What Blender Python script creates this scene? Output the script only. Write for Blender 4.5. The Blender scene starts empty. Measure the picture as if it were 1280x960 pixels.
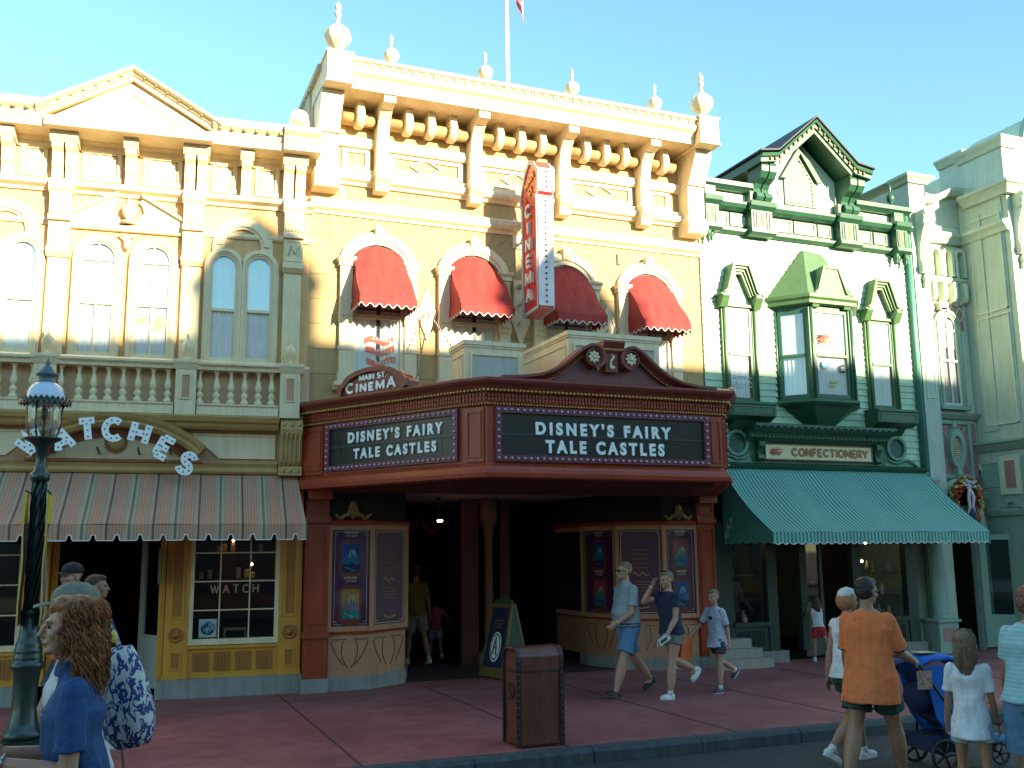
import bpy, math, random
from mathutils import Vector, Matrix
from math import sin, cos, pi, radians, hypot, atan2
random.seed(7)
S = bpy.context.scene
COL = S.collection

# ------------------------------------------------------------------ mesh builder
class MB:
    def __init__(s):
        s.v = []; s.f = []; s.m = []; s.sm = []; s.k = 0
    def add(s, vs, fs, smooth=False):
        b = len(s.v); s.v += [tuple(v) for v in vs]
        for f in fs:
            s.f.append(tuple(b + i for i in f)); s.m.append(s.k); s.sm.append(smooth)
        return s
    def box(s, x0, x1, y0, y1, z0, z1):
        vs = [(x, y, z) for z in (z0, z1) for y in (y0, y1) for x in (x0, x1)]
        return s.add(vs, [(0, 2, 3, 1), (4, 5, 7, 6), (0, 1, 5, 4), (2, 6, 7, 3), (0, 4, 6, 2), (1, 3, 7, 5)])
    def fb(s, x0, x1, d0, d1, z0, z1):          # d = how far it stands out from the wall plane
        return s.box(x0, x1, -d1, -d0, z0, z1)
    def loftq(s, rings, smooth=False, closed=True, caps=True):
        n = len(rings[0]); vs = [p for r in rings for p in r]; fs = []
        for i in range(len(rings) - 1):
            for j in range(n if closed else n - 1):
                k = (j + 1) % n
                fs.append((i * n + j, i * n + k, (i + 1) * n + k, (i + 1) * n + j))
        if caps:
            fs.append(tuple(range(n - 1, -1, -1))); fs.append(tuple((len(rings) - 1) * n + j for j in range(n)))
        return s.add(vs, fs, smooth)
    def prism(s, poly, y0, y1):                  # poly in (x, z), pushed from y0 to y1
        return s.loftq([[(x, y0, z) for x, z in poly], [(x, y1, z) for x, z in poly]])
    def fprism(s, poly, d0, d1): return s.prism(poly, -d1, -d0)
    def extx(s, prof, x0, x1):                   # prof in (d, z)
        return s.loftq([[(x0, -d, z) for d, z in prof], [(x1, -d, z) for d, z in prof]])
    def extz(s, plan, z0, z1):
        return s.loftq([[(x, y, z0) for x, y in plan], [(x, y, z1) for x, y in plan]])
    def lathe(s, prof, cx, cy, cz, n=20, lobes=0, amp=0, sq=1.0):
        rings = []
        for r, z in prof:
            ring = []
            for i in range(n):
                a = 2 * pi * i / n
                rr = r * (1 - amp * (1 - abs(cos(lobes * a / 2)))) if lobes else r
                ring.append((cx + rr * cos(a), cy + rr * sin(a) * sq, cz + z))
            rings.append(ring)
        return s.loftq(rings, True)
    def tube(s, pts, r, n=8, smooth=True, close=False):
        pts = [Vector(p) for p in pts]; rs = r if isinstance(r, (list, tuple)) else [r] * len(pts)
        rings = []; prev = None
        for i, p in enumerate(pts):
            t = (pts[min(i + 1, len(pts) - 1)] - pts[max(i - 1, 0)])
            if t.length < 1e-9: t = Vector((0, 0, 1))
            t.normalize()
            if prev is None:
                u = t.orthogonal().normalized()
            else:
                u = prev - t * prev.dot(t)
                u = u.normalized() if u.length > 1e-6 else t.orthogonal().normalized()
            prev = u; w = t.cross(u)
            rings.append([p + (u * cos(2 * pi * j / n) + w * sin(2 * pi * j / n)) * rs[i] for j in range(n)])
        return s.loftq(rings, smooth)
    def ell(s, c, r, n=12, m=8, rot=None):
        c = Vector(c); vs = []; R = rot or Matrix.Identity(3)
        for i in range(1, m):
            a = pi * i / m
            for j in range(n):
                b = 2 * pi * j / n
                vs.append(c + R @ Vector((r[0] * sin(a) * cos(b), r[1] * sin(a) * sin(b), r[2] * cos(a))))
        vs.append(c + R @ Vector((0, 0, r[2]))); vs.append(c + R @ Vector((0, 0, -r[2])))
        fs = []
        for i in range(m - 2):
            for j in range(n):
                k = (j + 1) % n; fs.append((i * n + j, (i + 1) * n + j, (i + 1) * n + k, i * n + k))
        t = len(vs) - 2; bt = t + 1
        for j in range(n):
            k = (j + 1) % n; fs.append((t, j, k)); fs.append((bt, (m - 2) * n + k, (m - 2) * n + j))
        return s.add(vs, fs, True)
    def ring(s, outer, inner, y0, y1, closed=True):   # frame between two outlines in (x, z)
        n = len(outer); rings = []
        for i in range(n):
            (a, b), (c, d) = outer[i], inner[i]
            rings.append([(a, y0, b), (a, y1, b), (c, y1, d), (c, y0, d)])
        if closed: rings.append(rings[0])
        return s.loftq(rings, False, True, not closed)
    def fring(s, o, i, d0, d1, closed=True): return s.ring(o, i, -d1, -d0, closed)
    def arcband(s, cx, cz, r0, r1, a0, a1, d0, d1, n=16, ez=1.0):
        o = [(cx + r1 * cos(radians(a0 + (a1 - a0) * i / n)), cz + r1 * ez * sin(radians(a0 + (a1 - a0) * i / n))) for i in range(n + 1)]
        q = [(cx + r0 * cos(radians(a0 + (a1 - a0) * i / n)), cz + r0 * ez * sin(radians(a0 + (a1 - a0) * i / n))) for i in range(n + 1)]
        return s.fring(o, q, d0, d1, False)
    def sweep(s, path, prof, closed=False, smooth=False):   # plan path (x,y), profile (out,z); out = to the right of travel
        n = len(path); rings = []
        def nrm(a, b):
            dx, dy = b[0] - a[0], b[1] - a[1]; l = hypot(dx, dy); return (dy / l, -dx / l)
        for i in range(n):
            ns = []
            if closed or i > 0: ns.append(nrm(path[i - 1], path[i]))
            if closed or i < n - 1: ns.append(nrm(path[i], path[(i + 1) % n]))
            mx = sum(a[0] for a in ns) / len(ns); my = sum(a[1] for a in ns) / len(ns)
            q = mx * mx + my * my; mx /= q; my /= q
            rings.append([(path[i][0] + o * mx, path[i][1] + o * my, z) for o, z in prof])
        if closed: rings.append(rings[0])
        return s.loftq(rings, smooth, True, not closed)
    def ribbon(s, pts, w, d0, d1, org=(0, 0), ang=0.0, sc=1.0, end=True):   # mitred stroke in (x,z)
        P = [Vector((p[0] * sc, p[1] * sc)) for p in pts]; n = len(P); L = []; R = []
        for i in range(n):
            a = (P[i] - P[i - 1]).normalized() if i > 0 else None
            b = (P[i + 1] - P[i]).normalized() if i < n - 1 else None
            t = (a if b is None else b if a is None else (a + b))
            t = t.normalized() if t.length > 1e-6 else a
            q = Vector((-t.y, t.x)); k = 1.0
            if a is not None and b is not None: k = 1 / max(.35, q.dot(Vector((-a.y, a.x))))
            L.append(P[i] + q * w / 2 * k); R.append(P[i] - q * w / 2 * k)
        ca, sa = cos(ang), sin(ang)
        f = lambda p: (org[0] + p.x * ca - p.y * sa, org[1] + p.x * sa + p.y * ca)
        L = [f(p) for p in L]; R = [f(p) for p in R]
        return s.fring(L, R, d0, d1, False)
    def build(s, name, mat, parent=None, loc=(0, 0, 0), rotz=0.0):
        me = bpy.data.meshes.new(name); me.from_pydata(s.v, [], s.f)
        mats = mat if isinstance(mat, (list, tuple)) else [mat]
        for m in mats: me.materials.append(m)
        me.polygons.foreach_set('material_index', s.m); me.polygons.foreach_set('use_smooth', s.sm)
        me.validate(); me.update()
        o = bpy.data.objects.new(name, me); COL.objects.link(o)
        o.location = loc; o.rotation_euler = (0, 0, rotz)
        if parent is not None: o.parent = parent
        return o
    def xf(s, M):
        s.v = [tuple(M @ Vector(v)) for v in s.v]; return s

def empty(name, loc=(0, 0, 0), rotz=0.0, parent=None):
    o = bpy.data.objects.new(name, None); COL.objects.link(o); o.location = loc; o.rotation_euler = (0, 0, rotz)
    o.empty_display_size = .2
    if parent is not None: o.parent = parent
    return o
def tag(o, label=None, cat=None, group=None, kind=None):
    if label: o['label'] = label
    if cat: o['category'] = cat
    if group: o['group'] = group
    if kind: o['kind'] = kind
    return o
def thing(name, label, cat, loc=(0, 0, 0), rotz=0.0, group=None):
    return tag(empty(name, loc, rotz), label, cat, group)
def copy_at(o, dx=0, dy=0, dz=0, parent=None, rotz=None, sx=None):
    c = o.copy(); COL.objects.link(c); c.parent = parent if parent is not None else o.parent
    c.location = (o.location[0] + dx, o.location[1] + dy, o.location[2] + dz)
    if rotz is not None: c.rotation_euler = (0, 0, rotz)
    if sx: c.scale = (sx, 1, 1)
    for ch in [q for q in bpy.data.objects if q.parent is o]:
        d = ch.copy(); COL.objects.link(d); d.parent = c
    return c
def fuse(mb_or_obj, name, mat, parent=None, voxel=.008, smooth=3, fac=.5, noise=0, nscale=.05, loc=(0, 0, 0), rotz=0):
    """voxel-join everything in the builder into one continuous skin"""
    o = mb_or_obj.build(name, mat, None)
    m = o.modifiers.new('r', 'REMESH'); m.mode = 'VOXEL'; m.voxel_size = voxel; m.use_smooth_shade = True
    if smooth:
        k = o.modifiers.new('s', 'SMOOTH'); k.factor = fac; k.iterations = smooth
    if noise:
        t = bpy.data.textures.new(name + '_folds', 'CLOUDS'); t.noise_scale = nscale; t.noise_depth = 2
        d = o.modifiers.new('d', 'DISPLACE'); d.texture = t; d.strength = noise; d.mid_level = .5
    dg = bpy.context.evaluated_depsgraph_get(); me = bpy.data.meshes.new_from_object(o.evaluated_get(dg))
    o.modifiers.clear(); old = o.data; o.data = me; bpy.data.meshes.remove(old)
    me.materials.clear(); me.materials.append(mat)
    me.polygons.foreach_set('use_smooth', [True] * len(me.polygons)); me.polygons.foreach_set('material_index', [0] * len(me.polygons))
    o.location = loc; o.rotation_euler = (0, 0, rotz)
    if parent is not None: o.parent = parent
    return o

# ------------------------------------------------------------------ materials
_MC = {}
def lin(c): return tuple((x / 12.92 if x <= .04045 else ((x + .055) / 1.055) ** 2.4) for x in c)
def newmat(name):
    m = bpy.data.materials.new(name); m.use_nodes = True; nt = m.node_tree
    return m, nt, nt.nodes['Principled BSDF']
def paint(name, col, rough=.55, metal=0., var=.07, sc=3., bump=.15, bsc=60., spec=.5, coat=0):
    if name in _MC: return _MC[name]
    m, nt, b = newmat(name); N = nt.nodes; L = nt.links
    tc = N.new('ShaderNodeTexCoord')
    n1 = N.new('ShaderNodeTexNoise'); n1.inputs['Scale'].default_value = sc; n1.inputs['Detail'].default_value = 7; n1.inputs['Roughness'].default_value = .65
    L.new(tc.outputs['Object'], n1.inputs['Vector'])
    r = N.new('ShaderNodeValToRGB'); e = r.color_ramp.elements
    lo = tuple(x * (1 - var * 1.6) for x in col); hi = tuple(min(1, x * (1 + var)) for x in col)
    e[0].position = .3; e[0].color = lo + (1,); e[1].position = .7; e[1].color = hi + (1,)
    L.new(n1.outputs['Fac'], r.inputs['Fac'])
    # rain streaks: noise drawn out down the wall
    mp = N.new('ShaderNodeMapping'); mp.inputs['Scale'].default_value = (9, 9, .7); L.new(tc.outputs['Object'], mp.inputs['Vector'])
    n3 = N.new('ShaderNodeTexNoise'); n3.inputs['Scale'].default_value = 1.6; n3.inputs['Detail'].default_value = 5; n3.inputs['Roughness'].default_value = .7; L.new(mp.outputs[0], n3.inputs['Vector'])
    mr = N.new('ShaderNodeMapRange'); mr.inputs['From Min'].default_value = .28; mr.inputs['From Max'].default_value = .62; mr.inputs['To Min'].default_value = 1 - min(.6, var * 2.6); mr.inputs['To Max'].default_value = 1.0; L.new(n3.outputs['Fac'], mr.inputs['Value'])
    vm = N.new('ShaderNodeVectorMath'); vm.operation = 'MULTIPLY'; L.new(r.outputs['Color'], vm.inputs[0]); L.new(mr.outputs['Result'], vm.inputs[1]); L.new(vm.outputs[0], b.inputs['Base Color'])
    b.inputs['Roughness'].default_value = rough; b.inputs['Metallic'].default_value = metal
    b.inputs['Specular IOR Level'].default_value = spec; b.inputs['Coat Weight'].default_value = coat
    if bump:
        n2 = N.new('ShaderNodeTexNoise'); n2.inputs['Scale'].default_value = bsc; n2.inputs['Detail'].default_value = 4
        L.new(tc.outputs['Object'], n2.inputs['Vector'])
        bp = N.new('ShaderNodeBump'); bp.inputs['Strength'].default_value = bump; bp.inputs['Distance'].default_value = .01
        L.new(n2.outputs['Fac'], bp.inputs['Height']); L.new(bp.outputs['Normal'], b.inputs['Normal'])
    _MC[name] = m; return m
def glass(name='window_glass', tint=(.98, 1, 1), refl=.08):
    if name in _MC: return _MC[name]
    m, nt, b = newmat(name); N = nt.nodes; L = nt.links
    N.remove(b); out = N['Material Output']
    t = N.new('ShaderNodeBsdfTransparent'); t.inputs['Color'].default_value = tint + (1,)
    g = N.new('ShaderNodeBsdfGlossy'); g.inputs['Roughness'].default_value = .03
    f = N.new('ShaderNodeLayerWeight'); f.inputs['Blend'].default_value = .5
    pw = N.new('ShaderNodeMath'); pw.operation = 'POWER'; pw.inputs[1].default_value = 4; L.new(f.outputs['Facing'], pw.inputs[0])
    a = N.new('ShaderNodeMath'); a.operation = 'MULTIPLY_ADD'; a.inputs[1].default_value = .5; a.inputs[2].default_value = refl + .03; a.use_clamp = True
    L.new(pw.outputs[0], a.inputs[0])
    x = N.new('ShaderNodeMixShader'); L.new(a.outputs[0], x.inputs[0]); L.new(t.outputs[0], x.inputs[1]); L.new(g.outputs[0], x.inputs[2])
    L.new(x.outputs[0], out.inputs['Surface']); _MC[name] = m; return m
def emis(name, col, st):
    if name in _MC: return _MC[name]
    m, nt, b = newmat(name); b.inputs['Base Color'].default_value = col + (1,)
    b.inputs['Emission Color'].default_value = col + (1,); b.inputs['Emission Strength'].default_value = st
    _MC[name] = m; return m
def stripes(name, bands, period, axis='X', rough=.85, var=.06):
    """woven awning cloth: bands = [(start, colour), ...] across one period of the object's own X (or Y)"""
    if name in _MC: return _MC[name]
    m, nt, b = newmat(name); N = nt.nodes; L = nt.links
    tc = N.new('ShaderNodeTexCoord'); sp = N.new('ShaderNodeSeparateXYZ'); L.new(tc.outputs['Object'], sp.inputs[0])
    d = N.new('ShaderNodeMath'); d.operation = 'DIVIDE'; d.inputs[1].default_value = period; L.new(sp.outputs[axis], d.inputs[0])
    fr = N.new('ShaderNodeMath'); fr.operation = 'FRACT'; L.new(d.outputs[0], fr.inputs[0])
    r = N.new('ShaderNodeValToRGB'); cr = r.color_ramp; cr.interpolation = 'CONSTANT'
    while len(cr.elements) < len(bands): cr.elements.new(.5)
    for i, (p, c) in enumerate(bands): cr.elements[i].position = p; cr.elements[i].color = c + (1,)
    L.new(fr.outputs[0], r.inputs['Fac'])
    n1 = N.new('ShaderNodeTexNoise'); n1.inputs['Scale'].default_value = 4; n1.inputs['Detail'].default_value = 6; L.new(tc.outputs['Object'], n1.inputs['Vector'])
    mp = N.new('ShaderNodeMapRange'); mp.inputs['To Min'].default_value = 1 - var * 2.5; mp.inputs['To Max'].default_value = 1 + var; L.new(n1.outputs['Fac'], mp.inputs['Value'])
    mx = N.new('ShaderNodeVectorMath'); mx.operation = 'MULTIPLY'; L.new(r.outputs['Color'], mx.inputs[0]); L.new(mp.outputs['Result'], mx.inputs[1])
    L.new(mx.outputs[0], b.inputs['Base Color']); b.inputs['Roughness'].default_value = rough
    _MC[name] = m; return m
def patterned(name, cols, scale, kind='noise', rough=.8, thr=.5, sharp=.02):
    if name in _MC: return _MC[name]
    m, nt, b = newmat(name); N = nt.nodes; L = nt.links
    tc = N.new('ShaderNodeTexCoord')
    if kind == 'noise':
        n = N.new('ShaderNodeTexNoise'); n.inputs['Scale'].default_value = scale; n.inputs['Detail'].default_value = 3; n.inputs['Distortion'].default_value = .6; out = n.outputs['Fac']
    else:
        n = N.new('ShaderNodeTexVoronoi'); n.inputs['Scale'].default_value = scale; out = n.outputs['Distance' if kind == 'vor' else 'Color']
    L.new(tc.outputs['Object'], n.inputs['Vector'])
    r = N.new('ShaderNodeValToRGB'); cr = r.color_ramp
    while len(cr.elements) < len(cols): cr.elements.new(.5)
    for i, (p, c) in enumerate(cols): cr.elements[i].position = p; cr.elements[i].color = c + (1,)
    L.new(out, r.inputs['Fac']); L.new(r.outputs['Color'], b.inputs['Base Color']); b.inputs['Roughness'].default_value = rough
    _MC[name] = m; return m

# ------------------------------------------------------------------ letters as mitred strokes (unit height)
def _arc(cx, cz, rx, rz, a0, a1, n=12): return [(cx + rx * cos(radians(a0 + (a1 - a0) * i / n)), cz + rz * sin(radians(a0 + (a1 - a0) * i / n))) for i in range(n + 1)]
GL = {
 'A': (.74, [[(.04, 0), (.37, 1)], [(.70, 0), (.37, 1)], [(.17, .33), (.57, .33)]]),
 'C': (.76, [_arc(.42, .5, .36, .5, 45, 315)]),
 'E': (.56, [[(.04, 0), (.04, 1)], [(.04, 1), (.54, 1)], [(.04, .5), (.46, .5)], [(.04, 0), (.54, 0)]]),
 'F': (.54, [[(.04, 0), (.04, 1)], [(.04, 1), (.52, 1)], [(.04, .5), (.44, .5)]]),
 'H': (.68, [[(.04, 0), (.04, 1)], [(.64, 0), (.64, 1)], [(.04, .5), (.64, .5)]]),
 'I': (.12, [[(.06, 0), (.06, 1)]]),
 'M': (.86, [[(.04, 0), (.04, 1)], [(.04, 1), (.43, .2), (.82, 1)], [(.82, 0), (.82, 1)]]),
 'N': (.70, [[(.04, 0), (.04, 1)], [(.04, 1), (.66, 0)], [(.66, 0), (.66, 1)]]),
 'O': (.80, [_arc(.40, .5, .36, .5, 90, 450, 20)]),
 'R': (.62, [[(.04, 0), (.04, 1)], [(.04, 1), (.32, 1)] + _arc(.34, .75, .22, .25, 80, -80, 8) + [(.04, .5)], [(.30, .5), (.60, 0)]]),
 'S': (.62, [_arc(.31, .745, .25, .255, 30, 255, 10) + _arc(.31, .25, .27, .25, 75, -150, 10)]),
 'T': (.62, [[(.31, 0), (.31, 1)], [(0, 1), (.62, 1)]]),
 'W': (1.0, [[(.02, 1), (.27, 0)], [(.27, 0), (.50, .85), (.73, 0)], [(.98, 1), (.73, 0)]]),
 'Y': (.66, [[(.33, 0), (.33, .48)], [(.0, 1), (.33, .48), (.66, 1)]]),
 '.': (.14, [[(.02, .0), (.12, .0)]]), ' ': (.35, []),
}
def twidth(t, sp): return sum(GL[c][0] for c in t) + sp * (len(t) - 1)
def letter(mb, ch, org, h, w, d0, d1, ang=0., serif=0., kx=1.):
    for i, st in enumerate(GL[ch][1]):
        e = i * .0006
        st = [(p[0] * kx, w / h / 2 + p[1] * (1 - w / h)) for p in st]
        mb.ribbon(st, w, d0, d1 + e, org, ang, h)
        if serif and ch not in '.':
            for p, q in ((st[0], st[1]), (st[-1], st[-2])):
                if abs(p[1] - q[1]) > .15 and (p[1] < .15 or p[1] > .85) and abs(p[0] - q[0]) < .45:
                    mb.ribbon([(p[0] - serif, p[1]), (p[0] + serif, p[1])], w * .62, d0, d1 + e + .0012 + .0003 * (p[1] > .5), org, ang, h)
def line(mb, t, x, z, h, w, d0, d1, sp=.22, serif=0., kx=1., centre=False, fn=None):
    tw = (twidth(t, sp)) * h * kx
    if centre: x -= tw / 2
    for c in t:
        letter(mb, c, (x, z), h, w, d0, d1, 0, serif, kx); x += (GL[c][0] + sp) * h * kx
def fonttext(t, size, depth, bold=.02, spacing=1.0):
    cu = bpy.data.curves.new('t', 'FONT'); cu.body = t; cu.size = size; cu.extrude = depth; cu.offset = bold; cu.align_x = 'CENTER'; cu.space_character = spacing
    o = bpy.data.objects.new('t', cu); COL.objects.link(o)
    dg = bpy.context.evaluated_depsgraph_get(); me = bpy.data.meshes.new_from_object(o.evaluated_get(dg))
    bpy.data.objects.remove(o); bpy.data.curves.remove(cu); return me
def put_text(t, name, mat, parent, loc, width, height, depth=.008, bold=.02, spacing=1.1, rotz=0, slant=0):
    me = fonttext(t, 1, depth, bold, spacing)
    xs = [v.co.x for v in me.vertices]; ys = [v.co.y for v in me.vertices]
    cx = (min(xs) + max(xs)) / 2; y0 = min(ys); sx = width / (max(xs) - min(xs)); sy = height / (max(ys) - y0)
    for v in me.vertices:
        x, y, z = v.co; v.co = ((x - cx) * sx + slant * (y - y0) * sy, -z, (y - y0) * sy)
    me.materials.clear(); me.materials.append(mat); me.name = name
    o = bpy.data.objects.new(name, me); COL.objects.link(o); o.location = loc; o.rotation_euler = (0, 0, rotz); o.parent = parent
    return o

def outline(cx, z0, zs, w, rise, n=12):
    """window opening: bottom-left, up, over the arch, down to bottom-right"""
    p = [(cx - w / 2, z0), (cx - w / 2, zs)]
    if rise > 0:
        R = (w * w / 4 + rise * rise) / (2 * rise); zc = zs + rise - R; a = math.asin(min(1, w / 2 / R))
        if rise > w / 2 - 1e-6: a = pi / 2
        for i in range(1, n): 
            t = -a + 2 * a * i / n; p.append((cx + R * sin(t), zc + R * cos(t)))
    p += [(cx + w / 2, zs), (cx + w / 2, z0)]
    return p
def curtain(mb, x0, x1, z0, z1, d, amp=.008, wl=.05, scallop=0):
    n = max(6, int((x1 - x0) / wl * 6)); top = []; bot = []; 
    a = []; b = []
    for i in range(n + 1):
        x = x0 + (x1 - x0) * i / n; y = -(d + amp * sin(2 * pi * (x - x0) / wl) + amp * .5 * sin(2 * pi * (x - x0) / wl / 2.7))
        zz = z0 + (scallop * abs(sin(pi * (x - x0) / wl)) if scallop else 0)
        a.append((x, y, zz)); b.append((x, y, z1))
    mb.loftq([a, b], True, False, False)
# ------------------------------------------------------------------ palette
c_trim = paint('cream_paint', (.76, .625, .39), .5)
c_wall = paint('tan_plaster', (.43, .30, .125), .7, bsc=90, bump=.3)
c_score = paint('scored_joint', (.24, .17, .07), .9)
c_side = paint('weathered_side_plaster', (.50, .46, .36), .8)
c_roof = paint('dark_roofing', (.07, .075, .08), .8)
c_red = paint('brick_red_paint', (.36, .052, .017), .42, var=.12)
c_redd = paint('burgundy_paint', (.22, .042, .024), .45)
c_purple = paint('plum_paint', (.16, .028, .06), .4)
c_gold = paint('gold_leaf', (.58, .34, .10), .38, metal=.5)
c_pale = paint('pale_gilt', (.78, .70, .45), .45)
c_black = paint('black_board', (.012, .016, .018), .28)
c_white = paint('white_letter', (.85, .88, .86), .45, var=.03, bump=0)
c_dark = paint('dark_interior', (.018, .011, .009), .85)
c_bulb = paint('frosted_bulb', (.55, .45, .50), .2, var=.02, bump=0)
c_tanpanel = paint('salmon_tan_paint', (.48, .225, .12), .5)
c_grey = paint('grey_plinth_paint', (.27, .265, .235), .7, var=.12)
c_boxgrey = paint('grey_box_panel', (.42, .45, .38), .6)
c_awnred = paint('red_canvas', (.33, .034, .028), .85, var=.1, sc=6, bump=.4, bsc=25)
c_piping = paint('white_piping', (.8, .78, .74), .7)
c_curtain = paint('lace_curtain', (.74, .77, .76), .9, var=.05)
c_blue = paint('blue_blind', (.42, .62, .60), .6, var=.04)
c_brown = paint('brown_wood', (.12, .05, .025), .5)
g_win = glass()
g_shop = glass('shop_glass', (.85, .88, .88), .0)

# ------------------------------------------------------------------ ground
def ground_mat():
    m, nt, b = newmat('red_concrete'); N = nt.nodes; L = nt.links
    tc = N.new('ShaderNodeTexCoord')
    n1 = N.new('ShaderNodeTexNoise'); n1.inputs['Scale'].default_value = .7; n1.inputs['Detail'].default_value = 9; n1.inputs['Roughness'].default_value = .7
    L.new(tc.outputs['Object'], n1.inputs['Vector'])
    r = N.new('ShaderNodeValToRGB'); e = r.color_ramp.elements
    e[0].position = .36; e[0].color = (.27, .075, .074, 1); e[1].position = .7; e[1].color = (.46, .150, .142, 1)
    L.new(n1.outputs['Fac'], r.inputs['Fac'])
    n2 = N.new('ShaderNodeTexNoise'); n2.inputs['Scale'].default_value = 160; n2.inputs['Detail'].default_value = 2
    L.new(tc.outputs['Object'], n2.inputs['Vector'])
    mr = N.new('ShaderNodeMapRange'); mr.inputs['From Min'].default_value = .3; mr.inputs['From Max'].default_value = .7; mr.inputs['To Min'].default_value = .8; mr.inputs['To Max'].default_value = 1.15
    L.new(n2.outputs['Fac'], mr.inputs['Value'])
    v = N.new('ShaderNodeTexVoronoi'); v.inputs['Scale'].default_value = 1.7; L.new(tc.outputs['Object'], v.inputs['Vector'])
    gum = N.new('ShaderNodeMath'); gum.operation = 'GREATER_THAN'; gum.inputs[1].default_value = .035; L.new(v.outputs['Distance'], gum.inputs[0])
    gm = N.new('ShaderNodeMapRange'); gm.inputs['To Min'].default_value = .45; L.new(gum.outputs[0], gm.inputs['Value'])
    x = N.new('ShaderNodeVectorMath'); x.operation = 'MULTIPLY'; L.new(r.outputs['Color'], x.inputs[0]); L.new(mr.outputs['Result'], x.inputs[1])
    y = N.new('ShaderNodeVectorMath'); y.operation = 'MULTIPLY'; L.new(x.outputs[0], y.inputs[0]); L.new(gm.outputs['Result'], y.inputs[1])
    L.new(y.outputs[0], b.inputs['Base Color']); b.inputs['Roughness'].default_value = .62
    n5 = N.new('ShaderNodeTexNoise'); n5.inputs['Scale'].default_value = 3.2; n5.inputs['Detail'].default_value = 6; n5.inputs['Roughness'].default_value = .75; L.new(tc.outputs['Object'], n5.inputs['Vector'])
    m5 = N.new('ShaderNodeMapRange'); m5.inputs['From Min'].default_value = .35; m5.inputs['From Max'].default_value = .65; m5.inputs['To Min'].default_value = .70; m5.inputs['To Max'].default_value = 1.08; L.new(n5.outputs['Fac'], m5.inputs['Value'])
    y5 = N.new('ShaderNodeVectorMath'); y5.operation = 'MULTIPLY'; L.new(y.outputs[0], y5.inputs[0]); L.new(m5.outputs['Result'], y5.inputs[1]); L.new(y5.outputs[0], b.inputs['Base Color'])
    bp = N.new('ShaderNodeBump'); bp.inputs['Strength'].default_value = .25; bp.inputs['Distance'].default_value = .004; L.new(n2.outputs['Fac'], bp.inputs['Height']); L.new(bp.outputs[0], b.inputs['Normal'])
    return m
m_side = ground_mat()
m_joint = paint('dark_joint', (.09, .035, .04), .9)
m_asph = paint('asphalt', (.045, .055, .062), .75, var=.25, sc=1.2, bump=.7, bsc=220)
m_kerb = paint('kerb_stone', (.07, .08, .082), .8, var=.2, sc=6)
# ground sheet to the horizon
b = MB(); b.box(-600, 600, -600, 600, -.30, -.145); tag(b.build('ground', paint('far_ground', (.12, .12, .09), .9)), kind='structure')
b = MB(); b.box(-60, 80, -3.0, 8.86, -.20, -.13); tag(b.build('road', m_asph), kind='structure')
b = MB(); b.box(-60, 80, 9.03, 24, -.2, 0); b.k = 1
for i, x in enumerate([-11.9, -8.6, -5.3, -1.8, .25, 2.2, 4.22, 6.12, 7.9, 9.9, 11.9, 13.9, 16, 18]):
    sk = [0, .02, 0, .02, -.01, .04, .03, -.02, -.1, 0, .02, 0, 0, 0][i]
    P = [(x - .012, 9.03), (x + .012, 9.03), (x + .012 + sk, 13.9), (x - .012 + sk, 13.9)]
    b.loftq([[(p[0], p[1], .001) for p in P], [(p[0], p[1], .003) for p in P]])
tag(b.build('sidewalk', [m_side, m_joint]), kind='structure')
b = MB()
x = -40.
while x < 60:
    b.sweep([(x + 1.19, 9.03), (x + .008, 9.03)], [(0, -.2), (.17, -.2), (.165, -.03), (.13, .002), (0, .006)]) if False else b.loftq(
        [[(xx, 9.03, -.2), (xx, 8.86, -.2), (xx, 8.865, -.035), (xx, 8.90, .002), (xx, 9.03, .006)] for xx in (x + .006, x + 1.194)])
    x += 1.2
tag(b.build('kerb', m_kerb), kind='structure')
b = MB(); b.box(-60, 80, -9, -3.0, -.2, .0); tag(b.build('far_sidewalk', m_side), kind='structure')
b = MB(); b.box(-60, 80, -3.0, -2.85, -.2, .004); tag(b.build('far_kerb', m_kerb), kind='structure')
# ================================================================== CINEMA BUILDING
CX = 5.875
cin = thing('cinema_building', 'yellow and tan two storey cinema building with bracketed cornice behind the marquee', 'building', (CX, 14.1, 0))
def BC(mb, name, mat, parent=None):
    p = parent if parent is not None else cin
    return mb.build(name, mat, p, (-CX, 0, 0) if parent is None else (0, 0, 0))
X0, X1 = 2.55, 9.22
w = MB()
w.box(X0, X1, 0, .35, 2.95, 8.55)
w.k = 1
w.box(X0, X0 + .2, .35, 10, 0, 8.9); w.box(X1 - .2, X1, .35, 10, 0, 8.9); w.box(X0 + .2, X1 - .2, 9.8, 10, 0, 8.6)
w.box(X0 + .2, X1 - .2, .35, 9.8, 8.2, 8.35)
w.box(X0 + .2, X1 - .2, .351, 9.79, 2.75, 2.9)
w.k = 2
wc = [3.57, 5.09, 6.66, 8.18]
def ln(a, bq, wd=.012):
    w.ribbon([a, bq], wd, 0, .002)
gaps = [(X0 + .01, 3.0), (4.14, 4.52), (5.66, 6.09), (7.23, 7.61), (8.75, X1 - .01)]
for z in (4.42, 4.79, 5.16, 5.53, 5.90):
    for g in gaps: ln((g[0], z), (g[1], z))
for i, c in enumerate(wc):
    for t in (-.50, -.30, -.10, .10, .30, .50):
        ln((c + t * .85, 6.60 + .03 * (1 - abs(t))), (c + t * 1.25, 6.83))
for c in (4.33, 5.875, 7.42):
    ln((c, 6.83), (c, 6.48)); ln((c, 6.48), (c - .19, 6.26)); ln((c, 6.48), (c + .19, 6.26))
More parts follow.
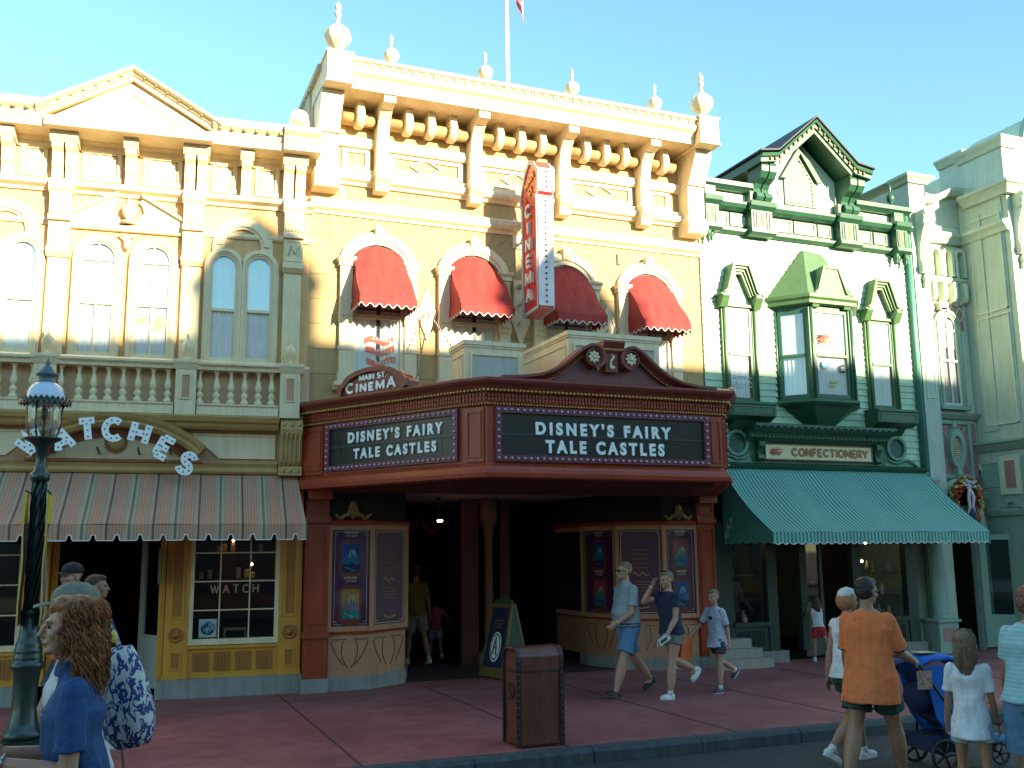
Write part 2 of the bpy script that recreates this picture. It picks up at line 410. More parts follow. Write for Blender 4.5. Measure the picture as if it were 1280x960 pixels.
for x, sgn in ((X0, 1), (X1, -1)):
    ln((x + sgn * .28, 6.83), (x + sgn * .28, 6.5)); ln((x + sgn * .28, 6.5), (x + sgn * .45, 6.3)); ln((x + sgn * .28, 6.5), (x + sgn * .01, 6.52))
BC(w, 'wall', [c_wall, c_side, c_score])
# string course, frieze band
b = MB()
b.extx([(0, 6.83), (.03, 6.83), (.05, 6.87), (.11, 6.9), (.13, 6.95), (.13, 7.02), (.10, 7.05), (0, 7.07)], X0 - .02, X1 + .02)
b.k = 1; b.ribbon([(3.02, 7.08), (3.02, 7.3)], .05, 0, .012); b.ribbon([(8.72, 7.08), (8.72, 7.3)], .05, 0, .012)
BC(b, 'string_course', [c_trim, c_trim])
b = MB()
b.extx([(0, 7.32), (.05, 7.32), (.07, 7.36), (.13, 7.38), (.15, 7.42), (.15, 7.47), (.09, 7.5), (.09, 7.56), (0, 7.58)], X0, X1)
b.extx([(0, 7.92), (.06, 7.92), (.10, 7.97), (.10, 8.06), (0, 8.08)], X0, X1)
BC(b, 'frieze', c_trim)
# bays: (x0,x1)
bays = [(2.95, 3.47), (3.68, 4.96), (5.17, 6.49), (6.71, 7.99), (8.22, 8.72)]
for i, (a, e) in enumerate(bays):
    b = MB(); q = [(a + .04, 7.6), (a + .04, 7.9), (e - .04, 7.9), (e - .04, 7.6)]; q2 = [(a + .12, 7.65), (a + .12, 7.85), (e - .12, 7.85), (e - .12, 7.65)]
    b.fring(q, q2, 0, .035)
    if e - a > 1:
        m = (a + e) / 2; dz = 7.76 if False else 7.75
        b.fring([(m - .27, 7.75), (m, 7.895), (m + .27, 7.75), (m, 7.605)], [(m - .22, 7.75), (m, 7.865), (m + .22, 7.75), (m, 7.635)], 0, .036)
    BC(b, 'frieze_panel', c_trim)
    # horizontal roll and its hanging rings
    b = MB(); n = 14
    b.loftq([[(xx, -.12 + .12 * cos(2 * pi * k / n), 8.33 + .095 * sin(2 * pi * k / n)) for k in range(n)] for xx in (a + .01, e - .01)], True)
    r = BC(b, 'roll_moulding', c_wall)
    cs = [(a + e) / 2] if e - a < 1 else [a + (e - a) * t for t in (.22, .5, .78)]
    for c in cs:
        b = MB(); b.loftq([[(xx, -.155 + rr * .185 * cos(t), 8.355 + rr * .18 * sin(t)) for t in [2 * pi * k / 16 for k in range(16)]] for xx, rr in ((c - .062, .88), (c - .045, 1), (c + .045, 1), (c + .062, .88))], True)
        b.fb(c - .05, c + .05, 0, .30, 8.40, 8.6)
        b.build('bracket_ring', c_trim, cin, (-CX, 0, 0))
# corbels
def corbel(c, wd, wide=False):
    b = MB(); h = wd / 2
    prof = [(0, 7.58), (.20, 7.58), (.22, 7.62), (.22, 8.02), (.25, 8.06), (.25, 8.14), (.27, 8.2), (.31, 8.3), (.42, 8.42), (.62, 8.46), (.62, 8.58), (0, 8.58)]
    b.extx(prof, c - h, c + h)
    b.extx([(0, 7.58), (.20, 7.579), (.26, 7.52), (.30, 7.46), (.30, 7.40), (.22, 7.33), (0, 7.33)], c - h - .02, c + h + .02)
    b.extx([(0, 7.22), (.20, 7.22), (.22, 7.25), (.22, 7.33), (0, 7.33)], c - h - .01, c + h + .01)
    b.ribbon([(c - .05, 7.31), (c - .05, 7.255), (c - .015, 7.255)], .014, .22, .23); b.ribbon([(c + .05, 7.31), (c + .05, 7.255), (c + .015, 7.255)], .014, .22, .23)
    BC(b, 'cornice_bracket', c_trim)
for c in (3.57, 5.07, 6.60, 8.10): corbel(c, .18)
def corner(c, sgn):
    b = MB(); h = .16
    b.extx([(0, 7.42), (.28, 7.42), (.30, 7.5), (.30, 7.92), (.32, 7.98), (.36, 8.0), (.40, 8.12), (.50, 8.28), (.58, 8.42), (.60, 8.5), (.60, 8.57), (0, 8.57)], c - h, c + h)
    b.extx([(0, 7.15), (.30, 7.15), (.33, 7.19), (.36, 7.24), (.36, 7.34), (.31, 7.38), (.31, 7.42), (0, 7.42)], c - h - .03, c + h + .03)
    b.extx([(0, 7.98), (.36, 7.98), (.36, 8.03), (0, 8.03)], c - h - .015, c + h + .015)
    for k in (-.07, 0, .07): b.loftq([[(c + k + s2 * .012, -d - .006, z) for s2 in (-1, 1)] + [(c + k + s2 * .012, -d + .02, z) for s2 in (1, -1)] for d, z in ((.40, 8.12), (.50, 8.28), (.575, 8.42), (.60, 8.5))])
    b.fring([(c - .11, 7.53), (c - .11, 7.90), (c + .11, 7.53)], [(c - .09, 7.55), (c - .09, 7.82), (c + .07, 7.55)], .30, .312)
    BC(b, 'corner_bracket', c_trim)
corner(2.72, 1); corner(9.03, -1)
# main cornice
b = MB()
b.extx([(0, 8.57), (.66, 8.57), (.66, 8.68), (.68, 8.70), (.70, 8.74), (.76, 8.78), (.78, 8.84), (.76, 8.87), (.74, 8.88), (.74, 8.93), (.80, 8.95), (.80, 9.0), (.30, 9.06), (-.3, 9.06), (-.3, 8.57)], 2.96, 8.80)
k = 3.05
while k < 8.75: b.fb(k, k + .09, .60, .775, 8.895, 8.935); k += .165
BC(b, 'cornice', c_trim)
b = MB()
k = 3.15
while k < 8.7: b.ell((k, -.80, 8.925), (.011, .011, .016), 6, 4); k += .165
tag(BC(b, 'light_string', paint('tiny_bulb', (.25, .16, .1), .3)), kind='stuff')
for c in (2.76, 9.0):
    b = MB(); h = .18
    b.box(c - h, c + h, -.85, .5, 8.55, 8.98); b.box(c - h - .02, c + h + .02, -.87, .5, 8.98, 9.02); b.box(c - h - .02, c + h + .02, -.87, .5, 8.53, 8.56)
    b.fring([(c - .14, 8.6), (c - .14, 8.94), (c + .14, 8.94), (c + .14, 8.6)], [(c - .125, 8.615), (c - .125, 8.925), (c + .125, 8.925), (c + .125, 8.615)], .85, .862)
    BC(b, 'corner_block', c_trim)
FIN = [(.05, 0), (.09, .01), (.08, .03), (.05, .05), (.06, .07), (.13, .12), (.195, .20), (.205, .27), (.18, .35), (.10, .42), (.045, .46), (.03, .52), (.025, .58), (.05, .60), (.055, .63), (.04, .66), (.03, .69), (.05, .72), (.045, .76), (.015, .79), (.004, .84)]
def finial(x, d, z, s, name='finial'):
    b = MB(); b.lathe([(r * s, q * s) for r, q in FIN], 0, 0, 0, 32, 8, .12)
    return b.build(name, c_trim, cin, (x - CX, -d, z))
finial(2.74, .75, 9.02, .98); finial(8.93, .75, 9.02, .98)
for x in (3.57, 5.07, 6.56, 8.08): finial(x, .65, 9.03, .60)
# parapet side coping with string of lights
b = MB(); b.box(X0 - .03, X0 + .15, -.4, 9.8, 8.9, 8.99); b.box(X1 - .15, X1 + .03, -.4, 9.8, 8.9, 8.99)
for i in range(50): b.ell((X0 - .03, .2 * i, 8.86), (.02, .02, .03), 6, 4)
BC(b, 'parapet_coping', c_side)

# windows
def cin_window(c):
    o = outline(c, 5.0, 6.24, 1.14, .37, 14); q = outline(c, 5.0, 6.20, .80, .22, 14)
    b = MB(); b.fring(o, q, 0, .07, False)
    o2 = outline(c, 5.0, 6.25, 1.0, .33, 14); q2 = outline(c, 5.0, 6.22, .90, .27, 14); b.fring(o2, q2, .07, .096, False)
    for s in (-1, 1):
        e = c + s * .49
        b.fb(e - .09, e + .09, 0, .10, 4.36, 6.04)
        b.fb(e - .115, e + .115, 0, .13, 6.04, 6.10); b.fb(e - .10, e + .10, 0, .11, 6.0, 6.02); b.extx([(0, 6.10), (.13, 6.10), (.17, 6.14), (.17, 6.17), (0, 6.18)], e - .13, e + .13)
        b.fb(e - .10, e + .10, 0, .125, 5.20, 5.36); b.fb(e - .10, e + .10, 0, .115, 4.78, 4.84)
        b.fb(e - .115, e + .115, 0, .13, 4.28, 4.44)
    b.extx([(0, 6.5), (.11, 6.5), (.15, 6.62), (.15, 6.68), (0, 6.68)], c - .07, c + .07)
    b.k = 1
    for s in (-1, 1):
        for k in (-.045, 0, .045): b.ell((c + s * .49 + k, -.126, 5.28), (.011, .008, .011), 8, 4)
    b.k = 0
    f = BC(b, 'window', [c_trim, c_score])
    off = (0, 0, 0)
    b = MB(); b.fb(c - .4, c + .4, .002, .004, 4.4, 6.3); b.build('dark_recess', c_dark, f)  # flat sheet on the wall; the unlit room is only its dark colour
    b = MB(); b.prism(outline(c, 4.40, 6.2, .80, .22, 14), -.035, -.030); b.build('pane', g_win, f)
    b = MB(); b.fring([(c - .4, 4.38), (c - .4, 6.2), (c + .4, 6.2), (c + .4, 4.38)], [(c - .34, 4.46), (c - .34, 6.14), (c + .34, 6.14), (c + .34, 4.46)], .02, .06); b.fb(c - .34, c + .34, .02, .065, 5.28, 5.34)
    b.build('sash', c_trim, f)
    b = MB(); curtain(b, c - .34, c - .02, 4.45, 6.1, .014, .005); curtain(b, c + .04, c + .34, 4.45, 6.1, .014, .005); b.build('curtain', c_curtain, f)
    b = MB(); b.extx([(0, 4.18), (.10, 4.18), (.13, 4.22), (.16, 4.24), (.16, 4.30), (0, 4.33)], c - .66, c + .66); b.build('sill', c_trim, f)
    return f
for c in wc: cin_window(c)
# painted diamonds between the windows
for c in (4.33, 5.875, 7.42):
    b = MB(); b.fprism([(c - .14, 5.43), (c, 5.80), (c + .14, 5.43), (c, 5.06)], 0, .02); b.fring([(c - .155, 5.43), (c, 5.84), (c + .155, 5.43), (c, 5.02)], [(c - .125, 5.43), (c, 5.77), (c + .125, 5.43), (c, 5.09)], 0, .035)
    b.tube([(c - .06, -.04, 5.35), (c, -.05, 5.45), (c + .05, -.05, 5.40), (c, -.05, 5.33), (c - .03, -.05, 5.42)], .008, 5); BC(b, 'wall_diamond', c_trim)
b = MB(); b.ribbon([(7.64, 6.72), (7.64, 6.55), (7.70, 6.55)], .018, 0, .03); BC(b, 'wall_hook', c_brown)

# window awnings (fabric hoods)
def red_awning(c, label):
    t = thing('window_awning', label, 'awning', (c, 14.1, 5.3), group='red canvas hoods over the cinema windows')
    n = 48; hw = .405; rings = []
    ts = [i / 16 for i in range(17)]
    def P(u, t):    # u -1..1 across the front, t 0 top .. 1 hem
        x = u * (hw + .02 * t); ztop = 1.10 - .17 * u * u; z0 = ztop * (1 - t) + .17 * t
        d = .04 + .61 * (1 - (1 - t) ** 1.04)
        fold = .030 * (abs(sin(u * 5.5 + c + t * .5)) ** .4 - .7) * (1 - t * t) * min(1, t * 5) + .008 * sin(u * 11 + t * 9 + c)
        return (x + fold, -(d + fold * .8), z0)
    b = MB(); b.loftq([[P(-1 + 2 * j / n, tt) for j in range(n + 1)] for tt in ts], True, False, False)
    for s in (-1, 1):     # side cheeks
        g = []
        for tt in ts:
            p = P(s, tt); row = []
            for k in range(7): row.append((p[0] - s * .015 * sin(pi * k / 6), -(0.03 + (-p[1] - .03) * k / 6), (p[2])if k == 6 else p[2] - .02 * sin(pi * k / 6)))
            g.append(row)
        b.loftq(g, True, False, False)
    b.build('canopy', c_awnred, t)
    # valance with scallops
    b = MB(); pb = MB(); path = []
    for k in range(19): path.append((-hw - .02, .03 + (.62) * k / 18 if k < 18 else .65))
    path = [(-hw - .02, .03 + .62 * k / 24) for k in range(25)] + [(-hw - .02 + (2 * hw + .04) * k / 36, .65) for k in range(1, 37)] + [(hw + .02, .65 - .62 * k / 24) for k in range(1, 25)]
    L = 0; prev = path[0]; top = []; bot = []
    for p in path:
        L += hypot(p[0] - prev[0], p[1] - prev[1]); prev = p
        z = .035 + .028 * cos(2 * pi * L / .13); top.append((p[0], -p[1], .175)); bot.append((p[0] * 1.01, -p[1] * 1.01, z))
    b.loftq([top, bot], True, False, False); v = b.build('valance', c_awnred, t)
    pb.tube(bot, .006, 5); pb.build('piping', c_piping, v)
    fr = MB(); fr.tube([P(-1, 0), P(-.5, 0), P(0, 0), P(.5, 0), P(1, 0)], .012, 6)
    fr.tube([P(-1, 0), (-hw, -.03, .12)], .012, 6); fr.tube([(-hw, -.03, .12), (hw, -.03, .12)], .012, 6); fr.tube([(-hw + .01, -.03, .12), (-hw + .01, -.62, .16)], .01, 6); fr.tube([(hw - .01, -.03, .12), (hw - .01, -.62, .16)], .01, 6)
    fr.build('frame', c_brown, t); return t
for c, l in zip(wc, ('red canvas window hood nearest the yellow watch shop building', 'red canvas window hood just left of the vertical cinema sign', 'dark red canvas window hood just right of the vertical cinema sign', 'red canvas window hood nearest the green confectionery building')):
    red_awning(c, l)

# torn red ribbon banner in the first window
b = MB()
for k, (z, s) in enumerate(((5.02, 0), (4.86, .02), (4.70, .04))):
    pts = [(-.22 + .44 * i / 10 + s, 0, z + .035 * sin(i * .7 + k) + .04 * i / 10) for i in range(11)]
    b.loftq([[(p[0], -.012 - .004 * sin(i), p[2] - .045) for i, p in enumerate(pts)], [(p[0], -.012 - .004 * sin(i), p[2] + .045) for i, p in enumerate(pts)]], True, False, False)
b.k = 1
for k, (z, s) in enumerate(((5.02, 0), (4.86, .02), (4.70, .04))):
    for i in range(2, 8): 
        x = -.19 + .05 * i + s; zz = z + .02 + .003 * i + .02 * sin(i * .7 + k); b.ribbon([(x, zz - .018), (x + .012, zz + .018), (x + .024, zz - .018)], .008, .018, .020)
b.k = 0; b.ell((.06, -.02, 4.60), (.05, .012, .07), 10, 6)
o = b.build('ribbon_banner', [paint('scarlet_cloth', (.75, .12, .06), .7), c_piping], None, (3.59, 14.084, -.08)); tag(o, 'scarlet ribbon banner with pale lettering hanging behind the leftmost hooded window', 'banner')

# ------------------------------------------------------------------ entry below the marquee
b = MB()
for s in (1, -1):
    f = lambda x: x if s == 1 else 2 * CX - x
    a, e = sorted((f(2.56), f(2.88)))
    b.fb(a, e, .0, .18, .18, 2.95); b.fb(a - .015, e + .015, 0, .22, 2.28, 2.36); b.fb(a - .02, e + .02, 0, .23, .72, .80)
    for z0, z1 in ((2.42, 2.86), (.9, 2.2)):
        b.fring([(a + .03, z0), (a + .03, z1), (e - .03, z1), (e - .03, z0)], [(a + .055, z0 + .025), (a + .055, z1 - .025), (e - .055, z1 - .025), (e - .055, z0 + .025)], .18, .20)
    for k in range(7): b.fb(a + .03 + k * .038, a + .052 + k * .038, .18, .19, .24, .68)
BC(b, 'pilaster', c_red)
b = MB()
for s in (1, -1):
    f = lambda x: x if s == 1 else 2 * CX - x
    a, e = sorted((f(2.53), f(2.90))); b.fb(a, e, 0, .21, 0, .18)
    pl = [(f(2.9), .2), (f(2.9), -.0), (f(3.5), -.02), (f(4.12), .42), (f(4.35), 1.1), (f(4.35), 1.4), (f(2.9), 1.4)]
    b.extz([(x, y - .14) for x, y in pl] if s == 1 else [(x, y - .14) for x, y in pl][::-1], 0, .185)
BC(b, 'plinth', c_grey)
# display bays with posters
def bay(s):
    f = lambda x: x if s == 1 else 2 * CX - x
    pts = [(2.9, -.12), (3.5, -.14), (4.12, .30), (4.32, 1.1), (4.32, 2.2)]
    pts = [(f(x), y) for x, y in pts]
    fr = MB(); lo = MB(); un = MB()
    for i in range(4):
        a, e = pts[i], pts[i + 1]
        for z0, z1, m, t in ((.185, .78, lo, .04), (2.26, 2.95, un, .0)):
            dx, dy = e[0] - a[0], e[1] - a[1]; l = hypot(dx, dy); nx, ny = dy / l * s, -dx / l * s
            pl = [a, e, (e[0] - nx * .12, e[1] - ny * .12), (a[0] - nx * .12, a[1] - ny * .12)]
            m.extz(pl if s == 1 else pl[::-1], z0, z1)
        # posts
    for (x, y) in pts[:4]: fr.extz([(x - .035, y - .03), (x + .035, y - .03), (x + .035, y + .05), (x - .035, y + .05)], .78, 2.26)
    path = pts if s == 1 else pts[::-1]
    fr.sweep(path, [(-.05, .78), (.02, .78), (.02, .86), (-.05, .86)]); fr.sweep(path, [(-.05, 2.18), (.02, 2.18), (.02, 2.25), (-.05, 2.25)])
    fo = BC(fr, 'display_frame', c_tanpanel); BC(lo, 'display_base', c_tanpanel); BC(un, 'display_transom', c_dark)
    tr = MB(); tr.sweep(path, [(-.04, 2.25), (.05, 2.25), (.06, 2.29), (.03, 2.32), (-.04, 2.32)]); BC(tr, 'red_rail', c_red); tr = MB(); tr.sweep(path, [(-.04, .76), (.04, .76), (.05, .785), (-.04, .80)])
    BC(tr, 'red_rail', c_red)
    # curved brush lines on the base
    ln2 = MB(); a, e = pts[0], pts[1]
    for i in range(3):
        a, e = pts[i], pts[i + 1]; dx, dy = e[0] - a[0], e[1] - a[1]; l = hypot(dx, dy); an = atan2(dy, dx)
        q = MB()
        for t0, kind_ in ((.07, 0), (.36, 1)):
            for sg in (1, -1):
                P = [(l * (t0 if sg == 1 else 1 - t0) + sg * (.010 * k + .0022 * k * k if kind_ == 0 else .055 * (k / 7 - .35) ** 2 * 4 - .03), .66 - (.052 if kind_ else .046) * k) for k in range(8)]
                q.ribbon(P, .012, 0, .006)
        q.ribbon([(l * .1, .68), (l * .42, .68)], .012, 0, .006); q.ribbon([(l * .58, .68), (l * .9, .68)], .012, 0, .006)
        M = Matrix.Translation((a[0], a[1], 0)) @ Matrix.Rotation(an, 4, 'Z')
        if s == -1: M = Matrix.Translation((e[0], e[1], 0)) @ Matrix.Rotation(an + pi, 4, 'Z')
        q.xf(M); nb = len(ln2.v); ln2.v += q.v; ln2.f += [tuple(nb + i2 for i2 in ff) for ff in q.f]; ln2.m += q.m; ln2.sm += q.sm
    BC(ln2, 'carved_line', c_brown)
    return pts
pl_ = bay(1); pr_ = bay(-1)
# gilt scroll ornaments over the cases
for x in (3.22, 2 * CX - 3.22):
    b = MB(); b.ell((x, -.16, 2.46), (.075, .04, .13), 14, 8)
    for s in (-1, 1):
        b.tube([(x + s * (.06 + .03 * k), -.15, 2.37 + .03 * sin(k * 1.2)) for k in range(8)], [.035, .04, .03, .035, .025, .03, .02, .01], 6)
        b.ell((x + s * .06, -.17, 2.42), (.03, .03, .05), 8, 6)
    for k in range(5): b.tube([(x - .05 + .025 * k, -.2, 2.36), (x - .06 + .03 * k, -.2, 2.5)], .006, 4)
    o = BC(b, 'gilt_ornament', paint('old_gold', (.38, .22, .07), .45, metal=.3))
def poster(name, label, a, e, s, pics, plain=False):
    dx, dy = e[0] - a[0], e[1] - a[1]; l = hypot(dx, dy); an = atan2(dy, dx)
    if s == -1: a = e; an += pi
    # local: x along, -y outwards
    t = thing(name, label, 'poster', (a[0] + cos(an) * l / 2 + sin(an) * .005, 14.1 + a[1] + sin(an) * l / 2 - cos(an) * .005, .86), an, 'posters in the cinema display cases')
    wv = l - .10; H = 1.32
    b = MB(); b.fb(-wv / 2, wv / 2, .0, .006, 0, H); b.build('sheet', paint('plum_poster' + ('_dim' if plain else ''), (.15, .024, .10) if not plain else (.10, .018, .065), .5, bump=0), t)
    b = MB(); i = .02
    b.fring([(-wv / 2 + i, i), (-wv / 2 + i, H - i), (wv / 2 - i, H - i), (wv / 2 - i, i)], [(-wv / 2 + i + .006, i + .006), (-wv / 2 + i + .006, H - i - .006), (wv / 2 - i - .006, H - i - .006), (wv / 2 - i - .006, i + .006)], .006, .008)
    for sx in (-1, 1):
        for sz in (.05, H - .05): b.ribbon([(sx * (wv / 2 - .07), sz), (sx * (wv / 2 - .04), sz + .015 * (1 if sz > 1 else -1) * -1), (sx * (wv / 2 - .04), sz - .02 * (1 if sz > 1 else -1))], .006, .006, .009)
    b.build('border', c_pale, t)
    b = MB()
    if not plain:
        for (cz, m1) in pics:
            b.fprism([(-.13, cz - .27), (-.17, cz - .2), (-.16, cz + .2), (-.12, cz + .25), (.12, cz + .25), (.16, cz + .2), (.17, cz - .2), (.13, cz - .27), (0, cz - .31)], .006, .010)
        b.build('picture_mount', paint('rust_print', (.36, .07, .04), .6), t)
        for (cz, m1) in pics:
            b = MB(); b.fb(-.125, .125, .010, .014, cz - .2, cz + .2); b.k = 3; b.loftq([[(.02 + r * cos(q), -d, cz + .04 + r * 1.5 * sin(q)) for q in [2 * pi * j / 16 for j in range(16)]] for r, d in ((.055, .014), (.05, .0155))])
            b.k = 1; b.fprism([(-.125, cz - .05), (-.10, cz + .02), (-.07, cz - .01), (-.05, cz + .06), (-.03, cz + .0), (-.005, cz + .03), (.01, cz + .12), (.025, cz + .03), (.05, cz + .07), (.07, cz + .0), (.10, cz + .03), (.125, cz - .02), (.125, cz - .09), (-.125, cz - .09)][::-1], .014, .0175)
            b.k = 2; b.fprism([(-.125, cz - .2), (-.125, cz - .06), (-.06, cz - .09), (.02, cz - .07), (.08, cz - .10), (.125, cz - .08), (.125, cz - .2)], .014, .019)
            b.k = 3; [b.ribbon([(-.09 + .03 * j, cz - .13 - .012 * j), (-.05 + .035 * j, cz - .135 - .012 * j)], .007, .019, .0205) for j in range(4)]
            b.build('picture', m1, t)
        b = MB()
        for (cz, m1) in pics:
            b2 = cz + .30
            random.seed(int(cz * 100))
            for r, (hh, ww) in enumerate(((.035, .09), (.02, .07))):
                z = b2 + (.04 if r == 0 else 0)
                x = -ww
                while x < ww:
                    q = random.uniform(.008, .016); b.fb(x, x + q, .008, .011, z, z + hh); x += q + .007
        b.build('lettering', c_pale, t)
    else:
        for k in range(9): b.tube([(-.12 + .03 * j, -.012, 1.0 - .07 * k + .014 * sin(j * 2.3 + k)) for j in range(9)] if k < 5 else [(-.13, -.012, .5 - .045 * (k - 5)), (.13, -.012, .5 - .045 * (k - 5))], .004, 4)
        b.tube([(-.13 + .26 * j / 8, -.012, .62 + .03 * sin(j * pi / 2)) for j in range(9)], .012, 5); b.tube([(-.13 + .26 * j / 8, -.012, .12 - .03 * sin(j * pi / 8)) for j in range(9)], .012, 5)
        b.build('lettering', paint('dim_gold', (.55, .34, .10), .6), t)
    if not plain: b = MB(); b.fb(-wv / 2, wv / 2, .03, .034, 0, H); b.build('case_glass', g_shop, t)
    return t
_p = lambda n, c: paint(n, c, .5, var=.25, sc=25, bump=0)
pic_blue = [_p('print_deep_blue', (.01, .10, .48)), _p('print_teal_blue', (.02, .28, .50)), _p('print_navy', (.01, .05, .20)), _p('print_pale_blue', (.45, .75, .85))]
pic_sun = [_p('print_orange', (.85, .36, .06)), _p('print_rose_grey', (.50, .30, .35)), _p('print_turquoise', (.05, .42, .38)), _p('print_yellow', (.95, .78, .22))]
pic_pink = [_p('print_pink', (.70, .12, .18)), _p('print_green_blue', (.05, .32, .30)), _p('print_blue', (.02, .16, .40)), _p('print_yellow', (.95, .78, .22))]
poster('poster', 'plum poster with two bright pictures in the left front display case', pl_[0], pl_[1], 1, ((.93, pic_blue), (.30, pic_sun)))
poster('poster', 'dim plum poster of gold script in the angled case left of the entrance', pl_[1], pl_[2], 1, (), True)
poster('poster', 'plum poster with two pictures in the right front display case behind the strolling family', pr_[0], pr_[1], -1, ((.93, pic_pink), (.30, pic_blue)))
poster('poster', 'dim plum poster of gold script in the angled case behind the man in blue shorts', pr_[1], pr_[2], -1, (), True)
poster('poster', 'shadowed poster with two dark pictures on the inner right wall of the entrance', pr_[2], pr_[3], -1, ((.93, pic_blue), (.30, pic_pink)))
# deep lobby
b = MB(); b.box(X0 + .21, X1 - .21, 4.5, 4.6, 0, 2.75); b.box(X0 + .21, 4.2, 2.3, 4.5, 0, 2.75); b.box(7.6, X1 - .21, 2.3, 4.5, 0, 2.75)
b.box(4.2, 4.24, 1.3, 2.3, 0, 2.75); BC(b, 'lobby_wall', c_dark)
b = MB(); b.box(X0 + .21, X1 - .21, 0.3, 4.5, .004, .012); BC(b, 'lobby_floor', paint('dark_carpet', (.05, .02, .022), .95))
b = MB()
for x, y in ((6.02, 1.85),):
    b.lathe([(.13, 0), (.13, .25), (.10, .28), (.08, .32), (.075, 1.0), (.07, 2.1), (.09, 2.15), (.08, 2.2), (.12, 2.32), (.15, 2.4), (.15, 2.6), (.15, 2.75)], x, y, 0, 16)
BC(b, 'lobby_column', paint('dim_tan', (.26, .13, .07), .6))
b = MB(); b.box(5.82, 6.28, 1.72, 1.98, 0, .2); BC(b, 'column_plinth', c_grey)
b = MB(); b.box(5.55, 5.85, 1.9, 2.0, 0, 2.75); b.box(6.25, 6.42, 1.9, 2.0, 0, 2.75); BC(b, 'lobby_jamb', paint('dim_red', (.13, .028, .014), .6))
b = MB()
for x0 in (4.3, 4.75, 5.2):
    b.tube([(x0 + .45 * k / 10, 3.2, 2.45 - .22 * sin(pi * k / 10)) for k in range(11)], [.02 + .04 * sin(pi * k / 10) for k in range(11)], 8)
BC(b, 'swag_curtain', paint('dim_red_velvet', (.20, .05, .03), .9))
t = thing('ceiling_lamp', 'small glowing lamp deep inside the dark cinema entrance', 'lamp', (5.02, 15.6, 2.36))
b = MB(); b.lathe([(.03, .39), (.035, .36), (.01, .35), (.01, .1), (.05, .08), (.06, .03), (.03, .02)], 0, 0, 0, 10); b.build('lamp_fitting', c_brown, t)
b = MB(); b.ell((0, 0, 0), (.03, .03, .02), 10, 6); b.ell((.045, 0, .005), (.022, .022, .017), 8, 5); b.build('lamp_bulb', emis('lamp_glow', (1, .5, .25), 9), t)
# ================================================================== MARQUEE
mq = thing('theater_marquee', 'brick red wedge shaped marquee with black letter boards and scrolled pediment', 'marquee', (CX, 12.6, 2.7))
MO = (-CX, -12.6, -2.7)
def BM(mb, name, mat, parent=None): return mb.build(name, mat, parent or mq, MO if parent is None else (0, 0, 0))
A, B_, C_ = (2.43, 14.09), (4.00, 11.42), (4.20, 11.16)
path = [A, B_, C_, (2 * CX - C_[0], C_[1]), (2 * CX - B_[0], B_[1]), (2 * CX - A[0], A[1])]
b = MB()
b.sweep(path, [(-.15, 2.74), (.02, 2.72), (.09, 2.74), (.10, 2.79), (.07, 2.83), (.05, 2.87), (.02, 2.89), (0, 2.92), (0, 3.60), (.015, 3.62), (.03, 3.65), (.03, 3.78), (.06, 3.80), (-.15, 3.80)])
BM(b, 'fascia', c_red)
b = MB(); b.sweep(path, [(-.15, 3.80), (.10, 3.80), (.13, 3.84), (.18, 3.87), (.20, 3.90), (.20, 3.93), (.12, 3.95), (-.15, 3.96)]); BM(b, 'crown_moulding', c_redd)
b = MB(); ins = [(2.62, 14.09), (4.1, 11.55), (4.25, 11.3), (2 * CX - 4.25, 11.3), (2 * CX - 4.1, 11.55), (2 * CX - 2.62, 14.09)]
b.extz(ins, 3.82, 3.90); BM(b, 'roof_deck', c_redd)
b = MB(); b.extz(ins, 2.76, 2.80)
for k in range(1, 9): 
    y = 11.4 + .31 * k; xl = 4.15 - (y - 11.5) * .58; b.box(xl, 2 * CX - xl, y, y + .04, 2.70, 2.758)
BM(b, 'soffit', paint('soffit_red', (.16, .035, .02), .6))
# dentils and gilt beads following the path
def along(P, step):
    out = []
    for i in range(len(P) - 1):
        (x0, y0), (x1, y1) = P[i], P[i + 1]; l = hypot(x1 - x0, y1 - y0); n = max(1, int(l / step)); an = atan2(y1 - y0, x1 - x0)
        for k in range(n): t = (k + .5) / n; out.append((x0 + (x1 - x0) * t, y0 + (y1 - y0) * t, an))
    return out
def offs(P, o):
    m = MB(); m.sweep(P, [(o, 0), (o, 1), (o + .01, 1)]); return [(m.v[i * 3][0], m.v[i * 3][1]) for i in range(len(P))]
b = MB()
for (x, y, an) in along(offs(path, .03), .045):
    ca, sa = cos(an), sin(an)
    for z in (3.665, 3.715):
        P = [(x + ca * u + sa * v * 1, y + sa * u - ca * v * 1) for u, v in ((-.014, -.01), (.014, -.01), (.014, .028), (-.014, .028))]
        b.extz(P, z, z + .038)
BM(b, 'dentil_band', c_red)
b = MB()
for (x, y, an) in along(offs(path, .10), .052): b.ell((x, y, 3.79), (.024, .024, .022), 6, 4)
for (x, y, an) in along(offs(path, .035), .04): b.ell((x, y, 3.63), (.017, .017, .015), 6, 4)
tag(BM(b, 'gilt_beading', c_gold), kind='stuff')
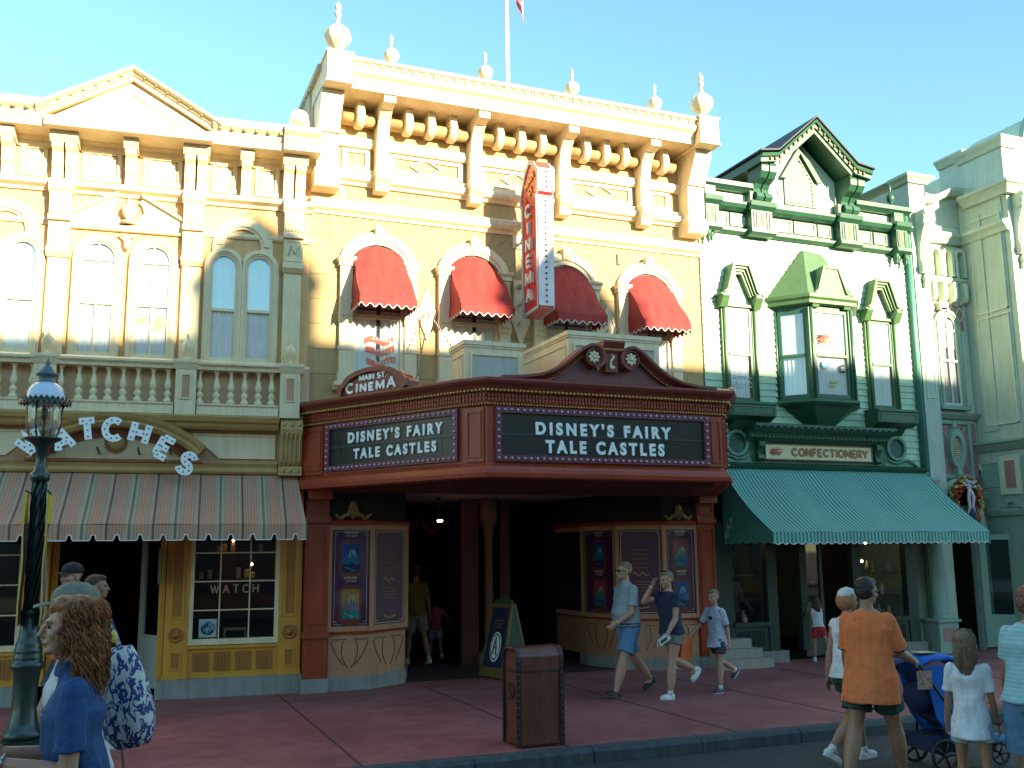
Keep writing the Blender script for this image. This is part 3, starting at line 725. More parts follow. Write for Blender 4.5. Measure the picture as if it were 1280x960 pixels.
# pilaster strips at the corners
def onface(mb, P0, P1):
    an = atan2(P1[1] - P0[1], P1[0] - P0[0]); mb.xf(Matrix.Translation((P0[0], P0[1], 0)) @ Matrix.Rotation(an, 4, 'Z')); return an
def strip(s0, s1, P0, P1):
    b = MB(); b.fb(s0, s1, 0, .025, 2.93, 3.59); b.fring([(s0 + .03, 2.98), (s0 + .03, 3.54), (s1 - .03, 3.54), (s1 - .03, 2.98)], [(s0 + .045, 2.995), (s0 + .045, 3.525), (s1 - .045, 3.525), (s1 - .045, 2.995)], .025, .042)
    onface(b, P0, P1); BM(b, 'corner_panel', c_red)
D_, E_, F_ = path[3], path[4], path[5]
strip(.14, .56, A, B_); strip(.03, .29, B_, C_); strip(3.13, 3.33, C_, D_); strip(.03, .29, D_, E_); strip(3.1 - .56, 3.1 - .14, E_, F_)
def board(s0, s1, z0, z1, P0, P1, lines, tw):
    an = atan2(P1[1] - P0[1], P1[0] - P0[0])
    b = MB(); b.fring([(s0, z0), (s0, z1), (s1, z1), (s1, z0)], [(s0 + .075, z0 + .075), (s0 + .075, z1 - .075), (s1 - .075, z1 - .075), (s1 - .075, z0 + .075)], .0, .05)
    onface(b, P0, P1); f = BM(b, 'letter_board_frame', c_purple)
    b = MB(); b.fb(s0 + .075, s1 - .075, .004, .012, z0 + .075, z1 - .075); onface(b, P0, P1); b.build('black_panel', c_black, f)
    b = MB(); zm = (z0 + z1) / 2; b.k = 0
    for z in (zm, ): b.fb(s0 + .075, s1 - .075, .012, .024, z - .012, z + .012)
    for sx in (s0 + .28, s1 - .28): b.fb(sx - .003, sx + .003, .012, .016, z0 + .075, z1 - .075)
    onface(b, P0, P1); b.build('letter_track', paint('blue_black_track', (.02, .045, .07), .3), f)
    b = MB(); n = int((s1 - s0) / .085)
    for k in range(n + 1):
        s = s0 + .037 + (s1 - s0 - .074) * k / n
        for z in (z0 + .037, z1 - .037): b.ell((s, -.058, z), (.017, .017, .017), 8, 5)
    n = int((z1 - z0) / .085)
    for k in range(1, n): 
        for s in (s0 + .037, s1 - .037): b.ell((s, -.058, z0 + .037 + (z1 - z0 - .074) * k / n), (.017, .017, .017), 8, 5)
    onface(b, P0, P1); tag(b.build('marquee_bulbs', c_bulb, f), kind='stuff')
    for (txt, sc, zz, wd, hh) in lines:
        x = P0[0] + cos(an) * sc + sin(an) * .022; y = P0[1] + sin(an) * sc - cos(an) * .022
        put_text(txt, 'lettering', c_white, f, (x, y, zz), wd, hh, .01, .046, 1.5, an)
board(.095, 3.12, 2.935, 3.60, C_, D_, (("DISNEY'S FAIRY", 1.59, 3.27, 1.92, .165), ("TALE CASTLES", 1.60, 3.045, 1.68, .165)), 0)
board(.64, 3.02, 2.955, 3.60, A, B_, (("DISNEY'S FAIRY", 1.92, 3.315, 1.70, .15), ("TALE CASTLES", 1.92, 3.095, 1.48, .14)), 0)
board(.09, 2.46, 2.955, 3.60, E_, F_, (("DISNEY'S FAIRY", 1.19, 3.315, 1.70, .15), ("TALE CASTLES", 1.19, 3.095, 1.48, .14)), 0)
# swan neck pediment on the front
cx = (C_[0] + D_[0]) / 2 + -.0; Yf = C_[1]
cx = 5.875
def sw(sgn, off):
    pts = []
    P = [(-1.52, 3.92), (-1.25, 3.935), (-1.0, 3.975), (-.80, 4.05), (-.64, 4.15), (-.50, 4.27), (-.40, 4.35), (-.30, 4.40)]
    for x, z in P: pts.append((x, z))
    for k in range(1, 14):
        a = radians(100 - k * 24); r = .125 - .0035 * k; pts.append((-.265 + r * cos(a), 4.275 + r * sin(a)))
    return pts
LP = sw(1, 0)[:16]
b = MB()   # tympanum board
poly = [(cx + x, z - .02) for x, z in sw(1, 0)[:9]]
core = poly + [(cx - .20, 4.18), (cx - .12, 4.12), (cx + .12, 4.12), (cx + .20, 4.18)] + [(2 * cx - x, z) for x, z in poly[::-1]]
core += [(cx + 1.52, 3.86), (cx - 1.52, 3.86)]
b.prism([(x, z) for x, z in core], Yf + .0, Yf + .10); BM(b, 'pediment_board', paint('pediment_burgundy', (.19, .055, .055), .5))
b = MB(); g = MB()
for s in (-1, 1):
    pts = [(cx - s * x * -1 if False else cx + s * x * 1.0, z) for x, z in LP]
    b.ribbon(pts if s == 1 else pts, .06, .0, .0) if False else None
    rings = []; n = len(pts)
    for i, (x, z) in enumerate(pts):
        a = pts[max(0, i - 1)]; c = pts[min(n - 1, i + 1)]; t = Vector((c[0] - a[0], c[1] - a[1])).normalized(); q = Vector((-t.y, t.x)) * (1 if s == 1 else -1)
        f = lambda o, d: (x + q.x * o, Yf - d, z + q.y * o)
        rings.append([f(-.05, .0), f(-.05, .05), f(-.02, .07), f(.0, .13), f(.02, .16), f(.05, .16), f(.05, -.12), f(-.05, -.12)])
    b.loftq(rings)
    for i in range(1, 9):
        x0, z0 = pts[i - 1]; x1, z1 = pts[i]; m = max(1, int(hypot(x1 - x0, z1 - z0) / .032))
        for k in range(m):
            x = x0 + (x1 - x0) * k / m; z = z0 + (z1 - z0) * k / m; t = Vector((x1 - x0, z1 - z0)).normalized(); q = Vector((-t.y, t.x)) * (1 if s == 1 else -1)
            g.ell((x - q.x * .055, Yf - .055, z - q.y * .055), (.014, .012, .012), 6, 4)
    c = (cx + s * -.265, 4.275)
    b.loftq([[(c[0] + r * cos(t), Yf - d, c[1] + r * sin(t)) for t in [2 * pi * k / 20 for k in range(20)]] for r, d in ((.12, -.12), (.12, .13), (.105, .135), (.10, .11))], False)
BM(b, 'scroll_moulding', c_redd)
tag(BM(g, 'gilt_rope', c_gold), kind='stuff')
for s in (-1, 1):
    b = MB(); c = (cx + s * .265, 4.275)
    for k in range(8):
        a = k * pi / 4; b.ell((c[0] + .052 * cos(a), Yf - .125, c[1] + .052 * sin(a)), (.034, .014, .02), 8, 5, Matrix.Rotation(-a, 3, 'Y'))
    b.ell((c[0], Yf - .14, c[1]), (.024, .018, .024), 8, 5); BM(b, 'gilt_rosette', c_pale)
b = MB()
b.extx([(Yf * 0 + .0, 4.1), (.09, 4.1), (.10, 4.34), (.12, 4.36), (.12, 4.40), (.15, 4.43), (.17, 4.47), (.17, 4.49), (-.1, 4.49), (-.1, 4.1)], cx - .09, cx + .09)
b.extx([(.0, 4.405), (.15, 4.405), (.19, 4.47), (.19, 4.495), (-.12, 4.495), (-.12, 4.405)], cx - .15, cx + .15)
b.xf(Matrix.Translation((0, Yf, 0))); BM(b, 'pediment_pedestal', c_redd)
b = MB(); b.tube([(cx, Yf - .105, 4.14), (cx - .03, Yf - .11, 4.17), (cx - .02, Yf - .11, 4.24), (cx + .02, Yf - .11, 4.30), (cx - .02, Yf - .11, 4.32)], [.03, .022, .016, .02, .012], 6); b.ell((cx + .015, Yf - .11, 4.16), (.025, .012, .02), 8, 5); BM(b, 'gilt_scroll', c_pale)
b = MB()
for k in range(9): b.fb(cx - .13 + .03 * k, cx - .115 + .03 * k, .12, .15, 4.375, 4.40)
b.xf(Matrix.Translation((0, Yf, 0))); BM(b, 'pedestal_gilding', c_gold)
# small name crest on each side face
def crest(P0, P1, s0, s1):
    m = (s0 + s1) / 2; hw = (s1 - s0) / 2
    o = [(s0, 3.93), (s0, 4.02)] + [(m + hw * .88 * -cos(radians(t)), 4.02 + .22 * sin(radians(t)) ** .9) for t in range(12, 169, 12)] + [(s1, 4.02), (s1, 3.93)]
    b = MB(); b.fprism(o, -.02, .19); onface(b, P0, P1); f = BM(b, 'name_crest', c_redd)
    i = [(m + (x - m) * .90, 3.93 + (z - 3.93) * .87) for x, z in o]
    b = MB(); b.fring([(m + (x - m) * 1.03, z + .02) for x, z in o], i, .19, .24, False); onface(b, P0, P1); b.build('crest_moulding', c_redd, f)
    b = MB(); line(b, 'MAIN ST.', m, 4.095, .085, .021, .192, .205, .16, .06, 1.1, True)
    # letters of the word below swell towards the ends, as on an arched banner
    hs = [.15, .13, .12, .12, .13, .16]; W = 'CINEMA'; x = m - .50
    for ch, hh in zip(W, hs):
        wl = GL[ch][0] * hh * 1.25; letter(b, ch, (x, 3.945), hh, .032, .192, .205, 0, .08, 1.25); x += wl + .055
    onface(b, P0, P1); b.build('lettering', c_white, f)
crest(A, B_, 1.08, 2.32); crest(E_, F_, .78, 2.02)
# diagonal brace under the right end and ends against the wall
b = MB()
b.box(2.56, 2.9, 13.8, 14.08, 2.6, 2.76); b.box(8.85, 9.19, 13.8, 14.08, 2.6, 2.76)
BM(b, 'support_bracket', c_red)

# two cream boxes standing on the marquee deck
def roofbox(x0, x1, y0, y1, z1, label):
    t = thing('roof_box', label, 'box', ((x0 + x1) / 2, y0, 3.9)); o = (-(x0 + x1) / 2, -y0, -3.9)
    b = MB(); b.box(x0, x1, y0, y1, 3.9, z1 - .05); B2 = b.build('box_body', c_trim, t, o)
    b = MB(); b.box(x0 - .03, x1 + .03, y0 - .03, y1 + .02, z1 - .06, z1); b.box(x0 - .015, x1 + .015, y0 - .015, y1 + .01, z1 - .09, z1 - .06); b.build('box_lid', c_trim, t, o)
    b = MB(); i = .10; b.box(x0 + i, x1 - i, y0 - .006, y0, 3.95, z1 - .2); b.build('front_panel', c_boxgrey, t, o)
    b = MB(); q = [(x0 + i - .03, 3.92), (x0 + i - .03, z1 - .17), (x1 - i + .03, z1 - .17), (x1 - i + .03, 3.92)]; q2 = [(x0 + i, 3.95), (x0 + i, z1 - .2), (x1 - i, z1 - .2), (x1 - i, 3.95)]
    b.ring(q, q2, y0 - .025, y0); b.box(x0 - .012, x0, y0 + .08, y1 - .08, z1 - .2, z1 - .18); b.box(x0 - .012, x0, y0 + .08, y0 + .10, 3.95, z1 - .2); b.build('panel_moulding', c_trim, t, o)
    return t
roofbox(4.36, 5.22, 12.42, 13.0, 4.69, 'small cream box with grey panel on the marquee roof left of the scrolled pediment')
roofbox(5.71, 7.13, 12.0, 13.95, 4.83, 'wide cream box with grey panel on the marquee roof behind the scrolled pediment')

# chains
def chain(p0, p1, label):
    b = MB(); a, e = Vector(p0), Vector(p1); n = int((e - a).length / .045)
    for k in range(n):
        c = a.lerp(e, (k + .5) / n); c.z -= .06 * sin(pi * (k + .5) / n)
        b.ell(c, (.012, .022 if k % 2 else .010, .024), 6, 4)
    o = b.build('support_chain', paint('dull_steel', (.35, .33, .28), .5, metal=.6)); tag(o, label, 'chain', 'chains holding up the marquee')
chain((4.27, 13.95, 5.5), (4.9, 12.7, 3.92), 'chain from the diamond left of the vertical sign down to the marquee roof')
chain((4.33, 13.95, 5.45), (3.75, 12.9, 3.92), 'chain running left from the same diamond down behind the name crest')
chain((5.95, 13.95, 5.0), (5.5, 11.9, 3.95), 'chain in front of the wide cream box')

# ================================================================== VERTICAL BLADE SIGN
bl = thing('vertical_sign', 'tall red vertical cinema sign with bulbs down its edge, projecting from the upper wall', 'sign', (5.86, 14.1, 5.3))
BO = (-5.86, 0, -5.3)
SX0, SX1 = 5.72, 6.0
def bside(poly):   # poly in (d, z)
    return poly
prof = [(.46, 5.42), (.50, 5.36), (1.05, 5.40), (1.05, 7.16), (1.10, 7.20), (1.10, 7.55), (.95, 7.72), (.78, 7.80), (.62, 7.70), (.40, 7.28), (.40, 7.18), (.46, 7.08)]
inn = [(.52, 5.45), (.53, 5.42), (1.03, 5.44), (1.03, 7.12), (1.05, 7.20), (1.07, 7.50), (.93, 7.66), (.79, 7.72), (.66, 7.62), (.46, 7.28), (.46, 7.20), (.52, 7.10)]
c_sign = paint('sign_red', (.55, .035, .03), .35, coat=.3); c_edge = paint('sign_pink_white', (.74, .64, .66), .45); c_steel = paint('grey_enamel', (.45, .45, .44), .4)
b = MB(); b.extx(prof, SX0 + .02, SX1 - .02); b.build('sign_body', c_sign, bl, BO)
b = MB()
for x0, x1 in ((SX0, SX0 + .035), (SX1 - .035, SX1)):
    rings = []
    for i in list(range(len(prof))) + [0]:
        (a, z), (c, w2) = prof[i], inn[i]; rings.append([(x0, -a, z), (x1, -a, z), (x1, -c, w2), (x0, -c, w2)])
    b.loftq(rings, False, True, False)
b.build('sign_rim', c_steel, bl, BO)
b = MB(); b.fb(SX0 + .02, SX1 - .02, 1.055, 1.075, 5.44, 7.14); b.fb(SX0, SX1, 1.10, 1.125, 7.22, 7.56); b.build('bulb_strip', c_edge, bl, BO)
b = MB(); k = 5.5
while k < 7.1: b.ell(((SX0 + SX1) / 2, -1.085, k), (.016, .02, .016), 8, 5); k += .087
for k in (7.27, 7.35, 7.43, 7.51): b.ell(((SX0 + SX1) / 2, -1.135, k), (.016, .02, .016), 8, 5)
tag(b.build('edge_bulbs', c_brown, bl, BO), kind='stuff')
b = MB(); L_ = 'CINEMA'; z = 6.86
for ch in L_:
    q = MB(); h = .215; wd = GL[ch][0] * h; kx = 1.15 if ch != 'I' else 1.0; letter(q, ch, (-wd * kx / 2, 0), h, .045, 0, .05, 0, .06 if ch != 'C' else 0, kx)
    # face left (-X): local x -> +y reversed so that it reads from the left
    for sx, rot in ((SX0 + .02, -pi / 2), (SX1 - .02, pi / 2)):
        q2 = MB(); q2.v = list(q.v); q2.f = q.f; q2.m = q.m; q2.sm = q.sm
        q2.xf(Matrix.Translation((sx, -.77, z)) @ Matrix.Rotation(rot, 4, 'Z'))
        nb = len(b.v); b.v += q2.v; b.f += [tuple(nb + i for i in f) for f in q2.f]; b.m += q2.m; b.sm += q2.sm
    z -= .262
b.build('lettering', paint('cream_enamel', (.70, .66, .55), .4), bl, BO)
b = MB()
for t, z, s in (('MAIN', 7.40, .13), ('ST', 7.22, .12)):
    for sx, rot in ((SX0 + .02, -pi / 2), (SX1 - .02, pi / 2)):
        q = MB(); line(q, t, 0, 0, s, .022, 0, .02, .18, 0, .9, True); q.xf(Matrix.Translation((sx, -.80 if t == 'MAIN' else -.84, z)) @ Matrix.Rotation(rot, 4, 'Z') @ Matrix.Rotation(radians(-22), 4, 'Y'))
        nb = len(b.v); b.v += q.v; b.f += [tuple(nb + i for i in f) for f in q.f]; b.m += q.m; b.sm += q.sm
    b.tube([(SX0 + .012, -.50, 7.27), (SX0 + .008, -.62, 7.22), (SX0 + .012, -.70, 7.13)], .012, 5)
b.build('script_lettering', paint('orange_gold', (.80, .42, .10), .4), bl, BO)
b = MB()
for z in (6.98, 5.98):
    b.tube([(5.86, 0, z), (5.86, -.5, z + .02)], .045, 8); b.tube([(5.86, 0, z - .28), (5.86, -.12, z - .3), (5.86, -.3, z - .10), (5.86, -.45, z)], .025, 8)
    b.box(5.76, 5.96, -.03, .0, z - .36, z + .12)
b.build('wall_arm', c_trim, bl, BO)
# flagpole on a roof behind
t = thing('flag_pole', 'white flagpole rising behind the cinema cornice with a flag at the top edge', 'flagpole', (8.1, 20, 8.35))
b = MB(); b.tube([(0, 0, 0), (0, 0, 3), (-.03, 0, 8.7)], [.07, .06, .04], 12); b.ell((-.03, 0, 8.75), (.09, .09, .09), 12, 8); b.build('pole', paint('pole_white', (.75, .75, .72), .35), t)
b = MB(); n = 14; rows = []
for i in range(n + 1):
    s = i / n; rows.append([(.02 + .42 * s + .05 * sin(s * 9 + j * .25) * s, .10 * sin(s * 11 + j * .12), 8.62 - j * .145 - .9 * s ** 1.4 + .04 * sin(j * .9 + s * 6)) for j in range(14)])
vs = [p for r in rows for p in r]
for i in range(n):
    for j in range(13):
        b.k = 2 if (j < 7 and i < 6) else j % 2; b.add([rows[i][j], rows[i + 1][j], rows[i + 1][j + 1], rows[i][j + 1]], [(0, 1, 2, 3)], True)
b.build('flag', [paint('flag_red', (.55, .04, .05), .8), paint('flag_white', (.8, .8, .8), .8), paint('flag_blue', (.03, .05, .2), .8)], t)
# ================================================================== YELLOW WATCH SHOP (b1)
UC = -2.55
R1 = radians(-5)
y1x, y1y = 2.6 + UC * cos(R1), 14.1 + UC * sin(R1)
yb = thing('watch_shop_building', 'yellow two storey shop building with pediment, balustrade and round headed windows', 'building', (y1x, y1y, 0), R1)
def B1(mb, name, mat, parent=None): return mb.build(name, mat, parent or yb, (-UC, 0, 0) if parent is None else (0, 0, 0))
yw = paint('peach_yellow_plaster', (.66, .40, .17), .7, bsc=90, bump=.25)
yt = paint('pale_straw_paint', (.74, .61, .37), .5)
yh = paint('honey_paint', (.50, .33, .12), .5)
yo = paint('ochre_shop_paint', (.60, .28, .03), .45); yo2 = paint('dark_ochre_paint', (.36, .14, .02), .5)
U0, U1 = -5.10, -.02
b = MB(); b.box(U0, U1, .0, .3, 3.0, 7.75); b.box(U0, U0 + .2, .3, 9, 0, 7.8); b.box(U1 - .2, U1, .3, 9, 0, 7.8); b.box(U0 + .2, U1 - .2, 8.8, 9, 0, 7.8); b.box(U0 + .2, U1 - .2, .301, 8.79, 7.4, 7.5); b.box(U0 + .2, U1 - .2, .301, 8.79, 2.85, 2.95)
B1(b, 'wall', yw)
def mir(u): return 2 * UC - u
# top cornice broken forward under the pediment
def cornice_prof(d, z=7.55): return [(0, z), (d, z), (d, z + .12), (d + .02, z + .14), (d + .03, z + .19), (d + .10, z + .24), (d + .12, z + .30), (d + .08, z + .33), (-.2, z + .38), (-.2, z)]
b = MB()
b.extx(cornice_prof(.48), U0, mir(-1.47)); b.extx(cornice_prof(.48), -1.47, -.50); b.extx(cornice_prof(.55), -.50, U1 + .04); b.extx(cornice_prof(.55), U0 - .04, mir(-.5))
b.extx([(0, 7.55), (.56, 7.55), (.56, 7.68), (0, 7.70)], mir(-1.47), -1.47)
b.fprism([(mir(-1.47), 7.68), (UC, 8.36), (-1.47, 7.68)], -.1, .42)
# raking cornices
for s in (-1, 1):
    f = lambda u: u if s == 1 else mir(u)
    rings = []
    for (u, z) in ((f(-1.36), 7.66), (UC, 8.34)):
        rings.append([(u, .2, z), (u, -.50, z), (u, -.50, z + .05), (u, -.54, z + .07), (u, -.56, z + .10), (u, -.62, z + .12), (u, -.64, z + .16), (u, .2, z + .19)])
    b.loftq(rings)
    b.fring([(f(-1.75), 7.73), (UC, 8.20), (UC, 8.20)], [(f(-1.95), 7.76), (UC, 8.15), (UC, 8.15)], .42, .44, False)
b.fb(mir(-1.6), -1.6, .42, .45, 7.70, 7.735)
B1(b, 'cornice', yt)
b = MB()
def modill(u, z, t=0): b.fb(u - .018, u + .018, .49, .585, z, z + .05)
u = U0 + .1
while u < U1:
    if not (mir(-1.40) < u < -1.40): modill(u, 7.745)
    u += .165
for k in range(1, 8):
    for s in (-1, 1): u = UC + s * .155 * k; modill(u, 8.34 + .09 - (.155 * k) * .57)
B1(b, 'modillions', yh)
b = MB(); b.extx([(-.3, 7.9), (.35, 7.9), (.35, 8.0), (-.3, 8.02)], U0, mir(-1.50)); b.extx([(-.3, 7.9), (.35, 7.9), (.35, 8.0), (-.3, 8.02)], -1.50, U1)
B1(b, 'parapet', yt)
for u in (-.28, mir(-.28)):
    b = MB(); b.loftq([[(u + .13 * cos(t), y, 8.12 + .13 * sin(t)) for t in [2 * pi * k / 24 for k in range(24)]] for y in (-.38, .0)], True); b.fb(u - .14, u + .14, 0, .38, 7.93, 8.08); B1(b, 'roof_roundel', yt)
b = MB(); b.tube([(UC, -.2, 8.5), (UC, -.2, 8.62), (UC + .02, -.2, 8.68)], .006, 5); B1(b, 'lightning_rod', c_brown)
# frieze brackets
def ybr(u, w2, double=False):
    b = MB()
    for c in ((u - .085, u + .085) if double else (u,)):
        h = .07
        b.extx([(0, 6.94), (.14, 6.94), (.15, 7.08), (.19, 7.13), (.19, 7.20), (.22, 7.3), (.30, 7.36), (.30, 7.42), (0, 7.42)], c - h, c + h)
    hh = .155 if double else .07
    b.extx([(0, 7.42), (.31, 7.42), (.35, 7.47), (.38, 7.52), (.38, 7.548), (0, 7.548)], u - hh - .025, u + hh + .025)
    B1(b, 'frieze_bracket', yt)
for u, dbl in ((-3.40, 1), (-2.55, 0), (-1.68, 1), (-.99, 0), (-.31, 1), (mir(-.99), 0), (mir(-.31), 1)): ybr(u, 0, bool(dbl))
pan = [(-3.19, -2.68), (-2.40, -1.88), (-1.46, -1.12), (-.86, -.52), (mir(-1.12), mir(-1.46)), (mir(-.52), mir(-.86))]
for a, e in pan:
    b = MB(); a, e = min(a, e), max(a, e); b.fring([(a, 7.0), (a, 7.46), (e, 7.46), (e, 7.0)], [(a + .06, 7.06), (a + .06, 7.40), (e - .06, 7.40), (e - .06, 7.06)], 0, .03); b.fb(a + .08, e - .08, 0, .012, 7.08, 7.38); B1(b, 'frieze_panel', yt)
b = MB(); b.extx([(0, 6.80), (.04, 6.80), (.06, 6.84), (.14, 6.87), (.16, 6.91), (.16, 6.935), (0, 6.94)], U0, U1); b.extx([(0, 6.33), (.03, 6.33), (.05, 6.36), (.05, 6.40), (0, 6.42)], U0, U1)
b.extx([(0, 7.42), (.05, 7.42), (.07, 7.50), (.12, 7.548), (0, 7.548)], U0, U1)
B1(b, 'ledge', yt)
for u in (-3.42, -1.69, -.30, mir(-.30)):
    b = MB(); h = .135
    b.extx([(0, 6.75), (.16, 6.75), (.21, 6.80), (.21, 6.90), (.19, 6.935), (0, 6.935)], u - h - .02, u + h + .02)
    b.extx([(0, 6.45), (.15, 6.45), (.165, 6.50), (.165, 6.60), (.19, 6.70), (.19, 6.75), (0, 6.75)], u - h, u + h)
    for k in range(6): b.fb(u - h + .02 + k * .045, u - h + .04 + k * .045, .165, .178, 6.46, 6.68)
    b.extx([(0, 6.36), (.19, 6.36), (.19, 6.42), (.15, 6.45), (0, 6.45)], u - h - .01, u + h + .01)
    b.fb(u - h, u + h, 0, .13, 5.98, 6.36); b.fring([(u - .11, 6.02), (u - .11, 6.33), (u + .11, 6.33), (u + .11, 6.02)], [(u - .09, 6.04), (u - .09, 6.31), (u + .09, 6.31), (u + .09, 6.04)], .13, .145)
    b.tube([(u - .07, -.135, 6.1), (u - .03, -.14, 6.25), (u + .02, -.14, 6.12), (u + .07, -.135, 6.26)], .010, 5)
    b.extx([(0, 5.86), (.10, 5.86), (.16, 5.92), (.16, 5.98), (0, 5.98)], u - h - .01, u + h + .01)
    b.fb(u - h + .01, u + h - .01, 0, .07, 4.45, 5.86)
    B1(b, 'pilaster', yt if u != 99 else yw)
# windows
def ywin(c, w2, label_part=None, shade=c_blue, cross=False, col=yt):
    b = MB(); zs = 5.90
    r = w2 / 2
    o = outline(c, 4.5, zs, w2 + .17, r + .085, 14); q = outline(c, 4.5, zs, w2, r, 14); b.fring(o, q, 0, .07, False)
    o = outline(c, 4.5, zs, w2 + .11, r + .055, 14); q = outline(c, 4.5, zs, w2 + .05, r + .025, 14); b.fring(o, q, .07, .09, False)
    b.fb(c - w2 / 2 - .07, c + w2 / 2 + .07, 0, .1, 4.46, 4.52)
    f = B1(b, 'window', col)
    b = MB(); b.prism(outline(c, 4.55, zs, w2, r, 14), -.004, -.002); b.build('dark_recess', paint('shade_coloured_sheet', (.25, .27, .27), .8), f)  # thin grey sheet, coloured as the shaded room behind the pane
    b = MB(); m = .035
    b.fring(outline(c, 4.52, zs, w2, r, 14), outline(c, 4.58, zs, w2 - .06, r - .03, 14), .015, .05); b.fb(c - w2 / 2 + .02, c + w2 / 2 - .02, .02, .06, 5.245, 5.285)
    if cross: b.fb(c - .012, c + .012, .018, .048, 4.56, zs + r - .03); b.fb(c - w2 / 2 + .02, c + w2 / 2 - .02, .02, .049, 5.86, 5.89)
    b.build('sash', yt, f)
    b = MB(); b.prism(outline(c, 5.28, zs - .02, w2 - .07, r - .035, 12), -.011, -.008); b.build('blind', shade, f)
    b = MB(); curtain(b, c - w2 / 2 + .03, c + w2 / 2 - .03, 4.58, 5.235, .012, .004, .09, 0); b.build('curtain', c_curtain, f)
    b = MB(); k = c - w2 / 2 + .03
    while k < c + w2 / 2 - .05: b.fprism([(k, 5.25), (k + .05, 5.25), (k + .04, 5.215), (k + .025, 5.205), (k + .01, 5.215)], .014, .018); k += .055
    b.build('lace_edge', paint('grey_lace', (.45, .47, .46), .9), f)
    b = MB(); b.prism(outline(c, 4.56, zs, w2 - .05, r - .025, 14), -.026, -.022); b.build('pane', g_win, f)
    return f
ww = .37
for c in (-1.245, -.76, mir(-1.245), mir(-.76)): ywin(c, ww)
cream_blind = paint('cream_blind', (.75, .73, .66), .7)
for c in (-2.91, -2.19): ywin(c, .47, None, cream_blind, True)
# carved hoods over the pairs, broken pediment in the centre
for s in (1, -1):
    f = lambda u: u if s == 1 else mir(u)
    b = MB(); c = f(-1.0); b.arcband(c, 6.22, .25, .42, 0, 180, 0, .045, 20); b.arcband(c, 6.22, .29, .37, 0, 180, .045, .07, 20); b.fb(c - .42, c - .25, 0, .045, 6.08, 6.22); b.fb(c + .25, c + .42, 0, .045, 6.08, 6.22)
    B1(b, 'window_hood', yt)
b = MB()
for s in (-1, 1):
    g = lambda u: UC + s * u
    P = [(g(.80), 6.37), (g(.80), 6.45), (g(.22), 6.80), (g(.12), 6.74), (g(.17), 6.68), (g(.20), 6.58), (g(.13), 6.50), (g(.08), 6.42), (g(.08), 6.37)]
    b.fprism(P if s == 1 else P[::-1], 0, .06)
    b.loftq([[(g(u), -.06, z), (g(u), -.12, z + .01), (g(u), -.12, z + .05), (g(u), 0, z + .05), (g(u), 0, z)] for u, z in ((.84, 6.42), (.16, 6.80))])
b.extx([(0, 6.30), (.06, 6.30), (.09, 6.35), (.09, 6.38), (0, 6.40)], UC - .82, UC + .82)
B1(b, 'broken_pediment', yt)
b = MB(); b.lathe([(.11, 0), (.11, .02), (.04, .04), (.03, .06), (.08, .12), (.095, .18), (.08, .25), (.04, .29), (.03, .31), (.035, .33), (.01, .36), (.005, .40)], 0, 0, 0, 20); b.build('pediment_urn', yt, yb, (0, -.10, 6.40))
b = MB(); b.tube([(UC - .1, -.07, 6.25), (UC - .03, -.09, 6.2), (UC, -.09, 6.05), (UC + .03, -.09, 6.2), (UC + .1, -.07, 6.25)], .018, 6); b.ell((UC, -.08, 6.12), (.05, .03, .09), 8, 6); B1(b, 'carved_drop', yt)
# balustrade
b = MB()
spans = [(mir(-.45), mir(-1.54)), (mir(-1.54) + .28, -3.58 + .0), (-3.28, -1.84), (-1.54, -.46)]
spans = [(-4.64, -3.56), (-3.28, -1.84), (-1.54, -.46)]
RAIL = [(.20, 4.34), (.37, 4.34), (.38, 4.38), (.42, 4.41), (.42, 4.44), (.36, 4.47), (.18, 4.47)]
for a, e in spans: b.extx(RAIL, a, e); b.extx([(.18, 3.73), (.34, 3.73), (.34, 3.84), (.36, 3.86), (.36, 3.88), (.18, 3.88)], a, e)
b.extx([(0, 3.73), (.2, 3.73), (.2, 3.76), (0, 3.76)], U0, U1)
b.fb(U0, U1, .02, .04, 3.73, 4.5)
B1(b, 'balustrade_rail', yt)
b = MB(); b.fb(U0 + .01, U1 - .01, .0, .17, 3.76, 4.44); B1(b, 'balcony_wall', paint('peach_panel', (.66, .43, .24), .7))
BAL = [(.055, 0), (.055, .05), (.03, .075), (.028, .085), (.05, .12), (.045, .15), (.02, .175), (.028, .185), (.045, .22), (.046, .25), (.030, .32), (.020, .37), (.018, .39), (.028, .40), (.02, .415), (.035, .44), (.05, .455), (.05, .465)]
proto = None
for (a, e), us in zip(spans, ([mir(u) for u in (-1.51, -1.29, -1.1, -.92, -.735, -.56)], [-3.25, -3.03, -2.85, -2.67, -2.485, -2.30, -2.11, -1.92], [-1.51, -1.29, -1.1, -.92, -.735, -.56])):
    for u in us:
        if proto is None:
            q = MB(); q.lathe(BAL, 0, 0, 0, 16); proto = q.build('baluster', yt, yb, (u - UC, -.285, 3.875))
        else:
            c = proto.copy(); COL.objects.link(c); c.parent = yb; c.location = (u - UC, -.285, 3.875)
URN = [(.07, 0), (.08, .01), (.08, .03), (.03, .05), (.025, .07), (.05, .10), (.085, .16), (.09, .20), (.085, .25), (.05, .30), (.025, .33), (.018, .37), (.02, .38), (.014, .40), (.022, .42), (.012, .44), (.003, .46)]
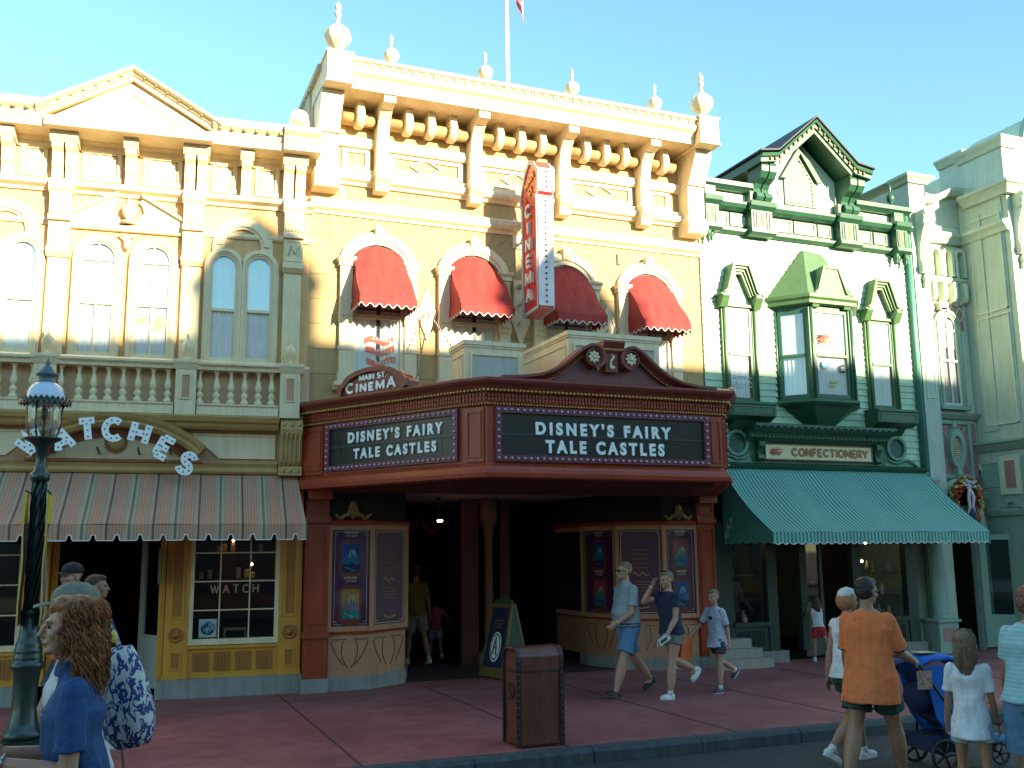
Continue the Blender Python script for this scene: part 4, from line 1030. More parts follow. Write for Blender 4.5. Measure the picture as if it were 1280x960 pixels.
for u in (-3.44, -1.69, -.31, mir(-.31)):
    b = MB(); h = .135
    b.fb(u - h, u + h, 0, .36, 3.71, 4.34); b.extx([(0, 4.34), (.37, 4.34), (.40, 4.40), (.42, 4.43), (.42, 4.47), (0, 4.47)], u - h - .045, u + h + .045)
    b.fring([(u - .07, 3.93), (u - .07, 4.28), (u + .07, 4.28), (u + .07, 3.93)], [(u - .05, 3.95), (u - .05, 4.26), (u + .05, 4.26), (u + .05, 3.95)], .36, .378)
    b.k = 1; b.fb(u - .05, u + .05, .36, .364, 3.95, 4.26); b.k = 0
    f = B1(b, 'pedestal', [yt, paint('salmon_inset', (.52, .27, .15), .6)])
    b = MB(); b.lathe([(r * .95, z * .86) for r, z in URN], 0, 0, 0, 24, 10, .12); b.build('urn', yt, f, (u, -.25, 4.47))
# cornice below and fascia with arched sign board
b = MB()
b.extx([(0, 3.55), (.22, 3.55), (.26, 3.58), (.28, 3.62), (.34, 3.64), (.38, 3.70), (.38, 3.72), (0, 3.735)], U0, -.44)
b.extx([(0, 2.95), (.10, 2.95), (.13, 2.98), (.13, 3.02), (.09, 3.04), (.12, 3.08), (0, 3.09)], U0, -.44)
B1(b, 'fascia_moulding', yh)
b = MB(); b.fb(U0, U1, .0, .05, 3.09, 3.55)
B1(b, 'fascia_board', paint('salmon_fascia', (.50, .27, .13), .6))
for s in (1, -1):
    f = lambda u: u if s == 1 else mir(u)
    P = [(f(-1.60), 3.50), (f(-.47), 3.50), (f(-.47), 3.16), (f(-1.22), 3.16)]
    b = MB(); b.fprism(P if s == 1 else P[::-1], .05, .062)
    q = [(UC + (x - UC) * 1.0, z) for x, z in P]; i = [(f(-1.52), 3.475), (f(-.50), 3.475), (f(-.50), 3.185), (f(-1.20), 3.185)]
    b.fring(q, i, .062, .08); B1(b, 'fascia_panel', yt)
for u in (-.27, mir(-.27)):
    b = MB(); b.extx([(0, 3.05), (.18, 3.05), (.22, 3.12), (.25, 3.25), (.26, 3.42), (.32, 3.50), (.34, 3.56), (.34, 3.66), (.30, 3.70), (0, 3.71)], u - .15, u + .15)
    for k in range(5): b.tube([(u - .12 + .06 * k, -d, z) for d, z in ((.19, 3.07), (.23, 3.13), (.262, 3.26), (.27, 3.42), (.33, 3.51))], .016, 6)
    b.fb(u - .16, u + .16, 0, .22, 2.93, 3.05)
    for k in range(3): b.ell((u - .1 + .1 * k, -.345, 3.62), (.025, .02, .025), 8, 6); b.ell((u - .1 + .1 * k, -.225, 2.99), (.025, .02, .025), 8, 6)
    B1(b, 'console', yh)
# arch
b = MB(); cz = 3.72 - 1.66; n = 20
R = 1.66; a0, a1 = 132, 48
def arcp(r, t, k): a = radians(a0 + (a1 - a0) * t); return (UC + r * cos(a) * 1.04, cz + r * sin(a))
rings = []
for k in range(n + 1):
    r6 = []
    for rr, d in ((R - .17, .05), (R - .17, .28), (R - .12, .32), (R - .09, .32), (R - .05, .38), (R - .0, .43), (R + .0, .05)):
        x, z = arcp(rr, k / n, 0); r6.append((x, -d, z))
    rings.append(r6)
b.loftq(rings); B1(b, 'sign_arch', yh)
b = MB(); P = [arcp(R - .16, k / n, 0) for k in range(n + 1)] + [(UC + 1.12, 3.12), (UC - 1.12, 3.12)]; b.fprism(P[::-1], .05, .065); B1(b, 'arch_panel', yt)
b = MB()
P = [arcp(R - .165, k / n, 0) for k in range(n + 1)]; P2 = [arcp(R - .29, k / n, 0) for k in range(n + 1)]; b.fring(P, P2, .05, .10, False); b.fb(UC - 1.1, UC + 1.1, .05, .12, 3.09, 3.13)
b.arcband(UC, 3.36, .115, .145, 0, 360, .065, .09, 24); B1(b, 'arch_inset', paint('dark_salmon', (.30, .11, .05), .6))
b = MB(); b.lathe([(.0, 0), (.115, 0), (.115, .02), (.08, .03), (.05, .05), (.02, .055), (0, .056)], 0, 0, 0, 24); b.xf(Matrix.Rotation(pi / 2, 4, 'X')); b.build('roundel', yh, yb, (0, -.064, 3.36))
# WATCHES sign: white letters on an arc with bulbs
sg = thing('shop_sign', 'arched row of white bulb studded letters reading WATCHES', 'sign', (y1x, y1y, 2.9), R1); 
spec = [('W', (-3.52, 3.08), 40), ('A', (-3.20, 3.15), 22), ('T', (-2.94, 3.29), 8), ('C', (-2.68, 3.32), 0), ('H', (-2.37, 3.31), -14), ('E', (-2.07, 3.15), -28), ('S', (-1.80, 2.97), -34)]
for ch, (u, z), an in spec:
    h = .33; kx = .90 if ch != 'W' else .80
    b = MB(); letter(b, ch, (u, z), h, .085, .40, .46, radians(an), 0, kx); lo = b.build('letter', c_white, sg, (-UC, 0, -2.9))
    b = MB()
    for st in GL[ch][1]:
        st2 = [(p[0] * kx * h, (.125 + p[1] * .75) * h) for p in st]; L = sum(hypot(st2[i + 1][0] - st2[i][0], st2[i + 1][1] - st2[i][1]) for i in range(len(st2) - 1)); m = max(2, int(L / .068)); 
        for k in range(m):
            d = L * (k + .5) / m if len(st) < 5 else L * (k + .5) / m
            for i in range(len(st2) - 1):
                l = hypot(st2[i + 1][0] - st2[i][0], st2[i + 1][1] - st2[i][1])
                if d <= l: t = d / l; x = st2[i][0] + (st2[i + 1][0] - st2[i][0]) * t; zz = st2[i][1] + (st2[i + 1][1] - st2[i][1]) * t; break
                d -= l
            ca, sa = cos(radians(an)), sin(radians(an)); b.ell((u + x * ca - zz * sa, -.468, z + x * sa + zz * ca), (.011, .012, .011), 6, 4)
    tag(b.build('letter_bulbs', c_brown, lo), kind='stuff')
b = MB()
for u in (-3.3, -2.75, -2.25, -1.85): b.tube([(u, -.02, 3.2), (u, -.40, 3.25)], .015, 6)
b.build('sign_bracket', c_brown, sg, (-UC, 0, -2.9))
# ---- striped awning
aw1 = [(0.00, (0.448, 0.360, 0.224)), (0.02, (0.157, 0.100, 0.104)), (0.07, (0.448, 0.360, 0.224)), (0.11, (0.336, 0.290, 0.216)), (0.13, (0.493, 0.410, 0.264)), (0.16, (0.314, 0.270, 0.200)), (0.18, (0.470, 0.390, 0.240)), (0.22, (0.650, 0.270, 0.184)), (0.27, (0.470, 0.390, 0.240)), (0.31, (0.314, 0.270, 0.200)), (0.33, (0.493, 0.410, 0.264)), (0.37, (0.314, 0.270, 0.208)), (0.39, (0.470, 0.400, 0.256)), (0.46, (0.515, 0.460, 0.336)), (0.50, (0.134, 0.240, 0.168)), (0.56, (0.515, 0.460, 0.336)), (0.59, (0.448, 0.360, 0.224)), (0.63, (0.314, 0.270, 0.200)), (0.65, (0.493, 0.410, 0.264)), (0.69, (0.314, 0.270, 0.200)), (0.71, (0.470, 0.390, 0.240)), (0.76, (0.650, 0.270, 0.184)), (0.81, (0.470, 0.390, 0.240)), (0.85, (0.314, 0.270, 0.200)), (0.87, (0.493, 0.410, 0.264)), (0.91, (0.314, 0.270, 0.200)), (0.93, (0.470, 0.390, 0.240)), (0.97, (0.515, 0.420, 0.288))]
aw1 = [(p, (c[0] * .96, c[1] * .72, c[2] * .68)) for p, c in aw1]
m_aw1 = stripes('striped_canvas', aw1, .54)
def awning(name, label, cat, root, rz, x0, x1, ztop, zhem, d, mat, val, scal, flare, sag=.02, sides=True, piping=c_piping, square=False, width=.02):
    t = thing(name, label, cat, root, rz)
    n = int((x1 - x0) / .05); m = 12
    def P(i, t_):
        u = i / n; x = x0 + (x1 - x0) * u; dd = .04 + (d - .04) * t_; z = ztop + (zhem + val - ztop) * t_
        s = sag * sin(pi * t_) * (1 + .5 * sin(u * (x1 - x0) * 5.2)) + .004 * sin(u * 40 + t_ * 3)
        return (x + flare * (2 * u - 1) * t_, -dd + s * .3, z - s)
    b = MB(); b.loftq([[P(i, k / m) for i in range(n + 1)] for k in range(m + 1)], True, False, False); b.build('canopy', mat, t)
    # valance
    L = 0; path = []
    pl0 = [(x0 - flare, -.1 - (d - .1) * k / 20) for k in range(20)]; pf = [(x0 - flare + (x1 - x0 + 2 * flare) * k / (n * 5), -d) for k in range(n * 5 + 1)]; pr = [(x1 + flare, -d + (d - .1) * k / 20) for k in range(1, 21)]
    path = pf
    top = []; bot = []
    for i, p in enumerate(path):
        x = p[0]; ph = (x - x0) / scal; fr_ = ph - math.floor(ph)
        if square: dz = .07 * min(1, max(0, (abs(fr_ - .5) - .36) / .07))
        else: dz = .035 * (1 - abs(sin(pi * ph)))
        wob = .010 * sin(x * 9) + .006 * sin(x * 23)
        top.append((x, p[1], zhem + val - .006 * sin(pi * i / len(path)))); bot.append((x, p[1] + wob, zhem + dz))
    mid = [(a[0], (a[1] + c[1]) / 2, (a[2] + c[2]) / 2) for a, c in zip(top, bot)]
    b = MB(); b.loftq([top, mid, bot], True, False, False); v = b.build('valance', mat, t)
    b = MB(); b.tube(bot, .007, 5); b.build('piping', piping, v)
    if sides:
        for s, xx in ((-1, x0), (1, x1)):
            b = MB(); rows = []
            for k in range(m + 1):
                p = P(0 if s == -1 else n, k / m); row = []
                for j in range(9):
                    zb = zhem + .035 * abs(sin(k * 1.6)); row.append((p[0] + .012 * sin(k * 1.3 + j), p[1], p[2] + (zb - p[2]) * j / 8))
                rows.append(row)
            b.loftq(rows, True, False, False); b.build('side_curtain', mat, t)
    b = MB()
    for xx in (x0 + .1, (x0 + x1) / 2, x1 - .1): b.tube([(xx, -.05, zhem + .15), (xx, -d + .04, zhem + val - .03)], .014, 6)
    b.tube([(x0, -d + .02, zhem + val - .015), (x1, -d + .02, zhem + val - .015)], .014, 6); b.build('awning_frame', c_brown, t)
    return t
awning('striped_awning', 'pink, green and grey striped awning over the watch shop front', 'awning', (y1x, y1y, 0), R1, U0 - UC, -.16 - UC, 2.96, 2.04, 1.05, m_aw1, .20, .27, .06, .03, False, square=True)
# ---- shop front
b = MB()
for u in (-.21, -1.68, mir(-.21), mir(-1.68)):
    h = .15
    b.fb(u - h, u + h, -.1, .05, .24, 2.95)
    b.fring([(u - .09, 1.02), (u - .09, 2.2), (u + .09, 2.2), (u + .09, 1.02)], [(u - .06, 1.05), (u - .06, 2.1), (u + .06, 2.1), (u + .06, 1.05)], .05, .07)
    b.fb(u - h - .01, u + h + .01, .05, .075, .24, .30)
    b.fring([(u - .07, .36), (u - .07, .60), (u + .07, .60), (u + .07, .36)], [(u - .05, .38), (u - .05, .58), (u + .05, .58), (u + .05, .38)], .05, .068)
    b.k = 1; b.fb(u - .058, u + .058, .05, .058, 1.06, 2.1); b.fb(u - .045, u + .045, .05, .056, .39, .57); b.k = 0
B1(b, 'shop_pilaster', [yo, yo2])
for u in (-.21, -1.68, mir(-.21), mir(-1.68)):
    b = MB(); b.lathe([(.0, 0), (.095, 0), (.095, .02), (.08, .035), (.065, .02), (.05, .02), (.045, .04), (.02, .045), (.015, .06), (0, .062)], 0, 0, 0, 24); b.xf(Matrix.Rotation(pi / 2, 4, 'X')); b.build('rosette', yo2, yb, (u - UC, -.05, .81))
for s in (1, -1):
    f = lambda u: u if s == 1 else mir(u)
    a, e = sorted((f(-1.53), f(-.36)))
    b = MB(); b.fb(a, e, -.1, .03, .24, .64); b.fb(a, e, -.1, .07, .625, .66)
    B1(b, 'stall_riser', yo)
    b = MB()
    for k in range(4):
        x = a + .07 + k * (e - a - .08) / 4; w_ = (e - a) / 4 - .08
        b.fb(x, x + w_, .03, .045, .33, .58)
        for j in range(4): b.fb(x + .02 + j * (w_ - .03) / 4, x + .02 + j * (w_ - .03) / 4 + .022, .045, .056, .35, .56)
    B1(b, 'riser_panel', yo2)
    b = MB(); b.fring([(a, .67), (a, 2.3), (e, 2.3), (e, .67)], [(a + .055, .745), (a + .055, 2.25), (e - .055, 2.25), (e - .055, .745)], -.06, .04); b.box(a, e, -.04, .1, 2.3, 2.95)
    fw = B1(b, 'shop_window', yt)
    b = MB()
    for k in (1, 2): x = a + (e - a) * k / 3; b.fb(x - .008, x + .008, -.03, .0, .745, 2.25)
    for z in (1.12, 1.50, 1.88): b.fb(a + .05, e - .05, -.03, .001, z - .008, z + .008)
    b.build('glazing_bar', yt, fw)
    b = MB(); b.fb(a + .05, e - .05, -.045, -.04, .745, 2.25); b.build('pane', g_shop, fw)
    b = MB(); b.box(a, e, .75, .78, .6, 2.9); b.box(a, e, .1, .75, .66, .70); b.box(a, e, .1, .78, 2.7, 2.74); b.build('display_box', c_dark, fw)
b = MB()
for a, e in ((U0, mir(-1.5)), (-1.88, U1 + .0)): b.fb(a - .03, e + .0, -.1, .09, .0, .235); b.fb(a - .03, e, -.1, .075, .235, .245)
B1(b, 'plinth', c_grey)
# things in the right window: gilt lettering on the glass, framed plate, shelf of clocks
t = thing('window_lettering', 'faded gilt lettering on the watch shop window glass', 'lettering', (y1x + cos(R1) * (-.95 - UC), y1y + sin(R1) * (-.95 - UC), 1.2), R1)
b = MB(); line(b, 'WATCH', 0, .14, .12, .02, .046, .05, .5, .04, .9, True); line(b, 'TIMES', 0, -.03, .07, .012, .046, .05, .7, .03, .9, True) if False else None
b.build('gilt_letters', paint('faded_gilt', (.35, .22, .12), .5), t)
t = thing('framed_plate', 'white square frame with round blue picture standing in the watch shop window', 'plate', (y1x + cos(R1) * (-1.28 - UC), y1y + sin(R1) * (-1.28 - UC), .0), R1)
b = MB(); b.box(-.115, .115, .08, .10, .76, 1.0); b.build('frame', c_white, t)
b = MB(); b.lathe([(0, 0), (.09, 0), (.09, .01), (0, .012)], 0, 0, 0, 24); b.xf(Matrix.Rotation(pi / 2, 4, 'X')); b.build('round_picture', patterned('blue_round_print', [(.4, (.02, .10, .2)), (.5, (.1, .35, .45)), (.6, (.6, .75, .75))], 22), t, (0, .08, .88))
t = thing('small_stool', 'small ornate display stand in the watch shop window', 'stand', (y1x + cos(R1) * (-.92 - UC), y1y + sin(R1) * (-.92 - UC), .70), R1)
b = MB(); b.box(-.15, .15, .12, .3, .14, .17); 
for sx in (-.12, .12):
    for y in (.14, .28): b.tube([(sx, y, .15), (sx * 1.2, y, .08), (sx, y, .0)], .012, 6)
b.build('stand_frame', paint('carved_wood', (.25, .18, .10), .6), t)
random.seed(3)
for k in range(9):
    u = -1.38 + .1 * k + random.uniform(-.02, .02); z = random.choice((1.53, 1.9)); h = random.uniform(.05, .16)
    t = thing('mantel_clock', 'small gilt clock on the dim shelves of the watch shop window', 'clock', (y1x + cos(R1) * (u - UC), y1y + sin(R1) * (u - UC), z), R1, 'small clocks on the watch shop shelves')
    b = MB(); b.box(-.03, .03, .42, .48, 0, h); b.ell((0, .42, h * .7), (.022, .006, .022), 10, 6); b.build('clock_case', paint('aged_brass', (.45, .28, .10), .35, metal=.4), t)
b = MB(); b.box(-1.5, -.4, .38, .6, 1.5, 1.52); b.box(-1.5, -.4, .38, .6, 1.88, 1.9); B1(b, 'display_shelf', c_brown)
# recess & door
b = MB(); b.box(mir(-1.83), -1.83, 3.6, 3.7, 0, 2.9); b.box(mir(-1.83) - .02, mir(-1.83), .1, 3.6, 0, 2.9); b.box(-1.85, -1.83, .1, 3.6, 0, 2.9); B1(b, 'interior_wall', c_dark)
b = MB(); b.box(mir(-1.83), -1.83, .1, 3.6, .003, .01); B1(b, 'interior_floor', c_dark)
d0 = thing
b = MB(); b.fring([(0, .1), (0, 2.2), (.72, 2.2), (.72, .1)], [(.12, .78), (.12, 2.08), (.60, 2.08), (.60, .78)], 0, .045); b.fb(.01, .71, .005, .03, .11, .79)
for k in (0, 1): b.fring([(.12 + .26 * k, .2), (.12 + .26 * k, .68), (.34 + .26 * k, .68), (.34 + .26 * k, .2)], [(.14 + .26 * k, .22), (.14 + .26 * k, .66), (.32 + .26 * k, .66), (.32 + .26 * k, .22)], .03, .055)
for k in (0, 1):
    for j in range(2): b.fb(.19 + .26 * k + .06 * j, .215 + .26 * k + .06 * j, .03, .05, .24, .64)
o = b.build('door', paint('grey_white_door', (.48, .48, .42), .5), yb, (-1.86 - UC, .12, 0), radians(118))
q = MB(); q.fb(.1, .62, .018, .024, .78, 2.08); q.build('pane', g_shop, o)
q = MB(); q.tube([(.66, -.05, 1.0), (.66, -.10, 1.05), (.66, -.10, 1.2), (.66, -.05, 1.25)], .012, 6); q.box(.64, .68, -.052, -.045, .95, 1.3); q.build('handle', c_brown, o)
b = MB()
for u in (mir(-1.83) + .05,): b.box(u - .04, u + .04, .1, .14, 0, 2.9)
b.box(-1.92, -1.84, .02, .10, 0, 2.9); B1(b, 'door_jamb', yo)
t = thing('wall_notice', 'small framed notice on the pillar beside the watch shop door', 'sign', (y1x + cos(R1) * (-1.74 - UC), y1y + sin(R1) * (-1.74 - UC), 1.2), R1)
b = MB(); b.box(-.19, -.15, -.30, -.04, .28, .75); b.build('notice_board', paint('dark_bronze', (.16, .11, .05), .5), t)
q = MB(); q.box(-.194, -.190, -.26, -.08, .34, .68); q.build('notice_sheet', paint('dim_sheet', (.30, .26, .15), .6), t)
# stickers in the centre window
t = thing('window_notice', 'yellow oval notice in the lower pane of the centre right window', 'notice', (y1x + cos(R1) * (-2.08 - UC), y1y + sin(R1) * (-2.08 - UC), 4.9), R1)
b = MB(); b.loftq([[(.075 * cos(a), y, .13 + .115 * sin(a)) for a in [2 * pi * k / 24 for k in range(24)]] for y in (-.034, -.030)]); b.build('oval_sheet', paint('yellow_card', (.75, .58, .15), .6), t)
b = MB()
for k in range(6): b.fb(-.045 + .01 * abs(k - 2.5), .045 - .01 * abs(k - 2.5), .034, .036, .06 + .025 * k, .067 + .025 * k)
b.build('small_print', yh, t)
t = thing('window_sign', 'pale box lettered sign in the lower pane of the centre right window', 'sign', (y1x + cos(R1) * (-2.33 - UC), y1y + sin(R1) * (-2.33 - UC), 4.98), R1)
b = MB(); b.fring([(-.09, 0), (-.09, .15), (.09, .15), (.09, 0)], [(-.08, .01), (-.08, .14), (.08, .14), (.08, .01)], .028, .034)
for k in range(6): b.fb(-.07 + .024 * k, -.056 + .024 * k, .028, .033, .03 + .01 * (k % 2), .12)
b.build('sign_face', yh, t)
# ================================================================== GREEN CONFECTIONERY (b3)
GX = 11.6
gb = thing('confectionery_building', 'mint clapboard building with dark green trim, gabled dormer and oriel window', 'building', (GX, 14.1, 0))
def B3(mb, name, mat, parent=None): return mb.build(name, mat, parent or gb, (-GX, 0, 0) if parent is None else (0, 0, 0))
gw = paint('mint_clapboard', (.44, .62, .42), .55, bsc=40); gg = paint('bottle_green_paint', (.028, .105, .055), .4); gl = paint('leaf_green_paint', (.07, .16, .055), .45)
gc = paint('pale_mint_panel', (.66, .74, .58), .6)
G0, G1 = 9.25, 13.92
b = MB(); zz = 3.2; prof = []
while zz < 7.30: prof += [(.022, zz), (.004, zz + .112)]; zz += .115
b.extx([(-.2, 3.2)] + prof + [(-.2, zz)], G0, G1)
b.box(G0, G1, .0, .2, zz - .02, 8.15); b.box(G0, G0 + .2, .2, 8, 0, 8.1); b.box(G1 - .2, G1, .2, 8, 0, 8.1); b.box(G0 + .2, G1 - .2, 7.8, 8, 0, 8.1); b.box(G0 + .2, G1 - .2, .2, 7.79, 7.7, 7.8); b.box(G0 + .2, G1 - .2, .2, 7.79, 2.95, 3.05)
B3(b, 'wall', gw)
b = MB()
b.extx([(0, 7.32), (.06, 7.32), (.12, 7.36), (.12, 7.41), (.04, 7.45), (0, 7.45)], G0, G1)
b.extx([(0, 7.74), (.08, 7.74), (.16, 7.78), (.20, 7.84), (.20, 7.88), (0, 7.92)], G0, G1)
b.extx([(-.3, 8.10), (.10, 8.10), (.16, 8.14), (.20, 8.16), (.20, 8.24), (-.3, 8.27)], G0, 10.3); b.extx([(-.3, 8.10), (.10, 8.10), (.16, 8.14), (.20, 8.16), (.20, 8.24), (-.3, 8.27)], 12.6, G1)
B3(b, 'cornice', gg)
for a, e in ((9.50, 9.86), (9.90, 10.26), (10.74, 11.22), (11.27, 11.75), (11.80, 12.10), (12.72, 13.06), (13.10, 13.42)):
    b = MB(); b.fring([(a, 7.48), (a, 7.72), (e, 7.72), (e, 7.48)], [(a + .035, 7.515), (a + .035, 7.685), (e - .035, 7.685), (e - .035, 7.515)], 0, .03); b.k = 1; b.fb(a + .03, e - .03, 0, .01, 7.51, 7.69); B3(b, 'frieze_panel', [gg, gc])
b = MB(); b.fb(G0, 10.3, 0, .012, 7.93, 8.09); b.fb(12.6, G1, 0, .012, 7.93, 8.09); B3(b, 'parapet_panel', gc)
def gpil(c, w_, top=True):
    b = MB(); h = w_ / 2
    b.fb(c - h, c + h, 0, .20, 7.40, 7.78); b.extx([(0, 7.30), (.18, 7.30), (.26, 7.34), (.26, 7.40), (0, 7.42)], c - h - .04, c + h + .04)
    b.extx([(0, 7.76), (.20, 7.76), (.28, 7.82), (.30, 7.90), (0, 7.94)], c - h - .05, c + h + .05); b.fb(c - h + .02, c + h - .02, 0, .16, 7.9, 8.12)
    for k in (-3, -2, 2, 3): b.fb(c + k * h / 4 - .012, c + k * h / 4 + .012, .2, .215, 7.44, 7.74)
    b.k = 1; b.fb(c - .02, c + .02, .2, .203, 7.46, 7.72); b.k = 0
    B3(b, 'cornice_pilaster', [gg, c_score])
for c, w_ in ((10.45, .44), (12.38, .42)): gpil(c, w_)
for c in (9.42, 13.62): gpil(c, .26)
for c in (9.36, 13.50, 13.72):
    b = MB(); b.lathe([(.01, 0), (.03, .03), (.02, .06), (.045, .10), (.05, .16), (.06, .2)], c, -.14, 7.10, 10); b.lathe([(.01, 0), (.03, .03), (.02, .06), (.045, .10), (.05, .16)], c + .1, -.08, 7.14, 10); B3(b, 'drop_pendant', gg)
b = MB(); b.lathe([(.04, 0), (.03, .06), (.07, .10), (.08, .16), (.06, .21), (.02, .24), (.015, .3), (.03, .33), (.005, .48)], 0, 0, 0, 14); b.build('finial', gg, gb, (13.5 - GX, -.1, 8.26))
# gabled dormer
b = MB(); b.fprism([(10.72, 8.0), (10.72, 8.6), (11.49, 9.30), (12.27, 8.6), (12.27, 8.0)], -5.5, .006); b.box(10.3, 10.72, .3, 5.5, 8.0, 8.45); b.box(12.27, 12.65, .3, 5.5, 8.0, 8.45); dm = B3(b, 'dormer', gc)
b = MB(); AP = (11.49, 9.55)
for s in (-1, 1):
    f = lambda u: 11.49 + s * u
    sec = lambda u, z: [(f(u), 5.5, z), (f(u), -.50, z), (f(u), -.50, z + .07), (f(u), -.54, z + .09), (f(u), -.56, z + .14), (f(u), 5.5, z + .17)]
    b.k = 0; b.loftq([sec(0, 9.36), sec(.86, 8.60), sec(1.22, 8.54)])
    b.k = 1; b.loftq([[(f(u), 5.6, z), (f(u), -.58, z), (f(u), -.58, z + .03), (f(u), 5.6, z + .03)] for u, z in ((0, 9.535), (.87, 8.775), (1.26, 8.715))]); b.k = 0
    b.loftq([[(f(u), -.47, z), (f(u), -.47, z + .1), (f(u), -.44, z + .1), (f(u), -.44, z)] for u, z in ((0, 9.27), (.80, 8.56))])
b.build('dormer_roof', [gg, c_roof], dm)
b = MB()
for s in (-1, 1):
    for k in range(10): u = .08 + .105 * k; zt = 9.36 - (u / .86 * .76 if u < .86 else .76 + (u - .86) * .16); b.fb(11.49 + s * u - .012, 11.49 + s * u + .012, .50, .535, zt + .02, zt + .07)
b.build('eave_bulbs', c_score, dm)
b = MB(); 
V = [(11.20, 8.06), (11.20, 8.52), (11.46, 8.92), (11.72, 8.52), (11.72, 8.06)]
b.fring([(11.10, 8.02), (11.10, 8.52), (11.46, 9.06), (11.82, 8.52), (11.82, 8.02)], V, 0, .04); b.fring([(11.0, 8.50), (11.46, 9.18), (11.92, 8.50)], [(11.12, 8.50), (11.46, 9.02), (11.80, 8.50)], .04, .10, False)
b.build('louvre_frame', gg, dm)
b = MB()
for k in range(11):
    z = 8.08 + .072 * k; hw = .25 if z < 8.5 else .25 * (8.92 - z) / .40
    if hw > .02: b.loftq([[(11.46 - hw, -.005, z + .05), (11.46 - hw, -.035, z), (11.46 - hw, -.03, z + .045)], [(11.46 + hw, -.005, z + .05), (11.46 + hw, -.035, z), (11.46 + hw, -.03, z + .045)]])
b.build('louvres', c_trim, dm)
for cx_ in (10.93, 12.02):
    b = MB(); s = -1 if cx_ < 11.4 else 1; b.fring([(cx_ - .09, 8.06), (cx_ + .02, 8.50), (cx_ + .12, 8.06)], [(cx_ - .06, 8.08), (cx_ + .02, 8.42), (cx_ + .09, 8.08)], 0, .02); b.tube([(cx_ - .02, -.02, 8.12), (cx_ + .05, -.025, 8.2), (cx_, -.02, 8.3)], .012, 5); b.build('carved_triangle', gc, dm)
for c in (10.50, 12.45):
    for dx in (-.09, .09):
        b = MB(); b.extx([(0, 7.95), (.22, 7.95), (.26, 8.0), (.24, 8.08), (.16, 8.12), (.14, 8.18), (.20, 8.26), (.34, 8.32), (.42, 8.42), (.43, 8.52), (.40, 8.60), (0, 8.60)], c + dx - .075, c + dx + .075); b.build('dormer_bracket', gg, gb, (-GX, 0, 0))
# windows with steep hoods
def hood(b, c, hw, z, top, d):
    o = [(c - hw - .12, z), (c - hw + .02, z + .10), (c - .17, top), (c + .17, top), (c + hw - .02, z + .10), (c + hw + .12, z)]
    i = [(c - hw + .03, z - .05), (c - hw + .12, z + .02), (c - .05, top - .17), (c + .05, top - .17), (c + hw - .12, z + .02), (c + hw - .03, z - .05)]
    for k, (t, dd) in enumerate(((0, d), (.25, d - .04), (.5, d - .08), (.75, d - .11))):
        oo = [(x + (xi - x) * t, zz_ + (zi - zz_) * t) for (x, zz_), (xi, zi) in zip(o, i)]; ii = [(x + (xi - x) * (t + .25), zz_ + (zi - zz_) * (t + .25)) for (x, zz_), (xi, zi) in zip(o, i)]
        b.fring(oo, ii, 0.01, dd, False)
    for s in (-1, 1): b.extx([(0, z - .20), (d * .55, z - .20), (d * .8, z - .10), (d, z - .02), (d, z + .04), (0, z + .06)], c + s * (hw) - .07, c + s * (hw) + .07)
def gwin(c, hw, name='window'):
    b = MB(); hood(b, c, .34, 6.16, 6.74, .24)
    for s in (-1, 1):
        b.fb(c + s * hw - .045, c + s * hw + .045, 0, .07, 4.30, 6.05); b.tube([(c + s * hw, -.085, 4.32), (c + s * hw, -.085, 6.0)], .025, 8)
    b.fb(c - hw, c + hw, 0, .10, 5.99, 6.04)
    f = B3(b, 'window', gl)
    b = MB(); b.fprism([(c - .27, 6.04), (c - .06, 6.55), (c + .06, 6.55), (c + .27, 6.04)], 0.01, .03); b.build('gable_panel', gc, f)
    b = MB(); e = hw - .045; b.fb(c - e, c + e, .022, .024, 4.35, 6.0); b.build('recess', c_dark, f)  # near-black sheet on the wall, the dark inside is coloured in
    b = MB(); b.fring([(c - e, 4.35), (c - e, 5.99), (c + e, 5.99), (c + e, 4.35)], [(c - e + .05, 4.41), (c - e + .05, 5.94), (c + e - .05, 5.94), (c + e - .05, 4.41)], .024, .055); b.fb(c - e + .04, c + e - .04, .03, .07, 5.14, 5.19); b.build('sash', gg, f)
    b = MB(); b.fb(c - e + .04, c + e - .04, .028, .031, 5.17, 5.95); b.build('blind', c_curtain, f)
    b = MB(); curtain(b, c - e + .05, c + e - .10, 4.41, 5.15, .036, .005, .06); b.build('curtain', c_curtain, f)
    b = MB(); b.fb(c - e + .045, c + e - .045, .044, .047, 4.41, 5.94); b.build('pane', g_win, f)
    b = MB(); b.extx([(0, 3.99), (.20, 3.99), (.30, 4.04), (.36, 4.06), (.36, 4.24), (.38, 4.26), (.38, 4.30), (0, 4.31)], c - .46, c + .46); b.fring([(c - .42, 4.08), (c - .42, 4.22), (c + .42, 4.22), (c + .42, 4.08)], [(c - .40, 4.095), (c - .40, 4.205), (c + .40, 4.205), (c + .40, 4.095)], .36, .372); b.extx([(0, 3.86), (.08, 3.86), (.16, 3.93), (.22, 3.99), (0, 4.0)], c - .30, c + .30); b.build('window_box', gg, f)
    return f
gwin(9.95, .31); gwin(13.05, .31)
